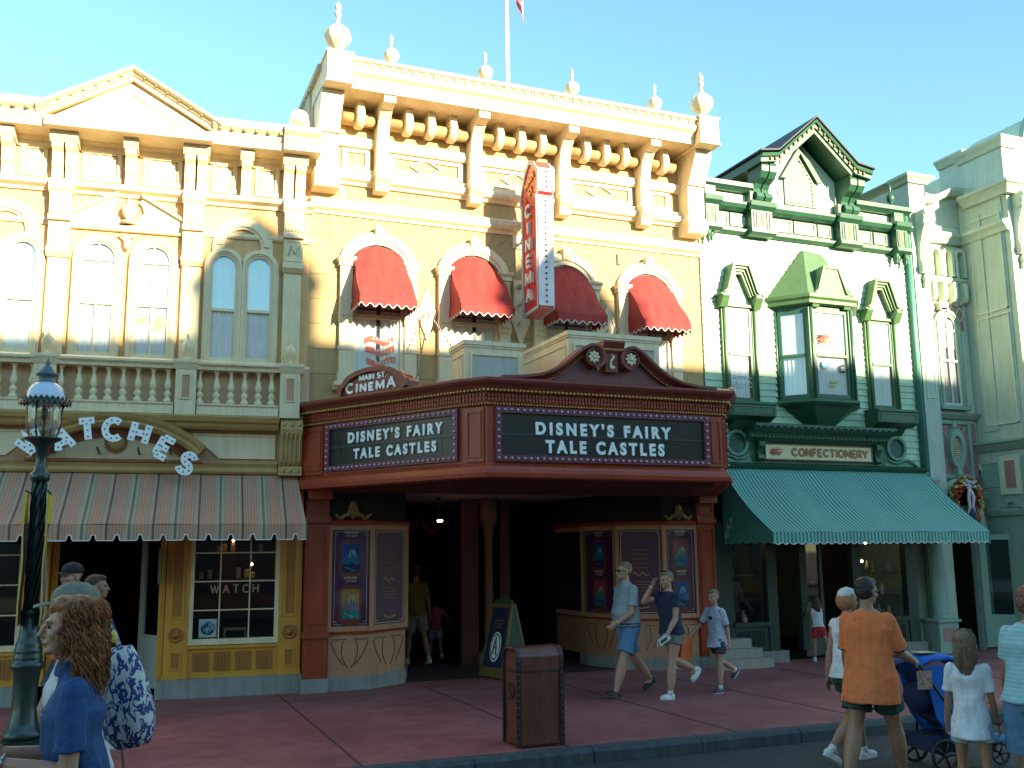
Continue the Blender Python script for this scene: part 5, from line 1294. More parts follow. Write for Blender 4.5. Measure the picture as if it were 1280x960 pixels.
# lace arc in the left window
b = MB(); 
for k in range(5): b.tube([(9.74 + .095 * k + .05 * cos(t), -.05, 4.62 + .075 * sin(t)) for t in [pi * j / 8 for j in range(9)]], .006, 4)
b.tube([(9.70 + .5 * j / 10, -.05, 4.74 + .045 * sin(pi * j / 10)) for j in range(11)], .007, 4); b.tube([(9.70, -.05, 4.60), (10.2, -.05, 4.60)], .007, 4)
for k in range(6): b.tube([(9.72 + .095 * k, -.05, 4.60), (9.72 + .095 * k, -.05, 4.70)], .005, 4)
o = b.build('wire_rack', c_white, None, (0, 14.1, 0)); tag(o, 'white scrolled wire rack standing in the left green framed window', 'rack')
# oriel
oc = 11.57
PLN = [(10.74, 0), (11.14, -.45), (12.00, -.45), (12.40, 0)]
b = MB()
b.extz(PLN, 4.36, 4.42); b.extz(PLN, 5.98, 6.06)
for x, y in PLN: 
    yy = y + (.03 if y == 0 else .0); b.extz([(x - .05, yy - .04), (x + .05, yy - .04), (x + .05, yy + .04), (x - .05, yy + .04)], 4.40, 6.0); b.tube([(x, yy - .045, 4.4), (x, yy - .045, 6.0)], .025, 8)
b.sweep(PLN, [(-.03, 4.30), (.04, 4.30), (.09, 4.34), (.09, 4.38), (.02, 4.42), (-.03, 4.42)])
def scaled(P, s, k=0): 
    return [(oc + (x - oc) * s, (y) * s) for x, y in P]
b.loftq([[(x, y + .0, z) for x, y in scaled(PLN, s)] for s, z in ((.42, 3.98), (.50, 4.03), (.62, 4.10), (.80, 4.20), (.97, 4.31))])
ori = B3(b, 'oriel', gg)
b = MB()
P2 = [(10.58, 0), (11.06, -.58), (12.08, -.58), (12.56, 0)]
b.sweep(P2, [(-.12, 6.04), (-.04, 6.06), (0, 6.12), (.04, 6.16), (.04, 6.22), (-.12, 6.24)]); b.extz(P2, 6.06, 6.2)
hood(b, 0, .34, 0, .55, .12); 
b.build('oriel_cornice', gl, ori) if False else None
b = MB(); b.sweep(P2, [(-.12, 6.04), (-.04, 6.06), (0, 6.12), (.04, 6.16), (.04, 6.22), (-.12, 6.24)]); b.extz(P2, 6.06, 6.2); b.build('oriel_cornice', gl, ori)
q = MB(); hood(q, 0, .34, .06, .60, .16); q.fprism([(-.27, .0), (-.06, .42), (.06, .42), (.27, .0)], 0, .03); q.xf(Matrix.Translation((oc, -.44, 6.14))); q.build('oriel_hood', gl, ori)
b = MB(); b.fprism([(oc - .26, 6.10), (oc - .06, 6.56), (oc + .06, 6.56), (oc + .26, 6.10)], .47, .50); b.build('gable_panel', gc, ori)
b = MB(); top = [(11.35, 7.15), (11.79, 7.15)]
b.add([(10.58, 0, 6.22), (11.06, -.56, 6.22), (12.08, -.56, 6.22), (12.56, 0, 6.22), (11.36, 0, 7.16), (11.80, 0, 7.12), (11.38, -.10, 7.16), (11.78, -.10, 7.12)], [(0, 1, 6, 4), (1, 2, 7, 6), (2, 3, 5, 7), (4, 6, 7, 5), (0, 3, 2, 1), (0, 4, 5, 3)])
b.add([(oc - .36, -.56, 6.24), (oc + .36, -.56, 6.24), (oc + .17, -.58, 6.73), (oc - .17, -.58, 6.73), (oc - .10, -.14, 6.76), (oc + .10, -.14, 6.76), (oc - .36, -.4, 6.24), (oc + .36, -.4, 6.24)], [(0, 1, 2, 3), (3, 2, 5, 4), (0, 3, 4, 6), (1, 7, 5, 2)])
b.build('oriel_roof', paint('verdigris_roof', (.09, .17, .08), .5), ori)
for i in range(3):
    P0, P1 = PLN[i], PLN[i + 1]; l = hypot(P1[0] - P0[0], P1[1] - P0[1]); e0, e1 = .06, l - .06
    q = MB(); q.fring([(e0, 4.42), (e0, 5.98), (e1, 5.98), (e1, 4.42)], [(e0 + .05, 4.48), (e0 + .05, 5.92), (e1 - .05, 5.92), (e1 - .05, 4.48)], -.02, .01); q.fb(e0 + .04, e1 - .04, -.015, .02, 5.14, 5.19); onface(q, P0, P1); f = q.build('sash', gg, ori)
    q = MB(); q.fb(e0 + .04, e1 - .04, -.03, -.025, 5.17, 5.95); onface(q, P0, P1); q.build('blind', c_curtain, ori)
    q = MB(); curtain(q, e0 + .05, e1 - .05, 4.42, 5.15, -.04, .006, .07); onface(q, P0, P1); q.build('curtain', c_curtain, ori)
    q = MB(); q.fb(e0 + .05, e1 - .05, -.008, -.005, 4.45, 5.95); onface(q, P0, P1); q.build('pane', g_win, ori)
q = MB(); q.loftq([[(.075 * cos(a), y, .075 * sin(a)) for a in [2 * pi * k / 24 for k in range(24)]] for y in (0, .004)]); o = q.build('round_sticker', paint('black_vinyl', (.02, .02, .02), .4), None, (11.80, 14.1 - .455, 4.95))
q = MB()
for k in range(3): q.box(-.045, .045, -.002, 0, -.03 + .025 * k, -.02 + .025 * k)
q.build('small_print', c_white, o); tag(o, 'round black sticker with pale lines in the lower pane of the oriel window', 'sticker')
q = MB()
random.seed(5)
for k in range(14): q.tube([(random.uniform(-.22, .10), 0, random.uniform(-.1, .12)) for j in range(3)], .008, 4)
o = q.build('shop_lettering', paint('faded_red_print', (.6, .18, .10), .6), None, (11.50, 14.1 - .455, 5.42)); tag(o, 'faded red script painted on the upper pane of the oriel window', 'lettering')
q = MB(); q.ell((-.20, 0, .02), (.09, .004, .08), 12, 6); q.k = 1
for k in range(5): q.ell((-.1 + .055 * (k % 3), 0, -.27 - .07 * (k // 3)), (.035, .004, .03), 8, 5)
o = q.build('window_decal', [paint('decal_blue', (.25, .45, .55), .6), paint('decal_ochre', (.50, .45, .15), .6)], None, (11.62, 14.1 - .455, 4.98)); tag(o, 'blue and ochre painted emblem on the lower pane of the oriel window', 'decal')
# CONFECTIONERY cornice, sign and ledge
b = MB()
b.extx([(0, 3.66), (.10, 3.66), (.14, 3.70), (.18, 3.72), (.22, 3.80), (.30, 3.83), (.36, 3.88), (.40, 3.90), (.40, 3.94), (0, 3.98)], 9.95, 12.95)
k = 10.0
while k < 12.9: b.fb(k, k + .045, .14, .20, 3.73, 3.80); k += .085
b.extx([(0, 3.20), (.08, 3.20), (.14, 3.24), (.16, 3.27), (0, 3.30)], G0 + .15, G1 - .05)
b.fb(9.85, 13.05, 0.02, .05, 3.30, 3.68)
B3(b, 'sign_cornice', gg)
b = MB(); k = 10.05
while k < 12.9: b.ell((k, -.395, 3.885), (.012, .012, .014), 6, 4); k += .14
tag(B3(b, 'cornice_bulbs', c_bulb), kind='stuff')
for c in (10.22, 12.74):
    b = MB(); b.extx([(0, 3.33), (.10, 3.33), (.15, 3.37), (.14, 3.43), (.10, 3.46), (.12, 3.52), (.18, 3.58), (.18, 3.66), (0, 3.66)], c - .06, c + .06); B3(b, 'scroll_bracket', gg)
for c, s in ((9.78, -1), (13.22, 1)):
    b = MB(); b.arcband(c, 3.63, .17, .225, 0, 360, .02, .09, 28); b.tube([(c + s * -.22, -.06, 3.42), (c + s * -.1, -.06, 3.37), (c, -.06, 3.36), (c + s * .12, -.06, 3.40), (c + s * .25, -.06, 3.42), (c + s * .38, -.06, 3.36), (c + s * .45, -.06, 3.30)], .028, 8)
    b.fprism([(c - .30, 3.30), (c - .24, 3.44), (c, 3.36), (c + .24, 3.44), (c + .42, 3.40), (c + .46, 3.30)] if s == 1 else [(c - .46, 3.30), (c - .42, 3.40), (c - .24, 3.44), (c, 3.36), (c + .24, 3.44), (c + .30, 3.30)], .02, .056)
    f = B3(b, 'round_vent', paint('mid_green', (.10, .24, .15), .5))
    b = MB()
    for k in range(12):
        z = 3.48 + .026 * k; hw = math.sqrt(max(0, .17 ** 2 - (z - 3.63) ** 2)); b.loftq([[(c - hw, -.03, z + .02), (c - hw, -.055, z), (c - hw, -.05, z + .018)], [(c + hw, -.03, z + .02), (c + hw, -.055, z), (c + hw, -.05, z + .018)]])
    b.build('vent_slats', gg, f); b = MB(); b.arcband(c, 3.63, 0.001, .17, 0, 360, .018, .028, 20); b.build('vent_back', c_dark, f)
sn = thing('name_board', 'cream name board lettered CONFECTIONERY in brown with a small red emblem', 'sign', (11.48, 14.1, 3.36))
b = MB(); b.fb(-1.14, 1.14, .05, .09, .01, .26); b.build('board', paint('pale_yellow_board', (.74, .64, .36), .5), sn)
b = MB(); b.fring([(-1.16, -.005), (-1.16, .275), (1.16, .275), (1.16, -.005)], [(-1.135, .015), (-1.135, .255), (1.135, .255), (1.135, .015)], .05, .10); b.build('board_frame', paint('brown_frame', (.22, .10, .05), .5), sn)
b = MB(); line(b, 'CONFECTIONERY', .22, .06, .155, .038, .09, .10, .20, .05, 1.0, True); b.build('lettering', paint('toffee_letters', (.36, .14, .05), .5), sn)
b = MB(); random.seed(2)
for k in range(9): a = k * .9; b.tube([(-.93 + .13 * cos(a), -.095, .135 + .07 * sin(a)), (-.93 + .03 * cos(a * 2), -.095, .135 + .03 * sin(a * 1.7)), (-.93 + .13 * cos(a + 2.2), -.095, .135 + .075 * sin(a + 2.5))], .010, 4)
b.build('emblem', paint('emblem_red', (.60, .14, .08), .5), sn)
m_aw2 = stripes('teal_striped_canvas', [(0, (.045, .21, .175)), (.5, (.25, .46, .39))], .07)
awning('green_awning', 'teal pinstriped awning sloping out over the confectionery front', 'awning', (GX, 14.1, 0), 0, 9.46 - GX, 13.86 - GX, 3.21, 1.92, 1.38, m_aw2, .19, .145, .02, .075, True)
# storefront
gd = paint('deep_green_paint', (.012, .038, .030), .5)
b = MB()
for a, e in ((9.5, 9.62), (10.30, 10.50), (10.98, 11.12), (12.10, 12.28), (13.30, 13.52)):
    b.box(a, e, .0, .14, .18, 3.2)
b.box(9.3, G1, .0, .14, 2.3, 3.2)
for a, e in ((9.62, 10.30), (12.28, 13.30), (11.12, 12.10)): b.box(a, e, .02, .10, 2.2, 2.3)
b.box(9.30, 9.5, .0, .14, 0, 3.2)
fr = B3(b, 'shop_front', gd)
for a, e in ((9.62, 10.30), (12.28, 13.30)):
    b = MB(); b.box(a, e, .02, .14, .2, .60); b.fb(a - .02, e + .02, -.02, .04, .60, .66)
    for k in range(int((e - a - .1) / .05)): b.fb(a + .06 + k * .05, a + .075 + k * .05, -.02, -.005, .28, .52)
    B3(b, 'stall_riser', gd)
    b = MB(); b.box(a, e, .06, .065, .66, 2.2); b.build('pane', g_shop, fr)
    b = MB(); b.box(a, e, .1, .9, .60, .62); b.box(a, e, 1.4, 1.45, 0, 2.9); b.build('window_bed', c_dark, fr)
b = MB(); b.box(9.48, 10.62, -.06, .15, 0, .19); b.box(12.2, 13.62, -.05, .15, 0, .2); b.box(12.2, 13.62, -.04, .1, .2, .21); B3(b, 'plinth', c_grey)
b = MB(); b.box(8.95, 9.95, -.55, -.02, 0, .15); b.box(9.0, 9.85, -.40, -.02, .15, .29); b.box(9.05, 9.75, -.25, -.02, .29, .43); B3(b, 'entrance_steps', [paint('step_concrete', (.34, .30, .24), .8)])
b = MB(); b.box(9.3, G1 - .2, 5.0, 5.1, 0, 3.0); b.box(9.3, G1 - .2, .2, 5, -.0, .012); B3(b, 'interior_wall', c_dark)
o = MB(); o.fring([(0, .05), (0, 2.25), (.52, 2.25), (.52, .05)], [(.08, .9), (.08, 2.15), (.44, 2.15), (.44, .9)], 0, .04); o.fb(.05, .47, .0, .03, .06, .95); o = o.build('door', gd, gb, (11.12 - GX, .16, 0), radians(12))
q = MB(); q.fb(.07, .45, .015, .02, .88, 2.17); q.build('pane', g_shop, o)
# jars and sweets glimmering in the right window
random.seed(11)
cols = [(.75, .3, .05), (.6, .08, .05), (.7, .6, .4), (.75, .55, .1), (.3, .45, .35), (.8, .75, .7)]
kinds = [paint('sweet_colour_%s' % n, c, .3, bump=0) for n, c in zip(('orange', 'red', 'cream', 'yellow', 'mint', 'white'), cols)]
for k in range(26):
    x = random.uniform(12.36, 13.22) if k < 18 else random.uniform(9.7, 10.22); z = random.choice((.62, .62, 1.02, 1.42)); y = random.uniform(.2, .55)
    h = random.uniform(.10, .2); r = random.uniform(.035, .055)
    t = thing('sweet_jar', 'small jar of coloured sweets in the dim confectionery window', 'jar', (x, 14.1 + y, z), 0, 'jars of sweets in the confectionery windows')
    b = MB(); b.lathe([(r, 0), (r, h * .8), (r * .7, h * .9), (r * .7, h)], 0, 0, 0, 10); b.build('jar_body', random.choice(kinds), t)
    b = MB(); b.lathe([(r * .8, h + .001), (r * .8, h + .02), (.01, h + .035)], 0, 0, 0, 10); b.build('lid', paint('jar_lid', (.5, .45, .35), .3, metal=.5), t)
b = MB()
for z in (1.0, 1.40): b.box(12.3, 13.28, .18, .6, z, z + .018); b.box(9.64, 10.28, .18, .6, z, z + .018)
B3(b, 'display_shelf', gd)
# downpipe
b = MB(); b.tube([(13.86, -.06, 3.3), (13.86, -.06, 8.1)], .055, 12); b.fb(13.80, 13.98, 0, .04, .0, 8.0)
B3(b, 'downpipe', paint('teal_green_pipe', (.06, .20, .15), .4))

# ================================================================== TEAL BUILDING (b4)
TX = 16
tb = thing('teal_building', 'pale teal building with scroll consoles, tall arched window and projecting piers at the right edge', 'building', (TX, 14.1, 0))
def B4(mb, name, mat, parent=None): return mb.build(name, mat, parent or tb, (-TX, 0, 0) if parent is None else (0, 0, 0))
tw_ = paint('pale_seafoam_plaster', (.62, .68, .50), .6); tl = paint('teal_paint', (.27, .40, .31), .5); tm = paint('mid_seafoam_paint', (.46, .54, .43), .5); tp = paint('rose_panel', (.42, .20, .18), .6); tdk = paint('dark_teal_paint', (.10, .22, .20), .5)
PX, PY = 15.42, -1.05         # pier: stands forward of the recessed bay
b = MB()
b.box(14.0, 15.6, .12, .4, 3.4, 8.2); b.box(14.0, 14.2, .4, 9, 0, 8.2)
b.box(PX + .02, 24, PY + .12, 9, 3.4, 9.3); b.box(14.2, 24, 8.8, 9, 0, 8)
b.box(14.0, 24, .1, 8.8, 3.2, 3.4); b.box(15.6, 24, .4, .5, 0, 3.3)
B4(b, 'wall', tw_)
b = MB()
b.box(13.99, 14.36, -.06, .4, .0, 8.25)
b.box(PX, PX + .40, PY, PY + .14, 3.5, 8.5); b.box(PX - .02, PX + .015, PY + .13, .1, 3.4, 8.5)
b.box(PX - .04, PX, -.42, -.10, 4.0, 8.2)
B4(b, 'pier', tm)
b = MB()
def cor(x0, x1, y, z, d=.16): b.extx([(0, z - .16), (.03, z - .16), (.07, z - .10), (d * .7, z - .06), (d, z - .03), (d, z + .02), (-.2, z + .05), (-.2, z - .16)], x0, x1)
q = [(13.97, .3), (13.97, -.10), (14.40, -.10), (14.40, -.02)]
b.sweep(q, [(-.05, 8.80), (.03, 8.80), (.08, 8.86), (.14, 8.90), (.14, 8.95), (-.05, 8.98)]); b.extz([(13.9, 6), (13.9, -.2), (14.5, -.2), (14.5, 6)], 8.95, 8.97)
b.box(13.99, 14.38, -.08, 6, 8.2, 8.8)
# curved parapet line sweeping up to the pier
P = [(14.38, 8.62), (14.5, 8.60), (14.65, 8.62), (14.8, 8.68), (14.95, 8.76), (15.1, 8.82), (15.25, 8.84), (15.42, 8.84)]
for i in range(len(P) - 1):
    (x0, z0), (x1, z1) = P[i], P[i + 1]
    b.loftq([[(x, .3, z - .12), (x, -.02, z - .12), (x, -.10, z - .04), (x, -.12, z + .02), (x, .3, z + .05)] for x, z in ((x0, z0), (x1, z1))])
b.sweep([(14.36, .10), (PX, .10), (PX, PY)], [(0, 7.72), (.06, 7.72), (.10, 7.80), (.16, 7.86), (.16, 7.92), (0, 7.95)])
b.sweep([(14.36, .10), (PX - .04, .10)], [(0, 6.92), (.06, 6.92), (.10, 6.97), (.10, 7.02), (0, 7.04)])
b.sweep([(PX - .06, -.1), (PX - .06, PY - .06), (PX + .50, PY - .06), (PX + .50, PY + .1)], [(-.1, 8.42), (.03, 8.42), (.08, 8.50), (.14, 8.56), (.18, 8.58), (.18, 8.64), (-.1, 8.68)])
b.box(PX - .035, 24, PY + .04, PY + .115, 8.4, 8.6)
b.prism([(14.38, 8.1)] + [(x, z - .05) for x, z in P] + [(15.42, 8.1)], .11, .35)
b.sweep([(PX + .50, PY + .10), (24, PY + .10)], [(-.1, 8.42), (.03, 8.42), (.08, 8.50), (.12, 8.56), (.14, 8.58), (.14, 8.62), (-.1, 8.66)])
# blocks above
b.box(PX - .02, PX + .36, PY + .0, PY + .97, 8.66, 9.42); b.sweep([(PX - .02, 0), (PX - .02, PY), (PX + .36, PY), (PX + .36, 0)], [(-.05, 9.36), (.04, 9.36), (.08, 9.44), (.14, 9.50), (.16, 9.54), (-.05, 9.58)]); b.box(PX, PX + .34, PY + .02, 0, 9.5, 9.57)
b.box(PX + .0, PX + .3, -.1, .5, 8.6, 9.5); b.sweep([(PX + .0, .5), (PX + .0, -.1), (PX + .3, -.1), (PX + .3, .5)], [(-.05, 9.45), (.04, 9.45), (.10, 9.54), (.14, 9.58), (.14, 9.62), (-.05, 9.66)]); b.box(PX + .02, PX + .28, -.08, .5, 9.6, 9.65)
B4(b, 'cornice', tm)
# rounded parapet on the far bay
b = MB(); n = 20; c0 = 17.1
b.prism([(15.85, 8.6), (15.85, 9.45)] + [(c0 + 1.05 * cos(radians(t)), 9.45 + .95 * sin(radians(t))) for t in range(168, 11, -12)] + [(c0 + 1.25, 9.45), (c0 + 1.25, 8.6)], PY + .10, PY + 1.6)
B4(b, 'rounded_parapet', tw_)
b = MB(); b.arcband(c0, 9.45, .98, 1.12, 8, 172, 0, .12, 24); b.xf(Matrix.Translation((0, PY + .10, 0))); b.arcband(c0, 9.45, .6, .66, 8, 172, -PY - .10, -PY - .04, 20); B4(b, 'parapet_arch', tl)
# corbelled arcades
b = MB()
for k, x in enumerate((14.62, 14.93, 15.24)):
    b.arcband(x, 7.48, .085, .14, 0, 180, -.10, .02, 10); b.fb(x - .14, x - .085, -.10, .02, 7.05, 7.48); b.fb(x + .085, x + .14, -.10, .02, 7.05, 7.48)
for k in range(4): x = 14.5 + .26 * k; b.fb(x - .05, x + .05, -.10, .05, 6.62, 6.92); b.extx([(-.1, 6.5), (.02, 6.55), (.05, 6.62), (-.1, 6.62)], x - .05, x + .05)
B4(b, 'corbel_arcade', tw_)
b = MB(); b.fb(14.40, 15.3, -.12, -.11, 6.15, 6.48); b.fb(15.05, 15.3, -.12, -.108, 6.0, 6.5)
B4(b, 'rose_panel', tp)
b = MB()
for k in range(5): b.ribbon([(14.42 + .2 * k, 6.18), (14.60 + .2 * k, 6.46)], .02, -.108, -.095); b.ribbon([(14.60 + .2 * k, 6.18), (14.42 + .2 * k, 6.46)], .02, -.108, -.094)
b.fb(14.62, 14.84, -.12, .0, 6.36, 6.52); b.extx([(-.12, 6.1), (-.06, 6.1), (.0, 6.3), (.0, 6.4), (-.12, 6.4)], 14.66, 14.80)
B4(b, 'lattice', tw_)
# scroll consoles
def console(x, y, z0, z1, w_=.24, s=1.0):
    b = MB(); h = z1 - z0
    b.extx([(0, z0), (.08, z0), (.14, z0 + .05 * h), (.12, z0 + .14 * h), (.08, z0 + .22 * h), (.10, z0 + .45 * h), (.18, z0 + .65 * h), (.26, z0 + .80 * h), (.28, z0 + .93 * h), (.24, z1), (0, z1)], x - w_ / 2, x + w_ / 2)
    for k in (-1, 0, 1): b.tube([(x + k * w_ * .3, -d - .005, z) for d, z in ((.14, z0 + .06 * h), (.12, z0 + .14 * h), (.085, z0 + .24 * h), (.10, z0 + .45 * h), (.18, z0 + .65 * h), (.26, z0 + .82 * h), (.275, z0 + .95 * h))], .02, 6)
    for sx in (-1, 1):
        b.loftq([[(x + sx * (w_ / 2 + e), -.15 + .11 * cos(t), z0 + h * .86 + .14 * sin(t)) for t in [2 * pi * k / 16 for k in range(16)]] for e in (0, .02)]); b.loftq([[(x + sx * (w_ / 2 + e), -.09 + .05 * cos(t), z0 + h * .08 + .05 * sin(t)) for t in [2 * pi * k / 12 for k in range(12)]] for e in (0, .02)])
    b.ell((x, -.06, z0 - .10), (.08, .06, .10), 10, 6); b.ell((x - .03, -.05, z0 - .22), (.04, .04, .07), 8, 5); b.ell((x + .04, -.05, z0 - .2), (.035, .04, .06), 8, 5)
    b.xf(Matrix.Translation((0, y, 0))); B4(b, 'scroll_console', tw_)
console(14.22, -.06, 7.0, 8.22); console(PX + .22, PY, 7.25, 8.42, .22)
b = MB(); b.fring([(14.05, 4.6), (14.05, 6.7), (14.31, 6.7), (14.31, 4.6)], [(14.08, 4.63), (14.08, 6.67), (14.28, 6.67), (14.28, 4.63)], .06, .075)
b.ring([(-.45 + 0, 4.2), (-.45, 6.6), (-.95, 6.6), (-.95, 4.2)], [(-.48, 4.25), (-.48, 6.55), (-.92, 6.55), (-.92, 4.25)], 0, .02)
B4(b, 'panel_moulding', tl) if False else None
b = MB(); 
for z0, z1 in ((4.1, 6.15), (6.25, 8.1)):
    for (y, yy) in ((-.88, -.86), (-.18, -.16)): b.box(PX - .055, PX - .02, y, yy, z0, z1)
    for z in (z0, z1): b.box(PX - .055, PX - .02, -.88, -.16, z, z + .02)
b.fring([(14.06, 4.6), (14.06, 6.7), (14.30, 6.7), (14.30, 4.6)], [(14.085, 4.625), (14.085, 6.675), (14.275, 6.675), (14.275, 4.625)], .06, .075)
B4(b, 'panel_moulding', tw_)
# tall arched window
def twin(c, y, w_, z0, zs, name='window', par=None):
    r = w_ / 2
    b = MB(); b.fring(outline(c, z0, zs, w_ + .2, r + .1, 14), outline(c, z0, zs, w_, r, 14), 0, .08, False); b.fring(outline(c, z0, zs, w_ + .12, r + .06, 14), outline(c, z0, zs, w_ + .06, r + .03, 14), .08, .10, False); b.fb(c - r - .14, c + r + .14, 0, .14, z0 - .08, z0); b.xf(Matrix.Translation((0, y, 0))); f = B4(b, 'window', tl)
    b = MB(); b.prism(outline(c, z0, zs, w_, r, 14), -.006, -.003); b.xf(Matrix.Translation((0, y, 0))); b.build('recess', paint('grey_violet_dim', (.20, .18, .20), .8), f)  # flat sheet whose dull violet stands in for the shaded room
    b = MB(); b.fring(outline(c, z0, zs, w_, r, 14), outline(c, z0 + .05, zs, w_ - .07, r - .035, 14), .03, .06); b.fb(c - .014, c + .014, .03, .058, z0 + .04, zs + r - .03); 
    for z in (z0 + .85, zs - .1): b.fb(c - r + .02, c + r - .02, .03, .062 if z < 5.5 else .057, z, z + .04)
    b.xf(Matrix.Translation((0, y, 0))); b.build('sash', tw_, f)
    b = MB(); curtain(b, c - r + .04, c + r - .04, z0 + .05, z0 + 1.15, .016, .008, .08); b.xf(Matrix.Translation((0, y, 0))); b.build('curtain', paint('mauve_curtain', (.36, .32, .36), .8), f)
    b = MB(); rows = []
    for k in range(26): z = z0 + 1.1 + k * (zs + r * .5 - z0 - 1.1) / 25; rows.append([(c - r + .05 + (w_ - .1) * j / 6, -.02 - .012 * abs(sin(k * 1.4)), z + .03 * sin(j * pi / 6)) for j in range(7)])
    b.loftq(rows, True, False, False); b.xf(Matrix.Translation((0, y, 0))); b.build('ruched_blind', paint('ivory_ruffle', (.66, .66, .60), .8), f)
    b = MB(); b.prism(outline(c, z0, zs, w_ - .04, r - .02, 14), -.046, -.042); b.xf(Matrix.Translation((0, y, 0))); b.build('pane', g_win, f)
twin(14.80, .10, .46, 4.50, 6.05); twin(16.75, PY + .12, .5, 4.4, 6.0)
b = MB(); b.sweep([(14.36, .1), (PX, .1)], [(0, 4.25), (.06, 4.25), (.12, 4.32), (.14, 4.36), (0, 4.38)])
b.sweep([(PX - .04, .1), (PX - .04, PY - .05), (24, PY - .05)], [(-.1, 3.62), (.02, 3.62), (.06, 3.68), (.10, 3.74), (.14, 3.76), (.14, 3.80), (-.1, 3.82)])
B4(b, 'belt_course', tl)
# oval louvre over the wreath arch
b = MB(); b.fb(14.40, 15.35, -.10, -.095, 3.15, 4.18); B4(b, 'spandrel_panel', tp)
b = MB()
for pts in (((14.42, 4.12), (15.10, 3.3)), ((15.08, 4.12), (14.42, 3.3))): b.ribbon(list(pts), .035, -.095, -.08 if pts[0][0] < 14.5 else -.079)
b.fring([(14.38, 3.12), (14.38, 4.22), (15.2, 4.22), (15.2, 3.12)], [(14.43, 3.2), (14.43, 4.15), (15.12, 4.15), (15.12, 3.2)], -.1, -.06)
B4(b, 'spandrel_lattice', tl)
b = MB(); b.arcband(14.76, 3.68, .12, .19, 0, 360, -.09, .02, 28, 2.0); b.extx([(-.1, 3.98), (-.02, 3.98), (.04, 4.08), (-.1, 4.12)], 14.70, 14.82); b.ell((14.76, .04, 4.12), (.05, .06, .08), 8, 6); b.fb(14.70, 14.82, -.1, .03, 3.02, 3.32); b.ell((14.76, -.03, 3.18), (.05, .03, .07), 8, 6)
f = B4(b, 'oval_louvre', tl)
b = MB()
for k in range(13): z = 3.46 + .035 * k; hw = .12 * math.sqrt(max(0, 1 - ((z + .01 - 3.68) / .24) ** 2)); b.box(14.76 - hw, 14.76 + hw, .04, .07, z, z + .018)
b.build('louvre_slats', c_trim, f)
b = MB(); b.arcband(14.78, 2.62, .40, .50, 0, 180, -.10, .0, 20); b.fb(14.28, 14.38, -.1, 0, 2.2, 2.62); b.fb(15.18, 15.28, -.1, 0, 2.2, 2.62); B4(b, 'door_arch', tw_)
b = MB(); b.arcband(14.78, 2.62, 0.001, .40, 0, 180, -.12, -.10, 18); b.box(14.2, 15.4, .1, .3, 2.15, 3.3); B4(b, 'arch_tympanum', tdk)
# wreath
wr = thing('autumn_wreath', 'large autumn wreath of red and gold leaves hanging in the teal arch', 'wreath', (14.66, 13.98, 2.70))
random.seed(9); mats = [paint('leaf_rust', (.60, .12, .03), .7), paint('leaf_gold', (.75, .45, .08), .7), paint('leaf_dark', (.06, .07, .03), .8), paint('berry_red', (.5, .03, .02), .4)]
b = MB()
for k in range(620):
    a = random.uniform(0, 2 * pi); r = .27 + random.gauss(0, .055); c = Vector((r * cos(a) * .9, -.06 + random.uniform(-.07, .06), r * sin(a) * 1.05)); s = random.uniform(.02, .05); b.k = random.choice((0, 0, 1, 1, 2, 3))
    u = Vector((random.uniform(-1, 1), random.uniform(-.6, .6), random.uniform(-1, 1))).normalized() * s; v = u.orthogonal().normalized() * s * .55; v.rotate(Matrix.Rotation(random.uniform(-1, 1), 3, u))
    b.add([c - u, c + v, c + u, c - v], [(0, 1, 2, 3)])
b.k = 2; b.tube([(.27 * cos(t) * .9, -.03, .27 * sin(t) * 1.05) for t in [2 * pi * j / 20 for j in range(21)]], .05, 8)
b.build('foliage', mats, wr); wr.scale = (1.2, 1.2, 1.2)
b = MB()
for k in range(12): a = random.uniform(0, 2 * pi); r = random.uniform(.02, .13); b.ell((r * cos(a), -.15, .24 + .6 * r * sin(a)), (.035, .02, .022), 8, 5, Matrix.Rotation(a, 3, 'Y'))
for s in (-1, 1): b.tube([(0, -.14, .2), (s * .05, -.16, .05), (s * .03, -.15, -.1), (s * .08, -.15, -.22)], [.02, .028, .025, .012], 6)
b.build('bow', paint('pale_pink_ribbon', (.66, .56, .55), .6), wr)
b = MB(); b.tube([(0, -.13, -.12), (.02, -.15, -.22), (-.03, -.14, -.34)], [.03, .05, .03], 8); b.build('tassel', paint('navy_cloth', (.03, .06, .12), .8), wr)
# ground floor columns, door
b = MB()
def column(x, y):
    b.box(x - .24, x + .24, y - .2, y + .24, .0, .10); b.box(x - .21, x + .21, y - .18, y + .22, .10, .52); b.sweep([(x - .21, y + .22), (x - .21, y - .18), (x + .21, y - .18), (x + .21, y + .22)], [(0, .52), (.05, .54), (.05, .58), (-.02, .6)]); b.box(x - .2, x + .2, y - .17, y + .2, .52, .59)
    b.lathe([(.18, .59), (.18, .63), (.15, .66), (.17, .69), (.145, .73), (.145, 1.2), (.13, 2.9), (.16, 2.92), (.14, 2.96), (.19, 3.05), (.19, 3.12)], x, y, 0, 20)
column(13.98, -.02)
B4(b, 'column', tl)
b = MB(); column(15.75, -.9); B4(b, 'column', tl)
b = MB(); b.fb(13.85, 14.1, .19, .205, .2, .44); B4(b, 'column_inset', tp)
b = MB(); b.box(PX - .0, 24, PY + .3, .2, 2.95, 3.5); b.box(15.25, 24, .3, .4, 0, 3.2); b.sweep([(PX - .04, .1), (PX - .04, PY + .1), (24, PY + .1)], [(-.1, 2.42), (.02, 2.42), (.05, 2.5), (.05, 2.54), (-.1, 2.56)])
b.box(PX - .03, PX + .3, PY + .09, PY + .3, 0, 3.49); b.box(PX + .01, PX + .06, PY + .31, .1, 0, 2.94)
B4(b, 'lower_wall', tl)
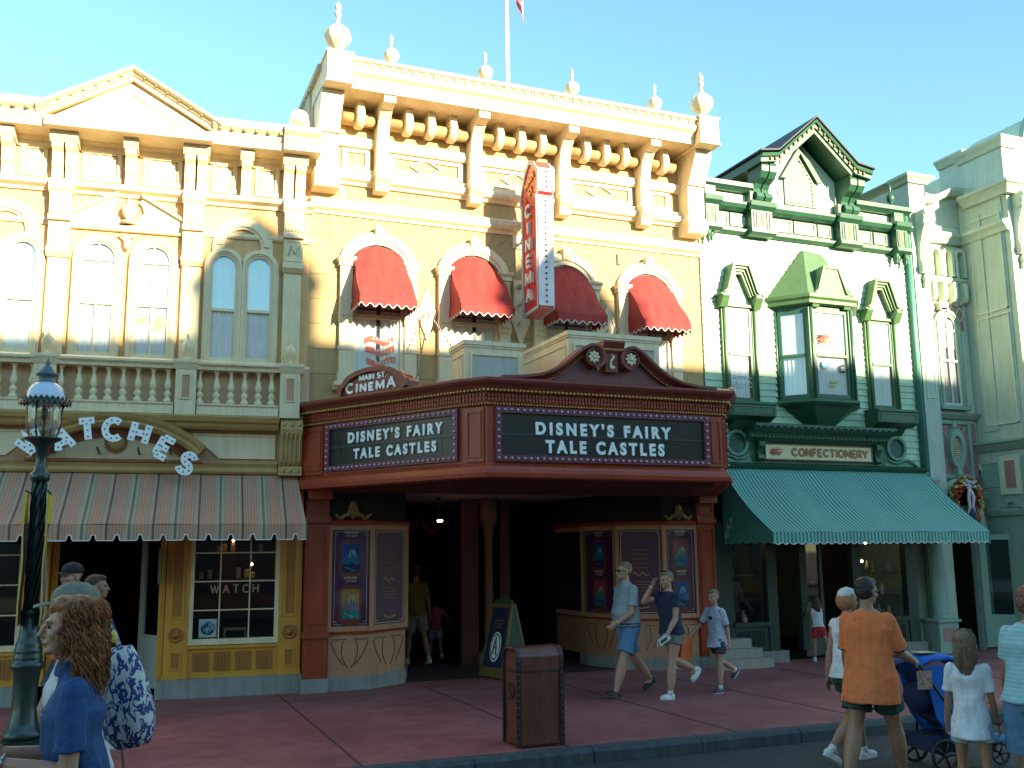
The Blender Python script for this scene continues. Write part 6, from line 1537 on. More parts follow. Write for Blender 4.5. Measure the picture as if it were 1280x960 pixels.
b = MB(); b.box(PX + .42, PX + .62, PY + .085, PY + .098, 2.9, 3.5); b.box(PX - .05, PX - .032, -.68, -.47, 2.92, 3.42); B4(b, 'rose_panel', tp)
b = MB(); b.box(PX - .031, PX - .002, -.80, -.32, 2.80, 3.52); B4(b, 'light_panel', tw_)
b = MB(); q = MB(); q.arcband(-.56, 2.56, .10, .20, 0, 180, 0, .07, 14); q.arcband(-.56, 2.56, .001, .10, 0, 180, 0, .01, 14); q.xf(Matrix.Translation((PX - .0, 0, 0)) @ Matrix.Rotation(-pi / 2, 4, 'Z') @ Matrix.Scale(-1, 4, (1, 0, 0))); B4(q, 'niche_arch', tl)
b = MB(); b.box(15.0, 15.06, .0, .12, 0, 2.3); b.box(14.25, 14.31, 0, .12, 0, 2.3); b.box(14.2, 15.2, 0.02, .12, 2.1, 2.2); B4(b, 'door_frame', tl)
b = MB(); b.fring([(0, .06), (0, 2.08), (.82, 2.08), (.82, .06)], [(.11, .62), (.11, 1.98), (.71, 1.98), (.71, .62)], 0, .05); b.fb(.02, .80, .005, .03, .07, .63); b.fring([(.12, .16), (.12, .52), (.70, .52), (.70, .16)], [(.15, .19), (.15, .49), (.67, .49), (.67, .19)], .03, .055)
o = b.build('door', tl, tb, (15.05 - TX, -.02, 0), radians(-38))
q = MB(); q.fb(.10, .72, .018, .024, .6, 2.0); q.build('pane', glass('teal_glass', (.3, .5, .48), .05), o)
q = MB(); q.tube([(.765, -.055, 1.0), (.765, -.11, 1.05), (.765, -.11, 1.3), (.765, -.055, 1.35)], .015, 6); q.box(.74, .79, -.056, -.05, .9, 1.45); q.build('handle', c_brown, o)
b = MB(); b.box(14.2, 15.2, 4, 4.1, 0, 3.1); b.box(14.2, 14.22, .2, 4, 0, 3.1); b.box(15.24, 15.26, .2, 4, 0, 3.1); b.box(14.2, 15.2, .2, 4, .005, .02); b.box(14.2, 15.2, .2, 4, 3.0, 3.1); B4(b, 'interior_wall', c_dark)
b = MB(); b.box(14.9, 15.7, -1.0, -.2, .004, .018); B4(b, 'door_mat', paint('sisal_mat', (.40, .28, .13), .95))
b = MB(); b.box(14.3, 15.0, 1.2, 1.25, .02, 1.5); b.box(14.62, 14.66, .8, 1.2, 0, 2.0)
for k in range(5): b.box(14.34, 14.6, .7, .9, .3 + .3 * k, .5 + .3 * k)
B4(b, 'shop_rack', paint('dark_shelf', (.10, .07, .05), .7))
t = thing('interior_lamp', 'pale lit lamp cluster inside the teal doorway', 'lamp', (14.62, 15.2, 2.02))
b = MB(); b.ell((0, 0, 0), (.03, .03, .03), 8, 6); b.ell((.30, .1, .02), (.025, .025, .03), 8, 6); b.build('lamp_bulb', emis('warm_bulb', (1, .8, .55), 3), t)
b = MB(); b.tube([(0, 0, .03), (0, 0, .9)], .008, 5); b.tube([(.3, .1, .04), (.3, .1, .9)], .008, 5); b.build('lamp_cord', c_brown, t)

# ================================================================== across the street (behind the camera) and neighbours
def plain_building(name, label, x0, x1, y0, y1, h, wall, trim, face=1, bumps=(), floors=(1.2, 4.4)):
    t = thing(name, label, 'building', ((x0 + x1) / 2, y0 if face == 1 else y1, 0)); ox = (x0 + x1) / 2; oy = y0 if face == 1 else y1
    b = MB(); b.box(x0, x1, y0, y1, 0, h); w_ = b.build('wall', wall, t, (-ox, -oy, 0))
    b = MB(); q = MB()
    if face == 1: pth = [(x0, y0 + .01), (x1, y0 + .01)]
    else: pth = [(x1, y1 - .01), (x0, y1 - .01)]
    b.sweep(pth, [(-.1, h - .3), (.1, h - .3), (.3, h - .1), (.35, h + .0), (-.1, h + .05)]); b.sweep(pth, [(-.1, 3.2), (.1, 3.2), (.2, 3.35), (-.1, 3.5)])
    b.build('cornice', trim, t, (-ox, -oy, 0))
    n = max(2, int((x1 - x0) / 1.7))
    for k in range(n):
        for z in floors[1:]:
            c = x0 + (k + .5) * (x1 - x0) / n; yy = (y0 - .02) if face == 1 else (y1 + .0)
            b = MB(); b.box(c - .45, c + .45, yy - (.06 if face == 1 else -.0), yy + (.02 if face == 1 else .08), z, z + 1.8); f = b.build('window', trim, t, (-ox, -oy, 0))
            b = MB(); s = -1 if face == 1 else 1; a1, a2 = sorted((yy + s * .085, yy + s * .10)); b.box(c - .37, c + .37, a1, a2, z + .08, z + 1.72); b.build('pane', paint('dim_pane', (.12, .15, .17), .1), f)
    for (c, r, hh) in bumps:
        b = MB(); b.lathe([(r, 0), (r, hh * .45), (r * 1.12, hh * .5), (r * .95, hh * .62), (r * .7, hh * .8), (r * .3, hh * .93), (.05, hh), (.02, hh + .8)], c, y1 - r - .2 if face == -1 else y0 + r + .2, h, 20); b.build('roof_turret', trim, t, (-ox, -oy, 0))
    b = MB()
    for k in range(n): 
        c = x0 + (k + .5) * (x1 - x0) / n; yy = y0 - .02 if face == 1 else y1; a1, a2 = sorted((yy, yy + (-.05 if face == 1 else .05))); b.box(c - .6, c + .6, a1, a2, .5, 2.7)
    b.build('shop_glass', paint('dim_pane', (.12, .15, .17), .1), t, (-ox, -oy, 0))
    return t
wl = [('cream_shop', 'cream terrace across the street behind the viewer, leftmost', -16, -6, 10.6, c_trim, c_wall, ()), ('brick_shop', 'brick fronted terrace across the street behind the viewer', -6, 2, 10.7, paint('opposite_brick', (.40, .16, .10), .8), c_trim, ()),
      ('grey_shop', 'grey terrace across the street behind the viewer', 2, 9.5, 10.75, paint('opposite_grey', (.45, .48, .5), .8), c_trim, ()), ('turret_shop', 'pale terrace with round turrets across the street behind the viewer', 9.5, 21, 10.8, c_trim, tl, ()), ('tan_shop', 'tan terrace across the street behind the viewer, rightmost', 21, 40, 10.9, c_wall, c_trim, ())]
for nme, lab, x0, x1, h, m1, m2, bp in wl:
    if nme == 'turret_shop': bp = ((11.55, .80, 2.15), (16.2, 1.15, 2.15))
    plain_building(nme, lab, x0, x1, -16, -9, h, m1, m2, -1, bp)
plain_building('neighbour_shop', 'plain cream shop building beyond the left edge of the view', -13, -2.7, 15.2, 23, 7.2, c_trim, c_wall, 1)

random.seed(17)
for x, y, z in ((12.62, .35, 1.62), (12.95, .6, 1.95), (12.45, 1.1, 2.05), (9.92, .5, 1.9), (10.7, 2.2, 2.1), (11.9, 2.6, 2.05)):
    t = thing('shop_light', 'tiny warm light glinting inside the dim confectionery shop', 'lamp', (x, 14.1 + y, z), 0, 'tiny lights inside the confectionery')
    b = MB(); b.ell((0, 0, 0), (.022, .022, .026), 8, 6); b.build('lamp_bulb', emis('shop_glow', (1, .62, .32), 7), t); b = MB(); b.tube([(0, 0, .02), (0, 0, .5)], .005, 4); b.build('lamp_cord', c_brown, t)
for u, y, z in ((-.98, .30, 2.05), (-.72, .34, 1.72), (-2.6, 2.6, 2.2)):
    t = thing('case_light', 'tiny warm light glinting inside the dim watch shop', 'lamp', (y1x + cos(R1) * (u - UC) - sin(R1) * y, y1y + sin(R1) * (u - UC) + cos(R1) * y, z), 0, 'tiny lights inside the watch shop')
    b = MB(); b.ell((0, 0, 0), (.018, .018, .02), 8, 6); b.build('lamp_bulb', emis('shop_glow', (1, .62, .32), 7), t); b = MB(); b.tube([(0, 0, .02), (0, 0, .4)], .005, 4); b.build('lamp_cord', c_brown, t)
# ================================================================== PEOPLE
SK = {'light': paint('skin_light', (.47, .25, .165), .5, var=.05, bump=.05), 'tan': paint('skin_tan', (.35, .18, .105), .5, var=.05, bump=.05), 'dim': paint('skin_shaded_copy', (.36, .20, .13), .5, var=.05, bump=.05)}  # dim is the light skin darkened in colour for figures in shade
m_shoe = paint('white_sneaker', (.72, .72, .70), .5); m_blackshoe = paint('black_leather', (.02, .02, .02), .5); m_sole = paint('rubber_sole', (.10, .10, .11), .7)
m_eye = paint('dark_eye', (.03, .02, .02), .2, bump=0); m_lip = paint('lip_rose', (.45, .16, .14), .4, bump=0); m_sun = paint('sunglass_black', (.012, .012, .014), .12, bump=0)
def V(*a): return Vector(a)
def rloft(mb, secs, n=16, smooth=True):
    """secs: (centre, axis, halfside, halffront); side axis stays close to Y"""
    rings = []
    for c, ax, hy, hx in secs:
        ax = Vector(ax).normalized(); fwd = Vector((1, 0, 0)) - ax * ax.x; fwd = fwd.normalized() if fwd.length > .2 else Vector((0, 0, 1)); sd = ax.cross(fwd)
        rings.append([Vector(c) + sd * hy * cos(2 * pi * k / n) + fwd * hx * sin(2 * pi * k / n) for k in range(n)])
    mb.loftq(rings, smooth)
def limb(mb, a, b, rads, n=12):
    a, b = Vector(a), Vector(b); m = len(rads)
    mb.tube([a.lerp(b, i / (m - 1)) for i in range(m)], rads, n)
    mb.ell(a, (rads[0],) * 3, 10, 6); mb.ell(b, (rads[-1],) * 3, 10, 6)
def ldir(pitch, abd, side): p, q = radians(pitch), radians(abd); return Vector((sin(p), side * sin(q) * cos(p), -cos(p) * cos(q)))
def person(label, H, loc, heading, lean=3, hip=None, legs=((20, 5, 0), (-22, 18, -25)), arms=((20, 8, 25, 0), (-15, 8, 20, 0)), head=(0, 0), bd=1.0, belly=0, skin='light', female=False,
           shirt=None, sleeve=.75, hem=0.0, shorts=None, shortlen=.75, shoe=m_shoe, sock=True, hair=None, hairm=None, cap=None, vox=.007, glasses=False, collar=False, z0=0.0, seatlift=0, group=None, nohand=False, wide=1.0, shirtname='shirt', torso_only=False, socklen=.03, sleeve_trim=None):
    R = {}
    for k, (ax, s) in enumerate((('L', 1), ('R', -1))):
        th, kn, ft = legs[k]
        hp = V(0, s * .052 * H * wide, 0); d = ldir(th, 3, s); kne = hp + d * .245 * H; d2 = ldir(th - kn, 1, s); an = kne + d2 * .235 * H
        R['hp' + ax] = hp; R['kn' + ax] = kne; R['an' + ax] = an; R['ft' + ax] = radians(ft)
    def sole(ax):
        a = R['ft' + ax]; an = R['an' + ax]
        return min((an + V(cos(a) * x * H + sin(a) * .0, 0, sin(a) * x * H) + V(sin(a) * .042 * H, 0, -cos(a) * .042 * H)).z for x in (-.04, .08))
    dz = -min(sole('L'), sole('R'))
    P = V(0, 0, dz)
    for k in R:
        if k[:2] != 'ft': R[k] = R[k] + P
    le = radians(lean); up = V(sin(le), 0, cos(le))
    nb = P + up * .312 * H; sh = P + up * .270 * H
    for k, (ax, s) in enumerate((('L', 1), ('R', -1))):
        a = arms[k]; pitch, abd, fl, inw = a[:4]
        so = sh + V(0, s * .097 * H * (0.9 if female else 1) * wide ** .5, 0); el = so + ldir(pitch, abd, s) * .170 * H
        fd = ldir(pitch + fl, abd, s); fd = Matrix.Rotation(radians(-s * inw), 3, 'Z') @ fd if inw else fd
        wr = el + fd * .145 * H; R['so' + ax] = so; R['el' + ax] = el; R['wr' + ax] = wr; R['fd' + ax] = fd
    hy_, hp_ = radians(head[0]), radians(head[1])
    HR = Matrix.Rotation(hy_, 3, 'Z') @ Matrix.Rotation(-hp_, 3, 'Y')
    hc = nb + V(sin(le) * .02 * H, 0, 0) + V(.014 * H, 0, .090 * H)
    hf = lambda x, y, z: hc + HR @ V(x * H, y * H, z * H)
    t = thing('person', label, 'person', (loc[0], loc[1], z0), radians(heading), group)
    w = bd * wide
    # ---------- body: one continuous skin
    b = MB()
    if not torso_only:
        for ax in 'LR':
            limb(b, R['hp' + ax], R['kn' + ax], [.052 * H * w, .050 * H * w, .043 * H * w, .036 * H * bd, .031 * H * bd]); limb(b, R['kn' + ax], R['an' + ax], [.031 * H * bd, .035 * H * bd, .034 * H * bd, .026 * H * bd, .019 * H])
            b.ell(R['kn' + ax] + V(.008 * H, 0, 0), (.026 * H, .027 * H, .034 * H)); a = R['an' + ax]; b.ell(a + V(.02 * H, 0, -.022 * H), (.04 * H, .02 * H, .018 * H))
    tor = lambda k, o=0: [(P + up * q * H + V(xo * H, 0, 0), up, (hy) * H * w * k + o, (hx) * H * bd * k + o) for q, hy, hx, xo in (
        (-.045, .078, .055, -.004), (0, .094, .067, -.004 + belly * .2), (.05, .088 if not female else .080, .063 + belly * .6, .0 + belly * .5), (.10, .080 if not female else .069, .058 + belly, .002 + belly * .8), (.16, .088, .056 + belly * .5, .004 + belly * .3 + (.008 if female else 0)), (.22, .100 if not female else .09, .055 + (.005 if female else 0), .004), (.262, .100 if not female else .088, .050, .0), (.285, .078 if not female else .068, .040, -.004), (.303, .050, .033, -.004), (.322, .032, .030, 0))]
    rloft(b, tor(1.0))
    limb(b, nb - up * .03 * H, hc + HR @ V(-.012 * H, 0, -.03 * H), [.033 * H * bd ** .5, .029 * H * bd ** .5, .029 * H])
    for ax, s in (('L', 1), ('R', -1)):
        limb(b, R['so' + ax], R['el' + ax], [.030 * H * bd, .028 * H * bd, .0235 * H * bd, .021 * H * bd]); limb(b, R['el' + ax], R['wr' + ax], [.022 * H * bd, .023 * H * bd, .019 * H * bd, .0145 * H])
        # hand: palm, four bent fingers, thumb from the side
        fd = R['fd' + ax]; wr = R['wr' + ax]; side = Vector((0, s, 0)); side = (side - fd * side.dot(fd)).normalized(); nrm = fd.cross(side).normalized() * s
        pal = V(0, 0, 0); fw_ = nrm if nrm.x > 0 else -nrm     # thumb side points forward
        L_ = H / 1.75
        spread = fw_; bend = -side
        Mp = Matrix((fd, spread, bend)).transposed()
        b.ell(wr + fd * .045 * L_, (.048 * L_, .036 * L_, .015 * L_), 12, 8, Mp)
        for j, (o, ln_) in enumerate(((.027, .070), (.010, .078), (-.009, .073), (-.026, .058))):
            p0 = wr + fd * .075 * L_ + spread * o * L_; c1 = radians(16); d1 = (fd * cos(c1) + bend * sin(c1)); p1 = p0 + d1 * ln_ * .45 * L_; c2 = radians(50); d2 = fd * cos(c2) + bend * sin(c2); p2 = p1 + d2 * ln_ * .33 * L_; d3 = fd * cos(1.25) + bend * sin(1.25); p3 = p2 + d3 * ln_ * .25 * L_
            b.tube([p0, p1, p2, p3], [.0095 * L_, .0088 * L_, .008 * L_, .0065 * L_], 8)
        p0 = wr + fd * .018 * L_ + spread * .020 * L_; p1 = p0 + (fd * .7 + spread * .6 + bend * .3).normalized() * .036 * L_; p2 = p1 + (fd * .85 + spread * .15 + bend * .4).normalized() * .030 * L_
        b.tube([p0, p1, p2], [.014 * L_, .011 * L_, .008 * L_], 8)
    # head
    k_ = 1.0 + (.18 if H < 1.2 else .10 if H < 1.4 else 0)
    def he(x, y, z, a, c, d, n=14): b.ell(hf(x * k_, y * k_, z * k_), (a * H * k_, c * H * k_, d * H * k_), n, 10, HR)
    he(-.006, 0, .018, .056, .045, .050, 18); he(.012, 0, -.012, .040, .037, .050, 18); he(.022, 0, -.044, .024, .024, .018); he(.040, 0, -.052, .010, .012, .009); he(.002, 0, -.034, .038, .036, .026)
    he(.046, 0, .012, .010, .026, .008); he(.047, 0, -.033, .007, .013, .005); he(.048, 0, -.038, .006, .011, .0045)
    for s in (-1, 1): he(-.004, s * .045, -.006, .011, .005, .017); he(.032, s * .022, -.014, .016, .014, .014)
    b.tube([hf(.050 * k_, 0, .010 * k_), hf(.059 * k_, 0, -.008 * k_), hf(.064 * k_, 0, -.017 * k_), hf(.052 * k_, 0, -.022 * k_)], [.0045 * H, .006 * H, .0075 * H, .006 * H], 8)
    body = fuse(b, 'body', SK[skin], t, vox, 2, .4)
    # eyes, brows, lips
    b = MB()
    for s in (-1, 1):
        b.ell(hf(.0475 * k_, s * .018 * k_, .001 * k_), (.004 * H, .0065 * H, .0035 * H), 8, 6, HR); b.ell(hf(.0515 * k_, s * .018 * k_, .013 * k_), (.003 * H, .010 * H, .002 * H), 8, 5, HR)
    b.build('eyes', m_eye, t)
    b = MB(); b.ell(hf(.0525 * k_, 0, -.0355 * k_), (.003 * H, .010 * H, .0032 * H), 10, 6, HR); b.build('lips', m_lip, t)
    if glasses:
        b = MB()
        for s in (-1, 1): b.ell(hf(.055, s * .019, .001), (.004 * H, .015 * H, .010 * H), 12, 8, HR); b.tube([hf(.054, s * .033, .004), hf(.02, s * .045, .004), hf(-.008, s * .048, .002)], .0025 * H, 5)
        b.tube([hf(.057, -.01, .004), hf(.057, .01, .004)], .003 * H, 5); b.build('sunglasses', m_sun, t)
    # ---------- clothes
    if shorts:
        b = MB(); nm, mat = shorts
        rloft(b, [(P + up * q * H + V(xo * H, 0, 0), up, hy * H * w + .014, hx * H * bd + .014) for q, hy, hx, xo in ((-.06, .082, .060, 0), (-.02, .095, .068, 0), (.02, .093 - (.016 if hem > .01 else 0), .066 - (.016 if hem > .01 else 0), belly * .3), (.055, .087 - (.02 if hem > .01 else 0), .062 - (.016 if hem > .01 else 0) + belly * .4, belly * .5))])
        for ax in 'LR':
            if shortlen > 0: a, c = R['hp' + ax], R['hp' + ax].lerp(R['kn' + ax], shortlen)
            dd = (c - a).normalized(); rloft(b, [(a.lerp(c, q) , dd, r * H * w + .010 + fl, r * H * w + .012 + fl) for q, r, fl in ((0, .052, 0), (.5, .051, .004), (.9, .048, .012), (1.0, .048, .016))])
            if shortlen > 1: c2 = R['kn' + ax].lerp(R['an' + ax], shortlen - 1); dd = (c2 - R['kn' + ax]).normalized(); rloft(b, [(R['kn' + ax].lerp(c2, q), dd, .040 * H * w + .016, .040 * H * w + .016) for q in (0, .5, 1)])
        fuse(b, nm, mat, t, vox * 1.1, 6, .5, .016, .07)
    if shirt:
        b = MB(); hs = -.03 - hem
        o = .020
        S_ = [(P + up * hs * H + V(belly * .3 * H, 0, 0), up, .101 * H * w + o + .008, .076 * H * bd + o + .014 + (.042 if hem > .01 else 0) + belly * .4 * H)]
        for q, hy, hx, xo in ((0, .101, .074, belly * .3), (.05, .090 if not female else .084, .066 + belly * .6, belly * .5), (.10, .084 if not female else .076, .062 + belly, .002 + belly * .8), (.16, .090 if not female else .084, .057 + belly * .5, .004 + belly * .3 + (.008 if female else 0)), (.22, .102 if not female else .091, .056 + (.006 if female else 0), .004), (.260, .102 if not female else .089, .048, 0), (.284, .080 if not female else .070, .043, -.004), (.303, .053, .036, -.004), (.314, .036, .032, -.004)):
            S_.append((P + up * q * H + V(xo * H, 0, 0), up, hy * H * w + o * (1 if q < .25 else .5), hx * H * bd + o * (1 if q < .25 else .4)))
        rloft(b, S_, 22)
        for ax in 'LR':
            a, c = R['so' + ax], R['el' + ax]
            if sleeve > 0:
                c = a.lerp(c, sleeve); r0 = .029 * H * bd; limb(b, a, a.lerp(c, .3), [r0 + .008, r0 + .008]); b.tube([a, a.lerp(c, .5), c], [r0 + .009, r0 + .010, r0 + .013], 14)
            else: b.ell(a + V(0, -.02 * H * (1 if ax == 'L' else -1), 0), (.036 * H, .03 * H, .034 * H))
        if collar: rloft(b, [(nb + up * q * H + V(.004 * H, 0, 0), up, r * H, r * H) for q, r in ((-.012, .045), (.004, .040), (.018, .037))])
        s_ = fuse(b, shirtname, shirt, t, vox * 1.1, 9, .5, .022, .10)
        if sleeve_trim:
            b = MB()
            for ax in 'LR':
                a, c = R['so' + ax], R['el' + ax]; c = a.lerp(c, sleeve); d = (c - a).normalized(); u_ = d.orthogonal().normalized(); v_ = d.cross(u_); r = .029 * H * bd + .0135
                b.tube([c + (u_ * cos(q) + v_ * sin(q)) * r for q in [2 * pi * j / 16 for j in range(17)]], .005, 5)
            b.build('sleeve_trim', sleeve_trim, s_)
    # ---------- shoes
    if not torso_only:
        for ax in 'LR':
            a = R['ft' + ax]; M3 = Matrix.Rotation(-a, 3, 'Y'); an = R['an' + ax]; ff = lambda x, y, z: an + M3 @ V(x * H, y * H, z * H)
            b = MB()
            b.ell(ff(-.012, 0, -.018), (.030 * H, .024 * H, .026 * H), 12, 8, M3); b.ell(ff(.035, 0, -.022), (.058 * H, .025 * H, .020 * H), 14, 8, M3); b.ell(ff(.066, 0, -.026), (.030 * H, .027 * H, .016 * H), 12, 8, M3)
            rg = []
            for z in (-.042, -.030): rg.append([ff(.028 + .070 * cos(q), (.026 + .003 * cos(q)) * sin(q), z) for q in [2 * pi * j / 18 for j in range(18)]])
            b.loftq(rg, True); sh_ = fuse(b, 'shoe', shoe, t, vox * .9, 1, .5)
            b = MB(); rg = []
            for z in (-.0435, -.036): rg.append([ff(.028 + .074 * cos(q), (.028 + .003 * cos(q)) * sin(q), z) for q in [2 * pi * j / 18 for j in range(18)]])
            b.loftq(rg, False); b.build('sole', m_sole if shoe is m_blackshoe else paint('pale_sole', (.6, .6, .58), .6), sh_)
            if sock: b = MB(); d = (R['kn' + ax] - an).normalized(); b.tube([an - d * .01 * H, an + d * .5 * socklen * H, an + d * socklen * H], [.0225 * H, .0215 * H, .0225 * H], 14); b.build('sock', m_shoe, t)
    # ---------- hair
    if hair == 'short':
        b = MB(); q = lambda x, y, z, a, c, d: b.ell(hf(x * k_, y * k_, z * k_), (a * H * k_, c * H * k_, d * H * k_), 16, 10, HR)
        if cap: q(-.026, 0, .002, .040, .0460, .044)
        else: q(-.014, 0, .030, .056, .0475, .047); q(-.026, 0, .010, .042, .0465, .050); q(.018, 0, .050, .034, .036, .020)
        fuse(b, 'hair', hairm, t, vox * .8, 1, .4, .010, .02)
    if hair == 'bob':
        b = MB(); q = lambda x, y, z, a, c, d: b.ell(hf(x * k_, y * k_, z * k_), (a * H * k_, c * H * k_, d * H * k_), 16, 10, HR)
        q(-.030, 0, .0, .044, .053, .054)
        if not cap: q(-.012, 0, .032, .060, .052, .048); q(.020, 0, .052, .036, .040, .022)
        for s in (-1, 1): q(-.012, s * .040, .004, .030, .016, .044)
        fuse(b, 'hair', hairm, t, vox * .8, 1, .4, .014, .02)
    if hair == 'long':
        b = MB(); q = lambda x, y, z, a, c, d: b.ell(hf(x * k_, y * k_, z * k_), (a * H * k_, c * H * k_, d * H * k_), 16, 10, HR)
        q(-.010, 0, .030, .060, .050, .046); q(-.028, 0, -.010, .040, .050, .065); q(-.034, 0, -.060, .030, .048, .065); q(-.040, 0, -.105, .024, .042, .055); q(-.046, 0, -.15, .018, .034, .045)
        for s in (-1, 1): q(.000, s * .043, -.02, .026, .012, .062)
        hb = fuse(b, 'hair', hairm, t, vox * .8, 1, .4, .008, .02)
        b = MB(); random.seed(4)
        for k in range(150):
            a = random.uniform(.55 * pi, 1.45 * pi) if k % 3 else random.choice((-1, 1)) * random.uniform(.35 * pi, .6 * pi); x, y = .052 * cos(a) - .008, .054 * sin(a); z1 = -.17 - random.uniform(0, .04)
            b.tube([hf(x * .6 * k_, y * .6 * k_, .075 * k_), hf(x * 1.05 * k_, y * k_, .03 * k_), hf((x * 1.04 - .006) * k_, y * 1.05 * k_, -.05 * k_), hf((x * .9 - .022) * k_, y * .9 * k_, z1 * k_)], [.002 * H, .0035 * H, .003 * H, .001 * H], 4)
        b.build('hair_strands', hairm, hb)
    if cap:
        mat, col2, brim = cap
        b = MB(); rg = []
        for z, r in ((.018, 1.04), (.032, 1.05), (.050, .96), (.064, .74), (.073, .42), (.076, .05)):
            rg.append([hf((-.006 + .058 * r * cos(q)) * k_, .049 * r * sin(q) * k_, z * k_) for q in [2 * pi * j / 20 for j in range(20)]])
        b.loftq(rg, True); b.ell(hf(-.006 * k_, 0, .077 * k_), (.006 * H, .006 * H, .003 * H), 8, 5, HR)
        cp = b.build('cap', mat, t)
        b = MB(); rg = []
        for x, hw, z in ((.040, .040, .022), (.062, .038, .021), (.082, .028, .016), (.092, .010, .013)): rg.append([hf(x * k_, y * hw * k_, (z + o_ - .006 * abs(y) ** 2) * k_) for y, o_ in ((-1, 0), (-.5, 0), (0, 0), (.5, 0), (1, 0), (1, .003), (.5, .003), (0, .003), (-.5, .003), (-1, .003))])
        if brim == 'back': pass
        b.loftq(rg, True); b.build('cap_brim', col2, cp)
    R['t'] = t; R['hf'] = hf; R['P'] = P; R['up'] = up; R['H'] = H; R['nb'] = nb
    return R
def wpt(Rr, v):   # local -> world
    t = Rr['t']; return Matrix.Translation(t.location) @ Matrix.Rotation(t.rotation_euler[2], 4, 'Z') @ Vector(v)
def cloth(name, col, **k): return paint(name, col, k.pop('rough', .85), var=k.pop('var', .10), sc=7, bump=.35, bsc=120)

c_denim = cloth('blue_denim', (.11, .22, .36)); c_navy = cloth('navy_cotton', (.018, .024, .055)); c_khaki = cloth('grey_green_twill', (.15, .18, .13)); c_polo = cloth('grey_polo_cotton', (.30, .34, .36))
c_tee = cloth('pale_grey_tee', (.50, .52, .60)); c_orange = cloth('burnt_orange_tee', (.78, .19, .055)); c_dgreen = cloth('dark_green_nylon', (.015, .06, .045)); c_lblue = cloth('turquoise_striped_knit', (.26, .50, .52)); c_blue = cloth('royal_blue_cotton', (.018, .075, .22))
c_white2 = cloth('white_cotton', (.70, .70, .72)); c_red2 = cloth('red_cotton', (.50, .03, .03)); c_charcoal = cloth('charcoal_cotton', (.05, .055, .07)); c_pdenim = cloth('pale_denim', (.32, .42, .50))
h_brown = paint('brown_hair', (.12, .06, .03), .6, var=.3, sc=40, bump=.6, bsc=200); h_blond = paint('sandy_hair', (.30, .20, .10), .6, var=.3, sc=40, bump=.6, bsc=200); h_black = paint('black_hair', (.02, .015, .012), .5, var=.3, sc=40, bump=.6, bsc=200); h_auburn = paint('auburn_curls', (.50, .19, .06), .5, var=.45, sc=30, bump=.5, bsc=200)
c_band = paint('yellow_wristband', (.8, .65, .1), .4, bump=0)
def band(Rr, ax, mat, name='wristband', q=.93, r=.0165):
    e, w = Rr['el' + ax], Rr['wr' + ax]; p = e.lerp(w, q); d = (w - e).normalized(); u = d.orthogonal().normalized(); v = d.cross(u); H = Rr['H']
    b = MB(); b.tube([p + (u * cos(a) + v * sin(a)) * r * H for a in [2 * pi * j / 14 for j in range(15)]], .004 * H, 5); b.build(name, mat, Rr['t'])

# --- strolling family in front of the cinema (walking left)
p = person('man in grey polo shirt, blue shorts and sunglasses striding left past the cinema', 1.76, (6.42, 11.85), 186, 2, legs=((22, 4, 8), (-20, 22, -28)), arms=((12, 6, 48, 10), (-22, 8, 18, 0)), head=(-4, 2), bd=1.1, belly=.022, shirt=c_polo, hem=-.045, shorts=('shorts', c_denim), shortlen=.82, shoe=m_blackshoe, sock=False, hair='short', hairm=h_blond, glasses=True, collar=True)
band(p, 'L', c_band)
b = MB(); b.tube([p['P'] + p['up'] * .0 * 1.76 + V(.165 * cos(a) + .02, .20 * sin(a), .035) for a in [2 * pi * j / 24 for j in range(25)]], .014, 6); b.build('belt', m_blackshoe, p['t'])
p = person('woman in navy top and olive shorts striding left with one hand raised to her forehead', 1.61, (6.82, 11.42), 188, 4, legs=((14, 6, 2), (-16, 52, -48)), arms=((8, 6, 30, 5), (75, 30, 105, 35)), head=(8, -4), bd=1.06, female=True, shirt=c_navy, sleeve=.5, hem=-.01, shorts=('shorts', c_khaki), shortlen=.42, hair='short', hairm=h_blond, collar=False, wide=1.05)
band(p, 'R', c_band); band(p, 'L', paint('steel_watch', (.5, .5, .5), .3, metal=.8), 'watch')
b = MB()
for s in (-1, 1): b.ell(p['hf'](.030, s * .020, .070), (.010 * 1.6, .015 * 1.6, .006 * 1.6), 10, 6)
b.tube([p['hf'](.03, -.04, .066), p['hf'](.034, 0, .075), p['hf'](.03, .04, .066)], .003, 5); b.build('sunglasses', m_sun, p['t'])
hnd = wpt(p, p['wrL'] + p['fdL'] * .08)
b = MB(); b.xf(Matrix.Identity(4)); b.box(-.10, .09, -.012, .012, -.04, .045); b.tube([(-.1, 0, .04), (-.14, 0, -.02), (-.06, 0, -.05)], .006, 5); o = b.build('camera_pouch', paint('black_white_pouch', (.55, .55, .55), .5), None, hnd); o.rotation_euler = (0, radians(-25), radians(10)); tag(o, 'small black and white camera pouch held by the woman in the navy top', 'pouch')
q = MB(); q.box(-.08, .03, -.014, -.0125, -.02, .02); q.build('flap', m_blackshoe, o)
p = person('boy in pale tee shirt and dark shorts following the couple, carrying an orange bag', 1.33, (7.62, 11.60), 192, 3, legs=((8, 4, 0), (-22, 42, -42)), arms=((-14, 8, 16, 0), (28, 14, 30, 10)), head=(12, -3), bd=.88, shirt=c_tee, sleeve=.85, hem=.05, shorts=('shorts', c_charcoal), shortlen=.6, shoe=paint('navy_trainer', (.03, .04, .07), .5), hair='short', hairm=h_blond, sleeve_trim=c_navy)
band(p, 'L', c_band)
q = MB(); f = p['P'] + p['up'] * .20 * 1.33
for k in range(3): q.ell(f + V(.095, -.02 + .02 * k, .0), (.006, .012, .028), 8, 5)
q.build('shirt_print', c_navy, p['t'])
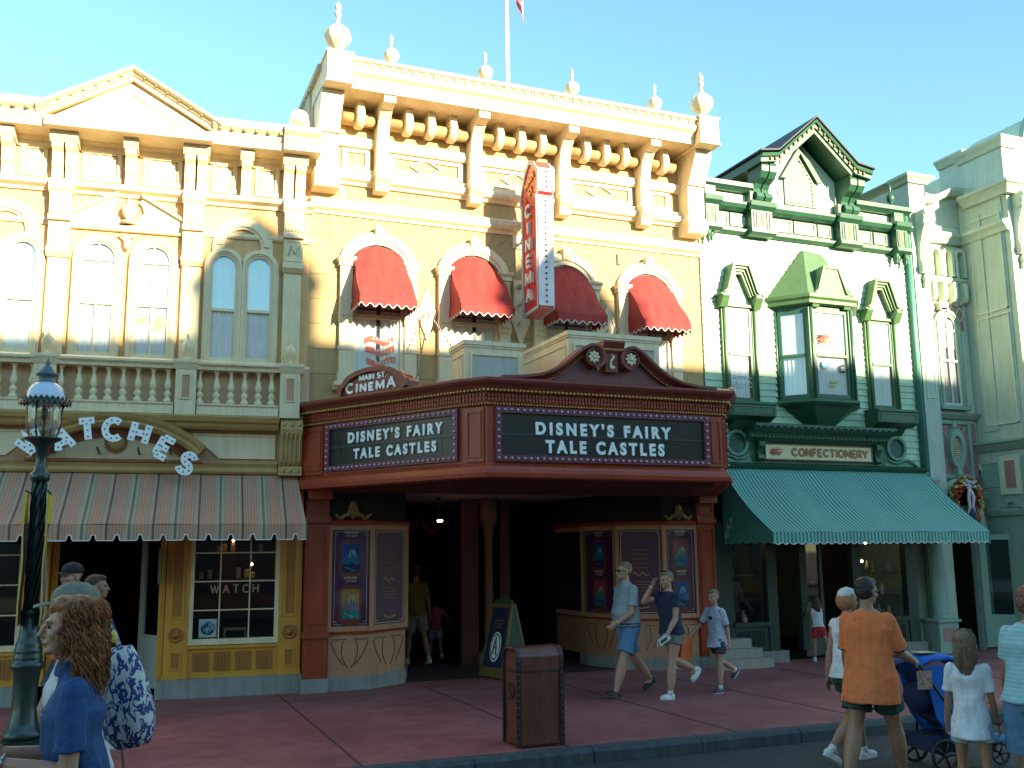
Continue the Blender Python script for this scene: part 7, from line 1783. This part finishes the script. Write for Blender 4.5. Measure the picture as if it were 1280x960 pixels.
hnd = wpt(p, p['wrR'] + p['fdR'] * .09)
b = MB(); b.loftq([[(-.10, -.03, -.30), (.10, -.03, -.30), (.10, .03, -.30), (-.10, .03, -.30)], [(-.105, -.035, -.1), (.105, -.035, -.1), (.105, .035, -.1), (-.105, .035, -.1)], [(-.10, -.03, 0), (.10, -.03, 0), (.10, .03, 0), (-.10, .03, 0)]]); b.tube([(-.06, 0, -.01), (-.04, 0, .05), (.04, 0, .05), (.06, 0, -.01)], .008, 6)
o = b.build('carrier_bag', paint('orange_plastic', (.72, .13, .03), .4), None, (hnd.x - .02, hnd.y, hnd.z)); o.rotation_euler = (0, radians(10), radians(15)); tag(o, 'bright orange bag dangling from the boy\'s hand', 'bag')
# --- child at the confectionery window, dim visitors
person('small girl in red shorts leaning at the confectionery doorway, hands at her face', 1.06, (11.10, 13.86), 75, 8, legs=((6, 2, 0), (-34, 8, -40)), arms=((60, 8, 95, 25), (60, 8, 95, 25)), bd=.85, skin='dim', shirt=c_white2, sleeve=.0, hem=-.05, shorts=('shorts', c_red2), shortlen=.62, hair='long', hairm=h_brown, female=True)
person('dim adult in yellowish shirt and grey shorts walking into the dark cinema entrance', 1.66, (4.93, 16.55), 100, 2, legs=((10, 4, 0), (-12, 12, -15)), bd=1.0, skin='dim', shirt=cloth('mustard_cotton', (.22, .15, .03)), shorts=('shorts', cloth('grey_cotton', (.28, .28, .26))), shortlen=.8, hair='short', hairm=h_brown, vox=.01)
person('small child in pink top and pale blue shorts walking into the dark cinema entrance', 1.10, (5.38, 16.9), 80, 2, legs=((10, 4, 0), (-18, 25, -25)), arms=((10, 12, 20, 0), (20, 40, 20, 0)), bd=.85, skin='dim', shirt=cloth('pink_cotton', (.42, .10, .16)), shorts=('shorts', cloth('sky_cotton', (.28, .38, .50))), shortlen=.7, hair='bob', hairm=h_black, vox=.009)
person('dim figure in a blue shirt seen through the left confectionery window', 1.62, (10.35, 15.3), 20, 2, arms=((50, 10, 30, 0), (20, 8, 30, 0)), skin='dim', shirt=cloth('slate_blue_cotton', (.12, .20, .35)), shorts=('trousers', c_charcoal), shortlen=1.8, hair='short', hairm=h_black, vox=.012)
# --- group at the right, in the road
p = person('broad man in orange tee shirt and dark green shorts pushing the blue stroller', 1.76, (6.12, 7.0), 28, 3, legs=((-14, 14, -18), (22, 6, 6)), arms=((10, 10, 18, 0), (18, 12, 52, 0)), head=(-18, 0), bd=1.14, skin='tan', shirt=c_orange, sleeve=.88, hem=.09, shorts=('shorts', c_dgreen), shortlen=.66, hair='short', hairm=h_black, glasses=True, vox=.006, z0=-.13, wide=1.06, sleeve_trim=c_navy)
b = MB(); b.tube([p['nb'] + V(.045 * cos(a), .058 * sin(a), -.006 + .012 * cos(a)) for a in [2 * pi * j / 20 for j in range(21)]], .005, 5); b.build('neck_cord', h_brown, p['t'])
p6 = person('woman in white cap and sleeveless white top mostly hidden by the man in orange', 1.66, (6.56, 7.80), 8, 4, legs=((24, 8, 4), (-16, 34, -30)), arms=((-12, 8, 10, 0), (-14, 10, 12, 0)), head=(0, 0), bd=1.0, female=True, skin='tan', shirt=c_white2, sleeve=.15, shorts=('shorts', c_dgreen), shortlen=.4, hair='bob', hairm=paint('ginger_hair', (.38, .16, .06), .6), cap=(cloth('white_cap', (.62, .62, .58)), cloth('white_cap', (.62, .62, .58)), 'f'), z0=-.13)
hnd = wpt(p6, p6['wrR'] + p6['fdR'] * .09)
b = MB(); b.box(-.05, .05, -.006, .006, -.16, .05); b.k = 1; b.box(-.035, .035, -.010, -.006, -.14, -.02); b.k = 0; b.tube([(-.045, 0, .05), (-.06, 0, .10), (0, 0, .12), (.03, 0, .06)], .006, 5)
o = b.build('folded_guide', [paint('guide_dark', (.06, .04, .04), .5), paint('guide_white', (.6, .6, .58), .5)], None, hnd); o.rotation_euler = (0, radians(-30), 0); tag(o, 'folded dark and white guide booklet in the hand of the woman in the white cap', 'booklet')
p = person('young girl with long fair hair, white tee shirt and pale denim shorts seen from behind', 1.36, (6.10, 5.92), 40, 2, legs=((8, 4, 0), (-6, 8, -5)), arms=((4, 8, 12, 0), (6, 8, 14, 0)), head=(-18, 3), bd=.86, female=True, skin='tan', shirt=c_white2, sleeve=.75, hem=.07, shorts=('shorts', c_pdenim), shortlen=.5, hair='long', hairm=paint('dark_blond_hair', (.26, .17, .09), .55, var=.35, sc=40, bump=.6, bsc=200), vox=.006, z0=-.13)
band(p, 'R', m_blackshoe, 'hair_tie')
c_knit = stripes('turquoise_knit_rows', [(0, (.27, .49, .52)), (.5, (.33, .55, .58))], .03, 'Z')
person('woman in turquoise striped top and denim shorts cut off by the right edge', 1.70, (6.36, 5.55), 20, 3, legs=((8, 4, 0), (-6, 8, -5)), arms=((5, 10, 15, 0), (5, 10, 15, 0)), head=(10, 0), bd=1.12, female=True, skin='tan', shirt=c_knit, sleeve=.7, hem=-.01, shorts=('shorts', c_denim), shortlen=.95, hair='bob', hairm=paint('russet_hair', (.16, .06, .035), .5), z0=-.13, wide=1.2)
# --- group at the left, close to the camera
cw = person('woman with shoulder length auburn curls and royal blue shirt in profile', 1.83, (-.05, 4.68), 178, 4, legs=((10, 5, 0), (-8, 10, -8)), arms=((0, 7, 101, 10), (2, 6, 98, 16)), head=(4, 5), bd=.94, female=True, skin='light', shirt=c_blue, sleeve=.74, hem=.05, shorts=('shorts', c_denim), shortlen=.8, collar=True, vox=.0045, z0=-.13, wide=1.06)
# curls
hf = cw['hf']; b = MB(); random.seed(21)
for (x, y, z, a, c, d) in ((-.012, 0, .032, .060, .052, .046), (.018, 0, .048, .038, .044, .026), (.002, .040, -.002, .034, .018, .050), (.002, -.040, -.002, .034, .018, .050), (-.034, 0, .0, .046, .058, .062), (-.044, 0, -.05, .036, .060, .060), (-.042, 0, -.10, .026, .052, .045)): b.ell(hf(x, y, z), (a * 1.78, c * 1.78, d * 1.78), 16, 10)
hb = fuse(b, 'hair', h_auburn, cw['t'], .008, 1, .4, .025, .03)
b = MB()
for k in range(1300):
    a = random.uniform(.30 * pi, 1.70 * pi); s_ = random.uniform(.88, 1.18)
    top = random.uniform(.0, .074); fr_ = abs(a - pi) > .50 * pi
    L_ = random.uniform(.05, .10) if fr_ else random.uniform(.08, .19); n = 14
    ph = random.uniform(0, 6.28); R0 = random.uniform(.003, .0085); turns = random.uniform(1.8, 4.0) * L_ / .12
    pts = []
    for i in range(n + 1):
        u = i / n; z = top - L_ * u; rr = (.053 if z > .0 else .056 + .10 * min(.12, -z)) * s_ * math.sqrt(max(.12, 1 - max(0, z - .03) ** 2 / .0032)) 
        x = rr * 1.02 * cos(a) - .016; y = rr * 1.0 * sin(a)
        x += R0 * cos(ph + turns * 6.28 * u) ; y += R0 * sin(ph + turns * 6.28 * u); z += R0 * .5 * sin(ph * 2 + turns * 6.28 * u)
        pts.append(hf(x, y, z))
    b.tube(pts, [.0008 + .0018 * sin(pi * min(1, i / n * 1.1)) for i in range(n + 1)], 3)
b.build('curls', h_auburn, hb)
b = MB(); f_ = cw['wrL']; 
band(cw, 'L', paint('steel_watch', (.5, .5, .5), .3, metal=.8), 'watch', .95, .018)
b = MB(); c0 = cw['P'] + cw['up'] * .20 * 1.83
for k in range(4): b.ell(c0 + V(.135 - .004 * k, .035, .05 - .022 * k), (.004, .008, .008), 6, 4)
b.build('shirt_badge', c_pale, cw['t'])
hnd = wpt(cw, cw['wrL'] + cw['fdL'] * .10)
b = MB(); b.loftq([[(-.16, -.01, -.02), (.02, -.02, -.05), (.02, .0, -.05), (-.16, .01, -.02)], [(-.12, -.03, .07), (.04, -.04, .03), (.04, -.03, .03), (-.12, -.02, .07)]]); b.k = 1; b.loftq([[(-.10, -.034, .0), (-.02, -.036, -.01), (-.02, -.03, -.01), (-.10, -.03, .0)], [(-.09, -.042, .04), (-.01, -.044, .03), (-.01, -.03, .03), (-.09, -.03, .04)]])
tag(b.build('folded_map', [paint('map_blue', (.05, .10, .25), .6), paint('map_red', (.4, .08, .06), .6)], None, hnd), 'folded blue and red paper in the hands of the curly haired woman', 'map')
cm = person('person in grey green cap and white shirt just behind the curly haired woman', 1.87, (-.075, 5.30), 172, 3, legs=((10, 5, 0), (-8, 10, -8)), arms=((-14, 6, 24, 0), (-12, 6, 22, 0)), head=(0, 2), bd=1.05, shirt=c_white2, sleeve=.9, hem=.08, shorts=('shorts', c_khaki), shortlen=.8, hair='short', hairm=h_brown, cap=(cloth('sage_cap', (.20, .20, .15)), cloth('sage_cap', (.20, .20, .15)), 'f'), vox=.006, z0=-.13)
# floral bag hung over the shoulder
b = MB(); rings = []
for z, a, c in ((.0, .10, .05), (-.05, .14, .075), (-.16, .17, .10), (-.28, .19, .115), (-.37, .18, .11), (-.42, .12, .08)):
    rings.append([(a * cos(q) * (1 + .05 * sin(5 * q + z * 20)) + .10 * (-z), c * sin(q) * (1 + .08 * sin(4 * q)), z) for q in [2 * pi * j / 26 for j in range(26)]])
b.loftq(rings, True)
m_floral = patterned('navy_floral_cotton', [(.47, (.55, .58, .55)), (.49, (.03, .05, .20)), (.60, (.02, .035, .16)), (.62, (.50, .53, .52))], 21, 'noise')
bp = wpt(cm, V(-.16, .20, 1.38)); 
fb_ = b.build('floral_bag', m_floral, None, (.075, 5.0, 1.44)); fb_.scale = (.60, .8, 1.05); fb_.rotation_euler = (0, radians(-8), 0); tag(fb_, 'white shoulder bag printed with navy flowers, carried behind the curly haired woman', 'bag')
b = MB(); b.loftq([[(x - .02, y - .03, z), (x + .03, y - .03, z - .01), (x + .03, y + .03, z - .01), (x - .02, y + .03, z)] for x, y, z in ((.02, 0, -.04), (-.02, .0, .06), (-.06, .03, .15), (-.09, .09, .19))], True); b.build('strap', m_floral, fb_)
b = MB(); b.ell((-.02, -.05, .05), (.02, .012, .028), 10, 6); b.build('yellow_tag', c_band, fb_)
person('man in black cap and bright orange shirt by the watch shop doorway', 1.84, (-.26, 11.0), 160, 2, bd=1.08, shirt=cloth('bright_orange_cotton', (.75, .16, .03)), shorts=('shorts', c_charcoal), hair=None, cap=(cloth('black_cap', (.02, .02, .025)), cloth('black_cap', (.02, .02, .025)), 'f'), head=(60, 0))
person('dark haired person in black shirt beside the man in the orange shirt', 1.72, (-.10, 10.7), 10, 2, bd=1.0, skin='tan', shirt=cloth('black_cotton', (.02, .02, .022)), shorts=('trousers', c_charcoal), shortlen=1.8, hair='short', hairm=h_brown, head=(-20, 5))
person('person in dark clothes almost wholly beyond the left edge', 1.68, (-1.03, 4.80), 95, 3, bd=1.0, skin='tan', shirt=c_charcoal, sleeve=.9, shorts=('trousers', c_charcoal), shortlen=1.8, hair='short', hairm=h_brown, z0=-.13, arms=((4, 4, 10, 0), (4, 4, 10, 0)))
# ================================================================== STREET FURNITURE
# litter bin
bx, by = 3.97, 9.32
lb = thing('litter_bin', 'brown metal litter bin with rounded top standing at the kerb', 'bin', (bx, by, 0), radians(0))
c_bin = paint('bin_brown', (.155, .045, .026), .4, var=.15, coat=.2); c_strip = paint('bin_dark_strip', (.045, .015, .015), .4)
hw, hd = .235, .19
def binprof(o, z0): 
    R = .11; P = [(-hd - o, z0), (-hd - o, .93 - R)] + [(-hd + R + (R + o) * -cos(radians(t)), .93 - R + (R + o) * sin(radians(t))) for t in range(15, 91, 15)] + [(hd - R + (R + o) * sin(radians(t)), .93 - R + (R + o) * cos(radians(t))) for t in range(0, 76, 15)] + [(hd + o, .93 - R), (hd + o, z0)]
    return P
b = MB(); b.loftq([[(x, y, z) for y, z in binprof(0, .03)] for x in (-hw + .01, hw - .01)]); b.build('bin_body', c_bin, lb)
b = MB()
for x0, x1 in ((-hw - .012, -hw + .028), (hw - .028, hw + .012)):
    O = binprof(.010, .015); I = binprof(-.028, .015); rr = []
    for (a, z), (c, z2) in zip(O, I): rr.append([(x0, a, z), (x1, a, z), (x1, c, z2), (x0, c, z2)])
    b.loftq(rr)
b.build('edge_strip', c_strip, lb)
b = MB()
for x in (-hw - .014, hw + .014):
    for k in range(13):
        for y in (-hd + .008, hd - .008): b.ell((x, y, .07 + .062 * k), (.002, .0045, .0045), 6, 4)
    for k in range(5): b.ell((x, -hd + .12 + k * .035 - .0, .925), (.004, .007, .007), 6, 4)
for x in (-hw + .008, hw - .008):
    for k in range(13): b.ell((x, -hd - .011, .07 + .062 * k), (.0045, .002, .0045), 6, 4)
b.build('rivets', paint('rivet', (.5, .42, .4), .3, metal=.6), lb)
b = MB(); b.box(-hw + .03, hw - .03, -hd - .005, -hd + .0, .70, .712); b.box(-hw - .004, -hw + .01, -hd + .03, hd - .03, .70, .712); b.box(-hw + .05, hw - .05, -hd + .02, hd - .02, 0, .03); b.box(hw - .045, hw - .03, -hd - .006, -hd, .05, .70); b.build('seam', c_strip, lb)
b = MB(); b.loftq([[(-hw + .01 - e, .0 + r * cos(q), .52 + r * sin(q)) for q in [2 * pi * k / 24 for k in range(24)]] for r, e in ((.085, 0), (.085, .012), (.07, .016), (.06, .010), (.04, .014))]); b.build('round_emblem', c_strip, lb)
b = MB(); b.box(-hw + .03, hw - .03, -hd - .004, -hd, .715, .84); b.build('swing_flap', c_bin, lb)
# gas style lamp post
lp = thing('street_lamp', 'dark green street lamp post with glass lantern and opal dome', 'street lamp', (-.60, 10.2, 0))
c_post = paint('lamp_post_green', (.012, .040, .030), .35, var=.15, coat=.3)
c_post2 = paint('lamp_hood_grey', (.10, .14, .15), .45)
b = MB()
b.box(-.20, .20, -.20, .20, 0, .22); b.box(-.17, .17, -.17, .17, .22, .26)
b.lathe([(.16, .26), (.17, .30), (.14, .34), (.12, .40), (.10, .52), (.10, .70), (.115, .84), (.13, .86), (.145, .88), (.145, .91), (.12, .93), (.125, .95), (.125, .97), (.115, .99), (.12, 1.01), (.12, 1.03), (.108, 1.05), (.112, 1.07), (.10, 1.10), (.085, 1.16), (.075, 1.35)], 0, 0, 0, 28)
b.lathe([(.062, 1.35), (.052, 2.55)], 0, 0, 0, 8)
b.lathe([(.085, 1.33), (.09, 1.36), (.07, 1.39)], 0, 0, 0, 20); b.lathe([(.06, 2.53), (.085, 2.56), (.085, 2.62), (.06, 2.64), (.05, 2.72), (.055, 2.86), (.10, 2.90), (.16, 2.93), (.17, 2.95), (.02, 2.96)], 0, 0, 0, 20)
for k in range(8):
    a0 = k * pi / 4; b.tube([(.060 * cos(a0 + j * .25), .060 * sin(a0 + j * .25), 1.38 + j * .058) for j in range(21)], .010, 5)
b.build('post', c_post, lp)
b = MB(); b.lathe([(.10, 2.94), (.135, 2.98), (.155, 3.06), (.16, 3.20), (.152, 3.30)], 0, 0, 0, 28); b.f = b.f[:-2]; b.m = b.m[:-2]; b.sm = b.sm[:-2]; b.build('lantern_glass', glass('lantern_glass', (.92, .92, .90), .06), lp)
b = MB()
for k in range(4): a = pi / 4 + k * pi / 2 + .4; b.tube([(.12 * cos(a), .12 * sin(a), 2.94), (.165 * cos(a), .165 * sin(a), 3.08), (.168 * cos(a), .168 * sin(a), 3.28)], .008, 5)
b.tube([(0, 0, 2.9), (0, 0, 3.15)], .014, 8); b.lathe([(.02, 3.13), (.032, 3.16), (.028, 3.22), (.01, 3.25)], 0, 0, 0, 12); b.build('lantern_frame', c_post, lp)
b = MB(); b.lathe([(.160, 3.28), (.225, 3.27), (.23, 3.29), (.165, 3.315)], 0, 0, 0, 36)
for k in range(30): a = 2 * pi * k / 30; b.loftq([[((.222) * cos(a + s) , (.222) * sin(a + s), 3.285) for s in (-.1, .1)] + [(.226 * cos(a + s), .226 * sin(a + s), 3.285) for s in (.1, -.1)], [(.238 * cos(a), .238 * sin(a), 3.33)] * 4]); b.loftq([[((.222) * cos(a + s) , (.222) * sin(a + s), 3.285) for s in (-.1, .1)] + [(.226 * cos(a + s), .226 * sin(a + s), 3.285) for s in (.1, -.1)], [(.234 * cos(a), .234 * sin(a), 3.25)] * 4])
b.build('crown_rim', c_post, lp)
b = MB(); b.lathe([(.165, 3.30), (.168, 3.33), (.155, 3.39), (.125, 3.44), (.085, 3.47)], 0, 0, 0, 28); b.build('opal_dome', paint('opal_glass', (.55, .66, .78), .15, var=.02, bump=0), lp)
b = MB(); b.lathe([(.088, 3.455), (.088, 3.47), (.075, 3.49), (.072, 3.53), (.10, 3.545), (.095, 3.56), (.055, 3.60), (.035, 3.63), (.018, 3.645), (.025, 3.66), (.01, 3.69), (.004, 3.71)], 0, 0, 0, 20); b.build('lantern_cap', c_post2, lp)
# twin banners on the post
for s, lab in ((-1, 'narrow purple banner edged in yellow on the street lamp, left of the post'), (1, 'narrow purple banner edged in yellow on the street lamp, right of the post')):
    t = thing('banner', lab, 'banner', (-.60 + s * .09, 10.2, 1.25))
    b = MB(); n = 12; b.loftq([[(.0 + s * .006 * sin(k * .9), -.25 + .0 * k, 1.18 * k / n), (s * .012 * sin(k * .7), .22, 1.18 * k / n)] for k in range(n + 1)], True, False, False); b.build('cloth', paint('banner_purple', (.10, .07, .22), .7), t)
    b = MB(); b.tube([(s * .006 * sin(k * .9), -.25, 1.18 * k / n) for k in range(n + 1)], .007, 5); b.tube([(s * .012 * sin(k * .7), .22, 1.18 * k / n) for k in range(n + 1)], .007, 5); b.loftq([[(s * .004, -.25, z), (s * .004, .22, z), (s * .014, .22, z), (s * .014, -.25, z)] for z in (.9, 1.16)]); b.build('yellow_edging', paint('banner_yellow', (.62, .48, .04), .7), t)
    b = MB(); b.tube([(-s * .06, 0, 1.19), (0, 0, 1.19)], .008, 5); b.tube([(0, -.26, 1.19), (0, .24, 1.19)], .010, 6); b.tube([(-s * .06, 0, -.01), (0, 0, -.01)], .008, 5); b.build('banner_rod', c_post, t)
# A-board in the entrance
ab = thing('sandwich_board', 'tall wooden sandwich board with a white oval on navy, standing in the cinema entrance', 'sign board', (5.66, 14.35, 0), radians(-76))
c_abg = paint('ab_green', (.03, .07, .03), .6); c_abn = paint('ab_navy', (.015, .03, .07), .4); c_aby = paint('ab_gold_edge', (.17, .10, .03), .5)
b = MB(); q = [(-.30, .02), (-.26, 1.10), (.26, 1.10), (.30, .02)]
for s in (-1, 1):
    m = MB(); m.fring(q, [(-.25, .16), (-.215, 1.04), (.215, 1.04), (.25, .16)], -.015, .02); m.xf(Matrix.Translation((0, s * .02, 0)) @ Matrix.Rotation(radians(-s * -13), 4, 'X') @ Matrix.Translation((0, 0, 0))) if False else m.xf(Matrix.Translation((0, s * .26, 0)) @ Matrix.Rotation(radians(s * 12.5), 4, 'X'))
    nb_ = len(b.v); b.v += m.v; b.f += [tuple(nb_ + i for i in f) for f in m.f]; b.m += m.m; b.sm += m.sm
b.build('board_frame', c_aby, ab)
b = MB()
for s in (-1, 1):
    m = MB(); m.fprism([(-.25, .16), (-.215, 1.04), (.215, 1.04), (.25, .16)], -.005, .005); m.xf(Matrix.Translation((0, s * .26, 0)) @ Matrix.Rotation(radians(s * 12.5), 4, 'X')); nb_ = len(b.v); b.v += m.v; b.f += [tuple(nb_ + i for i in f) for f in m.f]; b.m += m.m; b.sm += m.sm
b.build('board_panel', c_abn, ab)
b = MB()
for s in (-1, 1): b.loftq([[(s * .27, -.24, .05), (s * .27, .24, .05), (s * .285, .24, .05), (s * .285, -.24, .05)], [(s * .24, -.03, 1.06), (s * .24, .03, 1.06), (s * .255, .03, 1.06), (s * .255, -.03, 1.06)]])
b.build('side_panel', c_abg, ab)
b = MB(); b.fprism([(-.22, 1.08), (-.20, 1.13), (-.10, 1.15), (0, 1.20), (.10, 1.15), (.20, 1.13), (.22, 1.08)], -.03, .03); b.build('carved_crest', c_abg, ab)
m = MB(); m.arcband(0, .46, .001, .13, 0, 360, .006, .012, 24, 1.7); m.xf(Matrix.Translation((0, -.26, 0)) @ Matrix.Rotation(radians(-12.5), 4, 'X')); m.build('white_oval', c_white, ab)
m = MB(); m.arcband(0, .46, .10, .115, 0, 360, .012, .016, 24, 1.7); m.tube([(-.05, -.018, .34), (0, -.02, .60), (.05, -.018, .34)], .012, 5); m.tube([(-.04, -.018, .45), (.05, -.018, .45)], .010, 5); 
for k in range(3): m.fb(-.12 + .02 * k, .12 - .02 * k, .006, .010, .84 - .05 * k, .86 - .05 * k)
m.xf(Matrix.Translation((0, -.26, 0)) @ Matrix.Rotation(radians(-12.5), 4, 'X')); m.build('oval_drawing', c_aby, ab)
# stroller
st = thing('stroller', 'bright blue canopied stroller with black wheels being pushed along the kerb', 'stroller', (7.12, 7.40, -.13), radians(-10))
c_sblue = cloth('stroller_blue', (.015, .16, .60)); c_sdark = cloth('stroller_navy', (.015, .03, .09)); c_fr = paint('stroller_black_tube', (.02, .02, .025), .35)
def wheel(x, y, r, w_=.035):
    b = MB(); b.tube([(x + r * .9 * cos(a), y, r + r * .9 * sin(a)) for a in [2 * pi * j / 28 for j in range(29)]], r * .11, 8); b.build('tyre', m_blackshoe, None).parent = None
def add_wheel(x, y, r):
    b = MB()
    for k in range(5): a = 2 * pi * k / 5; b.tube([(0, 0, 0), (r * .85 * cos(a), 0, r * .85 * sin(a))], [r * .11, r * .07], 6)
    b.ell((0, 0, 0), (r * .18, .03, r * .18), 10, 6); wh = b.build('wheel', c_fr, st, (x, y, r))
    b = MB(); b.tube([(r * .88 * cos(a), 0, r * .88 * sin(a)) for a in [2 * pi * j / 28 for j in range(29)]], r * .12, 8); b.build('tyre', m_blackshoe, wh)
add_wheel(-.02, -.23, .145); add_wheel(-.02, .23, .145); add_wheel(.66, -.07, .10)
b = MB()
for s in (-1, 1):
    b.tube([(-.30, s * .22, .99), (-.20, s * .22, .92), (.10, s * .21, .50), (.60, s * .06, .20)], .013, 8); b.tube([(-.02, s * .22, .145), (.02, s * .21, .45), (.12, s * .21, .62)], .012, 8)
b.tube([(-.30, -.22, .99), (-.31, 0, 1.0), (-.30, .22, .99)], .018, 8); b.tube([(-.02, -.25, .145), (-.02, .25, .145)], .012, 8); b.tube([(.66, 0, .10), (.64, 0, .22), (.58, 0, .24)], .014, 8); b.build('frame', c_fr, st)
b = MB()
rg = []
for x, z, hw_ in ((-.12, .86, .19), (-.02, .62, .19), (.02, .42, .18), (.10, .36, .18), (.34, .36, .17), (.40, .32, .15)): rg.append([(x, -hw_, z), (x, hw_, z), (x + .04, hw_, z - .03), (x + .04, -hw_, z - .03)])
b.loftq(rg); b.build('seat', c_sdark, st)
b = MB()
for s in (-1, 1): b.loftq([[(-.16, s * .2, .90), (.02, s * .2, .93), (.26, s * .2, .50), (.36, s * .18, .36), (.10, s * .19, .24), (-.06, s * .2, .46)], [(-.16, s * .215, .90), (.02, s * .215, .93), (.26, s * .215, .50), (.36, s * .195, .36), (.10, s * .205, .24), (-.06, s * .215, .46)]])
b.build('side_panel', c_sblue, st)
b = MB(); b.loftq([[(x, -.225, z - .03), (x, -.2, z), (x, 0, z + .02), (x, .2, z), (x, .225, z - .03), (x, .2, z - .012), (x, 0, z + .008), (x, -.2, z - .012)] for x, z in ((-.20, .93), (-.08, .99), (.10, 1.0), (.28, .96), (.38, .89))], True); b.build('canopy', c_sblue, st)
b = MB(); b.loftq([[(.36, -.16, .30), (.36, .16, .30), (.34, .16, .22), (.34, -.16, .22)], [(.62, -.12, .28), (.62, .12, .28), (.60, .12, .20), (.60, -.12, .20)], [(.80, -.04, .24), (.80, .04, .24), (.79, .04, .21), (.79, -.04, .21)]], True); b.build('footrest', cloth('stroller_sky', (.06, .25, .50)), st)
b = MB(); b.box(-.12, .22, -.2, .2, .16, .30); b.ell((-.10, 0, .62), (.10, .19, .14), 14, 8); b.build('carry_bag', c_sdark, st)
tg = thing('paper_tag', 'small printed card hanging below the stroller handle', 'card', (6.86, 7.15, .60), radians(-8)); b = MB(); b.box(-.075, .075, -.003, .003, 0, .16); b.build('card', patterned('faded_card_print', [(.35, (.35, .15, .10)), (.5, (.5, .35, .28)), (.65, (.25, .12, .10))], 30), tg)
q = thing('folded_leaflet', 'cream leaflet lying on top of the stroller canopy', 'leaflet', (7.10, 7.40, .89), radians(-8)); b = MB(); b.box(-.10, .08, -.10, .05, 0, .006); b.build('leaflet', paint('cream_paper', (.55, .42, .22), .7), q)

# ================================================================== CAMERA, SKY, SUN
cam = bpy.data.cameras.new('camera'); co = bpy.data.objects.new('camera', cam); COL.objects.link(co)
pitch = math.atan(210 / 1240); roll = radians(.62); yaw = radians(22.1)
fw = Vector((sin(yaw) * cos(pitch), cos(yaw) * cos(pitch), sin(pitch))); r0 = Vector((cos(yaw), -sin(yaw), 0)); u0 = r0.cross(fw)
rt = r0 * cos(roll) - u0 * sin(roll); up = u0 * cos(roll) + r0 * sin(roll)
Mx = Matrix((rt, up, -fw)).transposed().to_4x4(); Mx.translation = Vector((0, 0, 1.85)); co.matrix_world = Mx
cam.sensor_width = 36; cam.sensor_fit = 'HORIZONTAL'; cam.lens = 36 * 1240 / 1280; cam.clip_end = 2000; S.camera = co
AZ, EL = radians(22), radians(13.5)
sun = bpy.data.lights.new('sun', 'SUN'); sun.energy = 5.0; sun.angle = radians(.6); sun.color = (1, .84, .60)
so = bpy.data.objects.new('sun', sun); COL.objects.link(so)
d = Vector((-sin(AZ) * cos(EL), cos(AZ) * cos(EL), -sin(EL))); so.rotation_euler = d.to_track_quat('-Z', 'Y').to_euler()
W = bpy.data.worlds.new('World'); S.world = W; W.use_nodes = True; nt = W.node_tree; bg = nt.nodes['Background']
sk = nt.nodes.new('ShaderNodeTexSky'); sk.sky_type = 'NISHITA'; sk.sun_disc = False; sk.sun_elevation = EL; sk.sun_rotation = math.atan2(-d.x, -d.y); sk.air_density = 1.0; sk.dust_density = .1; sk.ozone_density = 1.2
tn = nt.nodes.new('ShaderNodeVectorMath'); tn.operation = 'MULTIPLY'; tn.inputs[1].default_value = (.80, 1.08, 1.07); nt.links.new(sk.outputs[0], tn.inputs[0]); nt.links.new(tn.outputs[0], bg.inputs['Color']); bg.inputs['Strength'].default_value = .105
S.view_settings.view_transform = 'Standard'; S.view_settings.look = 'None'; S.view_settings.exposure = 1.95; S.view_settings.gamma = 1
S.cycles.max_bounces = 6; S.cycles.transparent_max_bounces = 12

# separate pieces of one kind become parts of their own
SPLIT = set('belt_course cornice curtain display_shelf door_jamb edge_strip fascia_moulding frieze interior_wall lobby_jamb lower_wall parapet parapet_coping parapet_panel pier pilaster plinth rose_panel scroll_moulding side_panel support_bracket wall_arm window_bed ledge riser_panel shop_pilaster shop_glass sign_bracket corbel_arcade picture_mount panel_moulding carved_line lamp_bulb'.split())
def split_pieces(o, pad=.012):
    me = o.data; p = list(range(len(me.vertices)))
    def f(a):
        while p[a] != a: p[a] = p[p[a]]; a = p[a]
        return a
    for e in me.edges:
        a, c = f(e.vertices[0]), f(e.vertices[1])
        if a != c: p[a] = c
    bb = {}
    for v in me.vertices:
        r = f(v.index); c = v.co
        if r in bb:
            q = bb[r][0]
            for i in range(3): q[i] = min(q[i], c[i]); q[i + 3] = max(q[i + 3], c[i])
        else: bb[r] = ([*c, *c], {r})
    L = list(bb.values())
    if len(L) > 300: return
    ch = True
    while ch:
        ch = False; out = []
        for q, rs in L:
            for o2, rs2 in out:
                if all(q[i] - pad <= o2[i + 3] and o2[i] - pad <= q[i + 3] for i in range(3)):
                    for i in range(3): o2[i] = min(o2[i], q[i]); o2[i + 3] = max(o2[i + 3], q[i + 3])
                    rs2 |= rs; ch = True; break
            else: out.append((q, set(rs)))
        L = out
    if not 1 < len(L) <= 12: return
    nm = o.name.split('.')[0]
    for q, rs in L:
        m = MB(); mp = {}
        for pl in me.polygons:
            if f(pl.vertices[0]) in rs:
                for v in pl.vertices:
                    if v not in mp: mp[v] = len(m.v); m.v.append(tuple(me.vertices[v].co))
                m.f.append(tuple(mp[v] for v in pl.vertices)); m.m.append(pl.material_index); m.sm.append(pl.use_smooth)
        n = m.build(nm, list(me.materials), o.parent, o.location[:]); n.rotation_euler = o.rotation_euler[:]
    bpy.data.objects.remove(o)
for o in list(bpy.data.objects):
    if o.type == 'MESH' and o.parent and o.name.split('.')[0] in SPLIT and o.get('kind') != 'stuff' and not any(c.parent is o for c in bpy.data.objects): split_pieces(o)
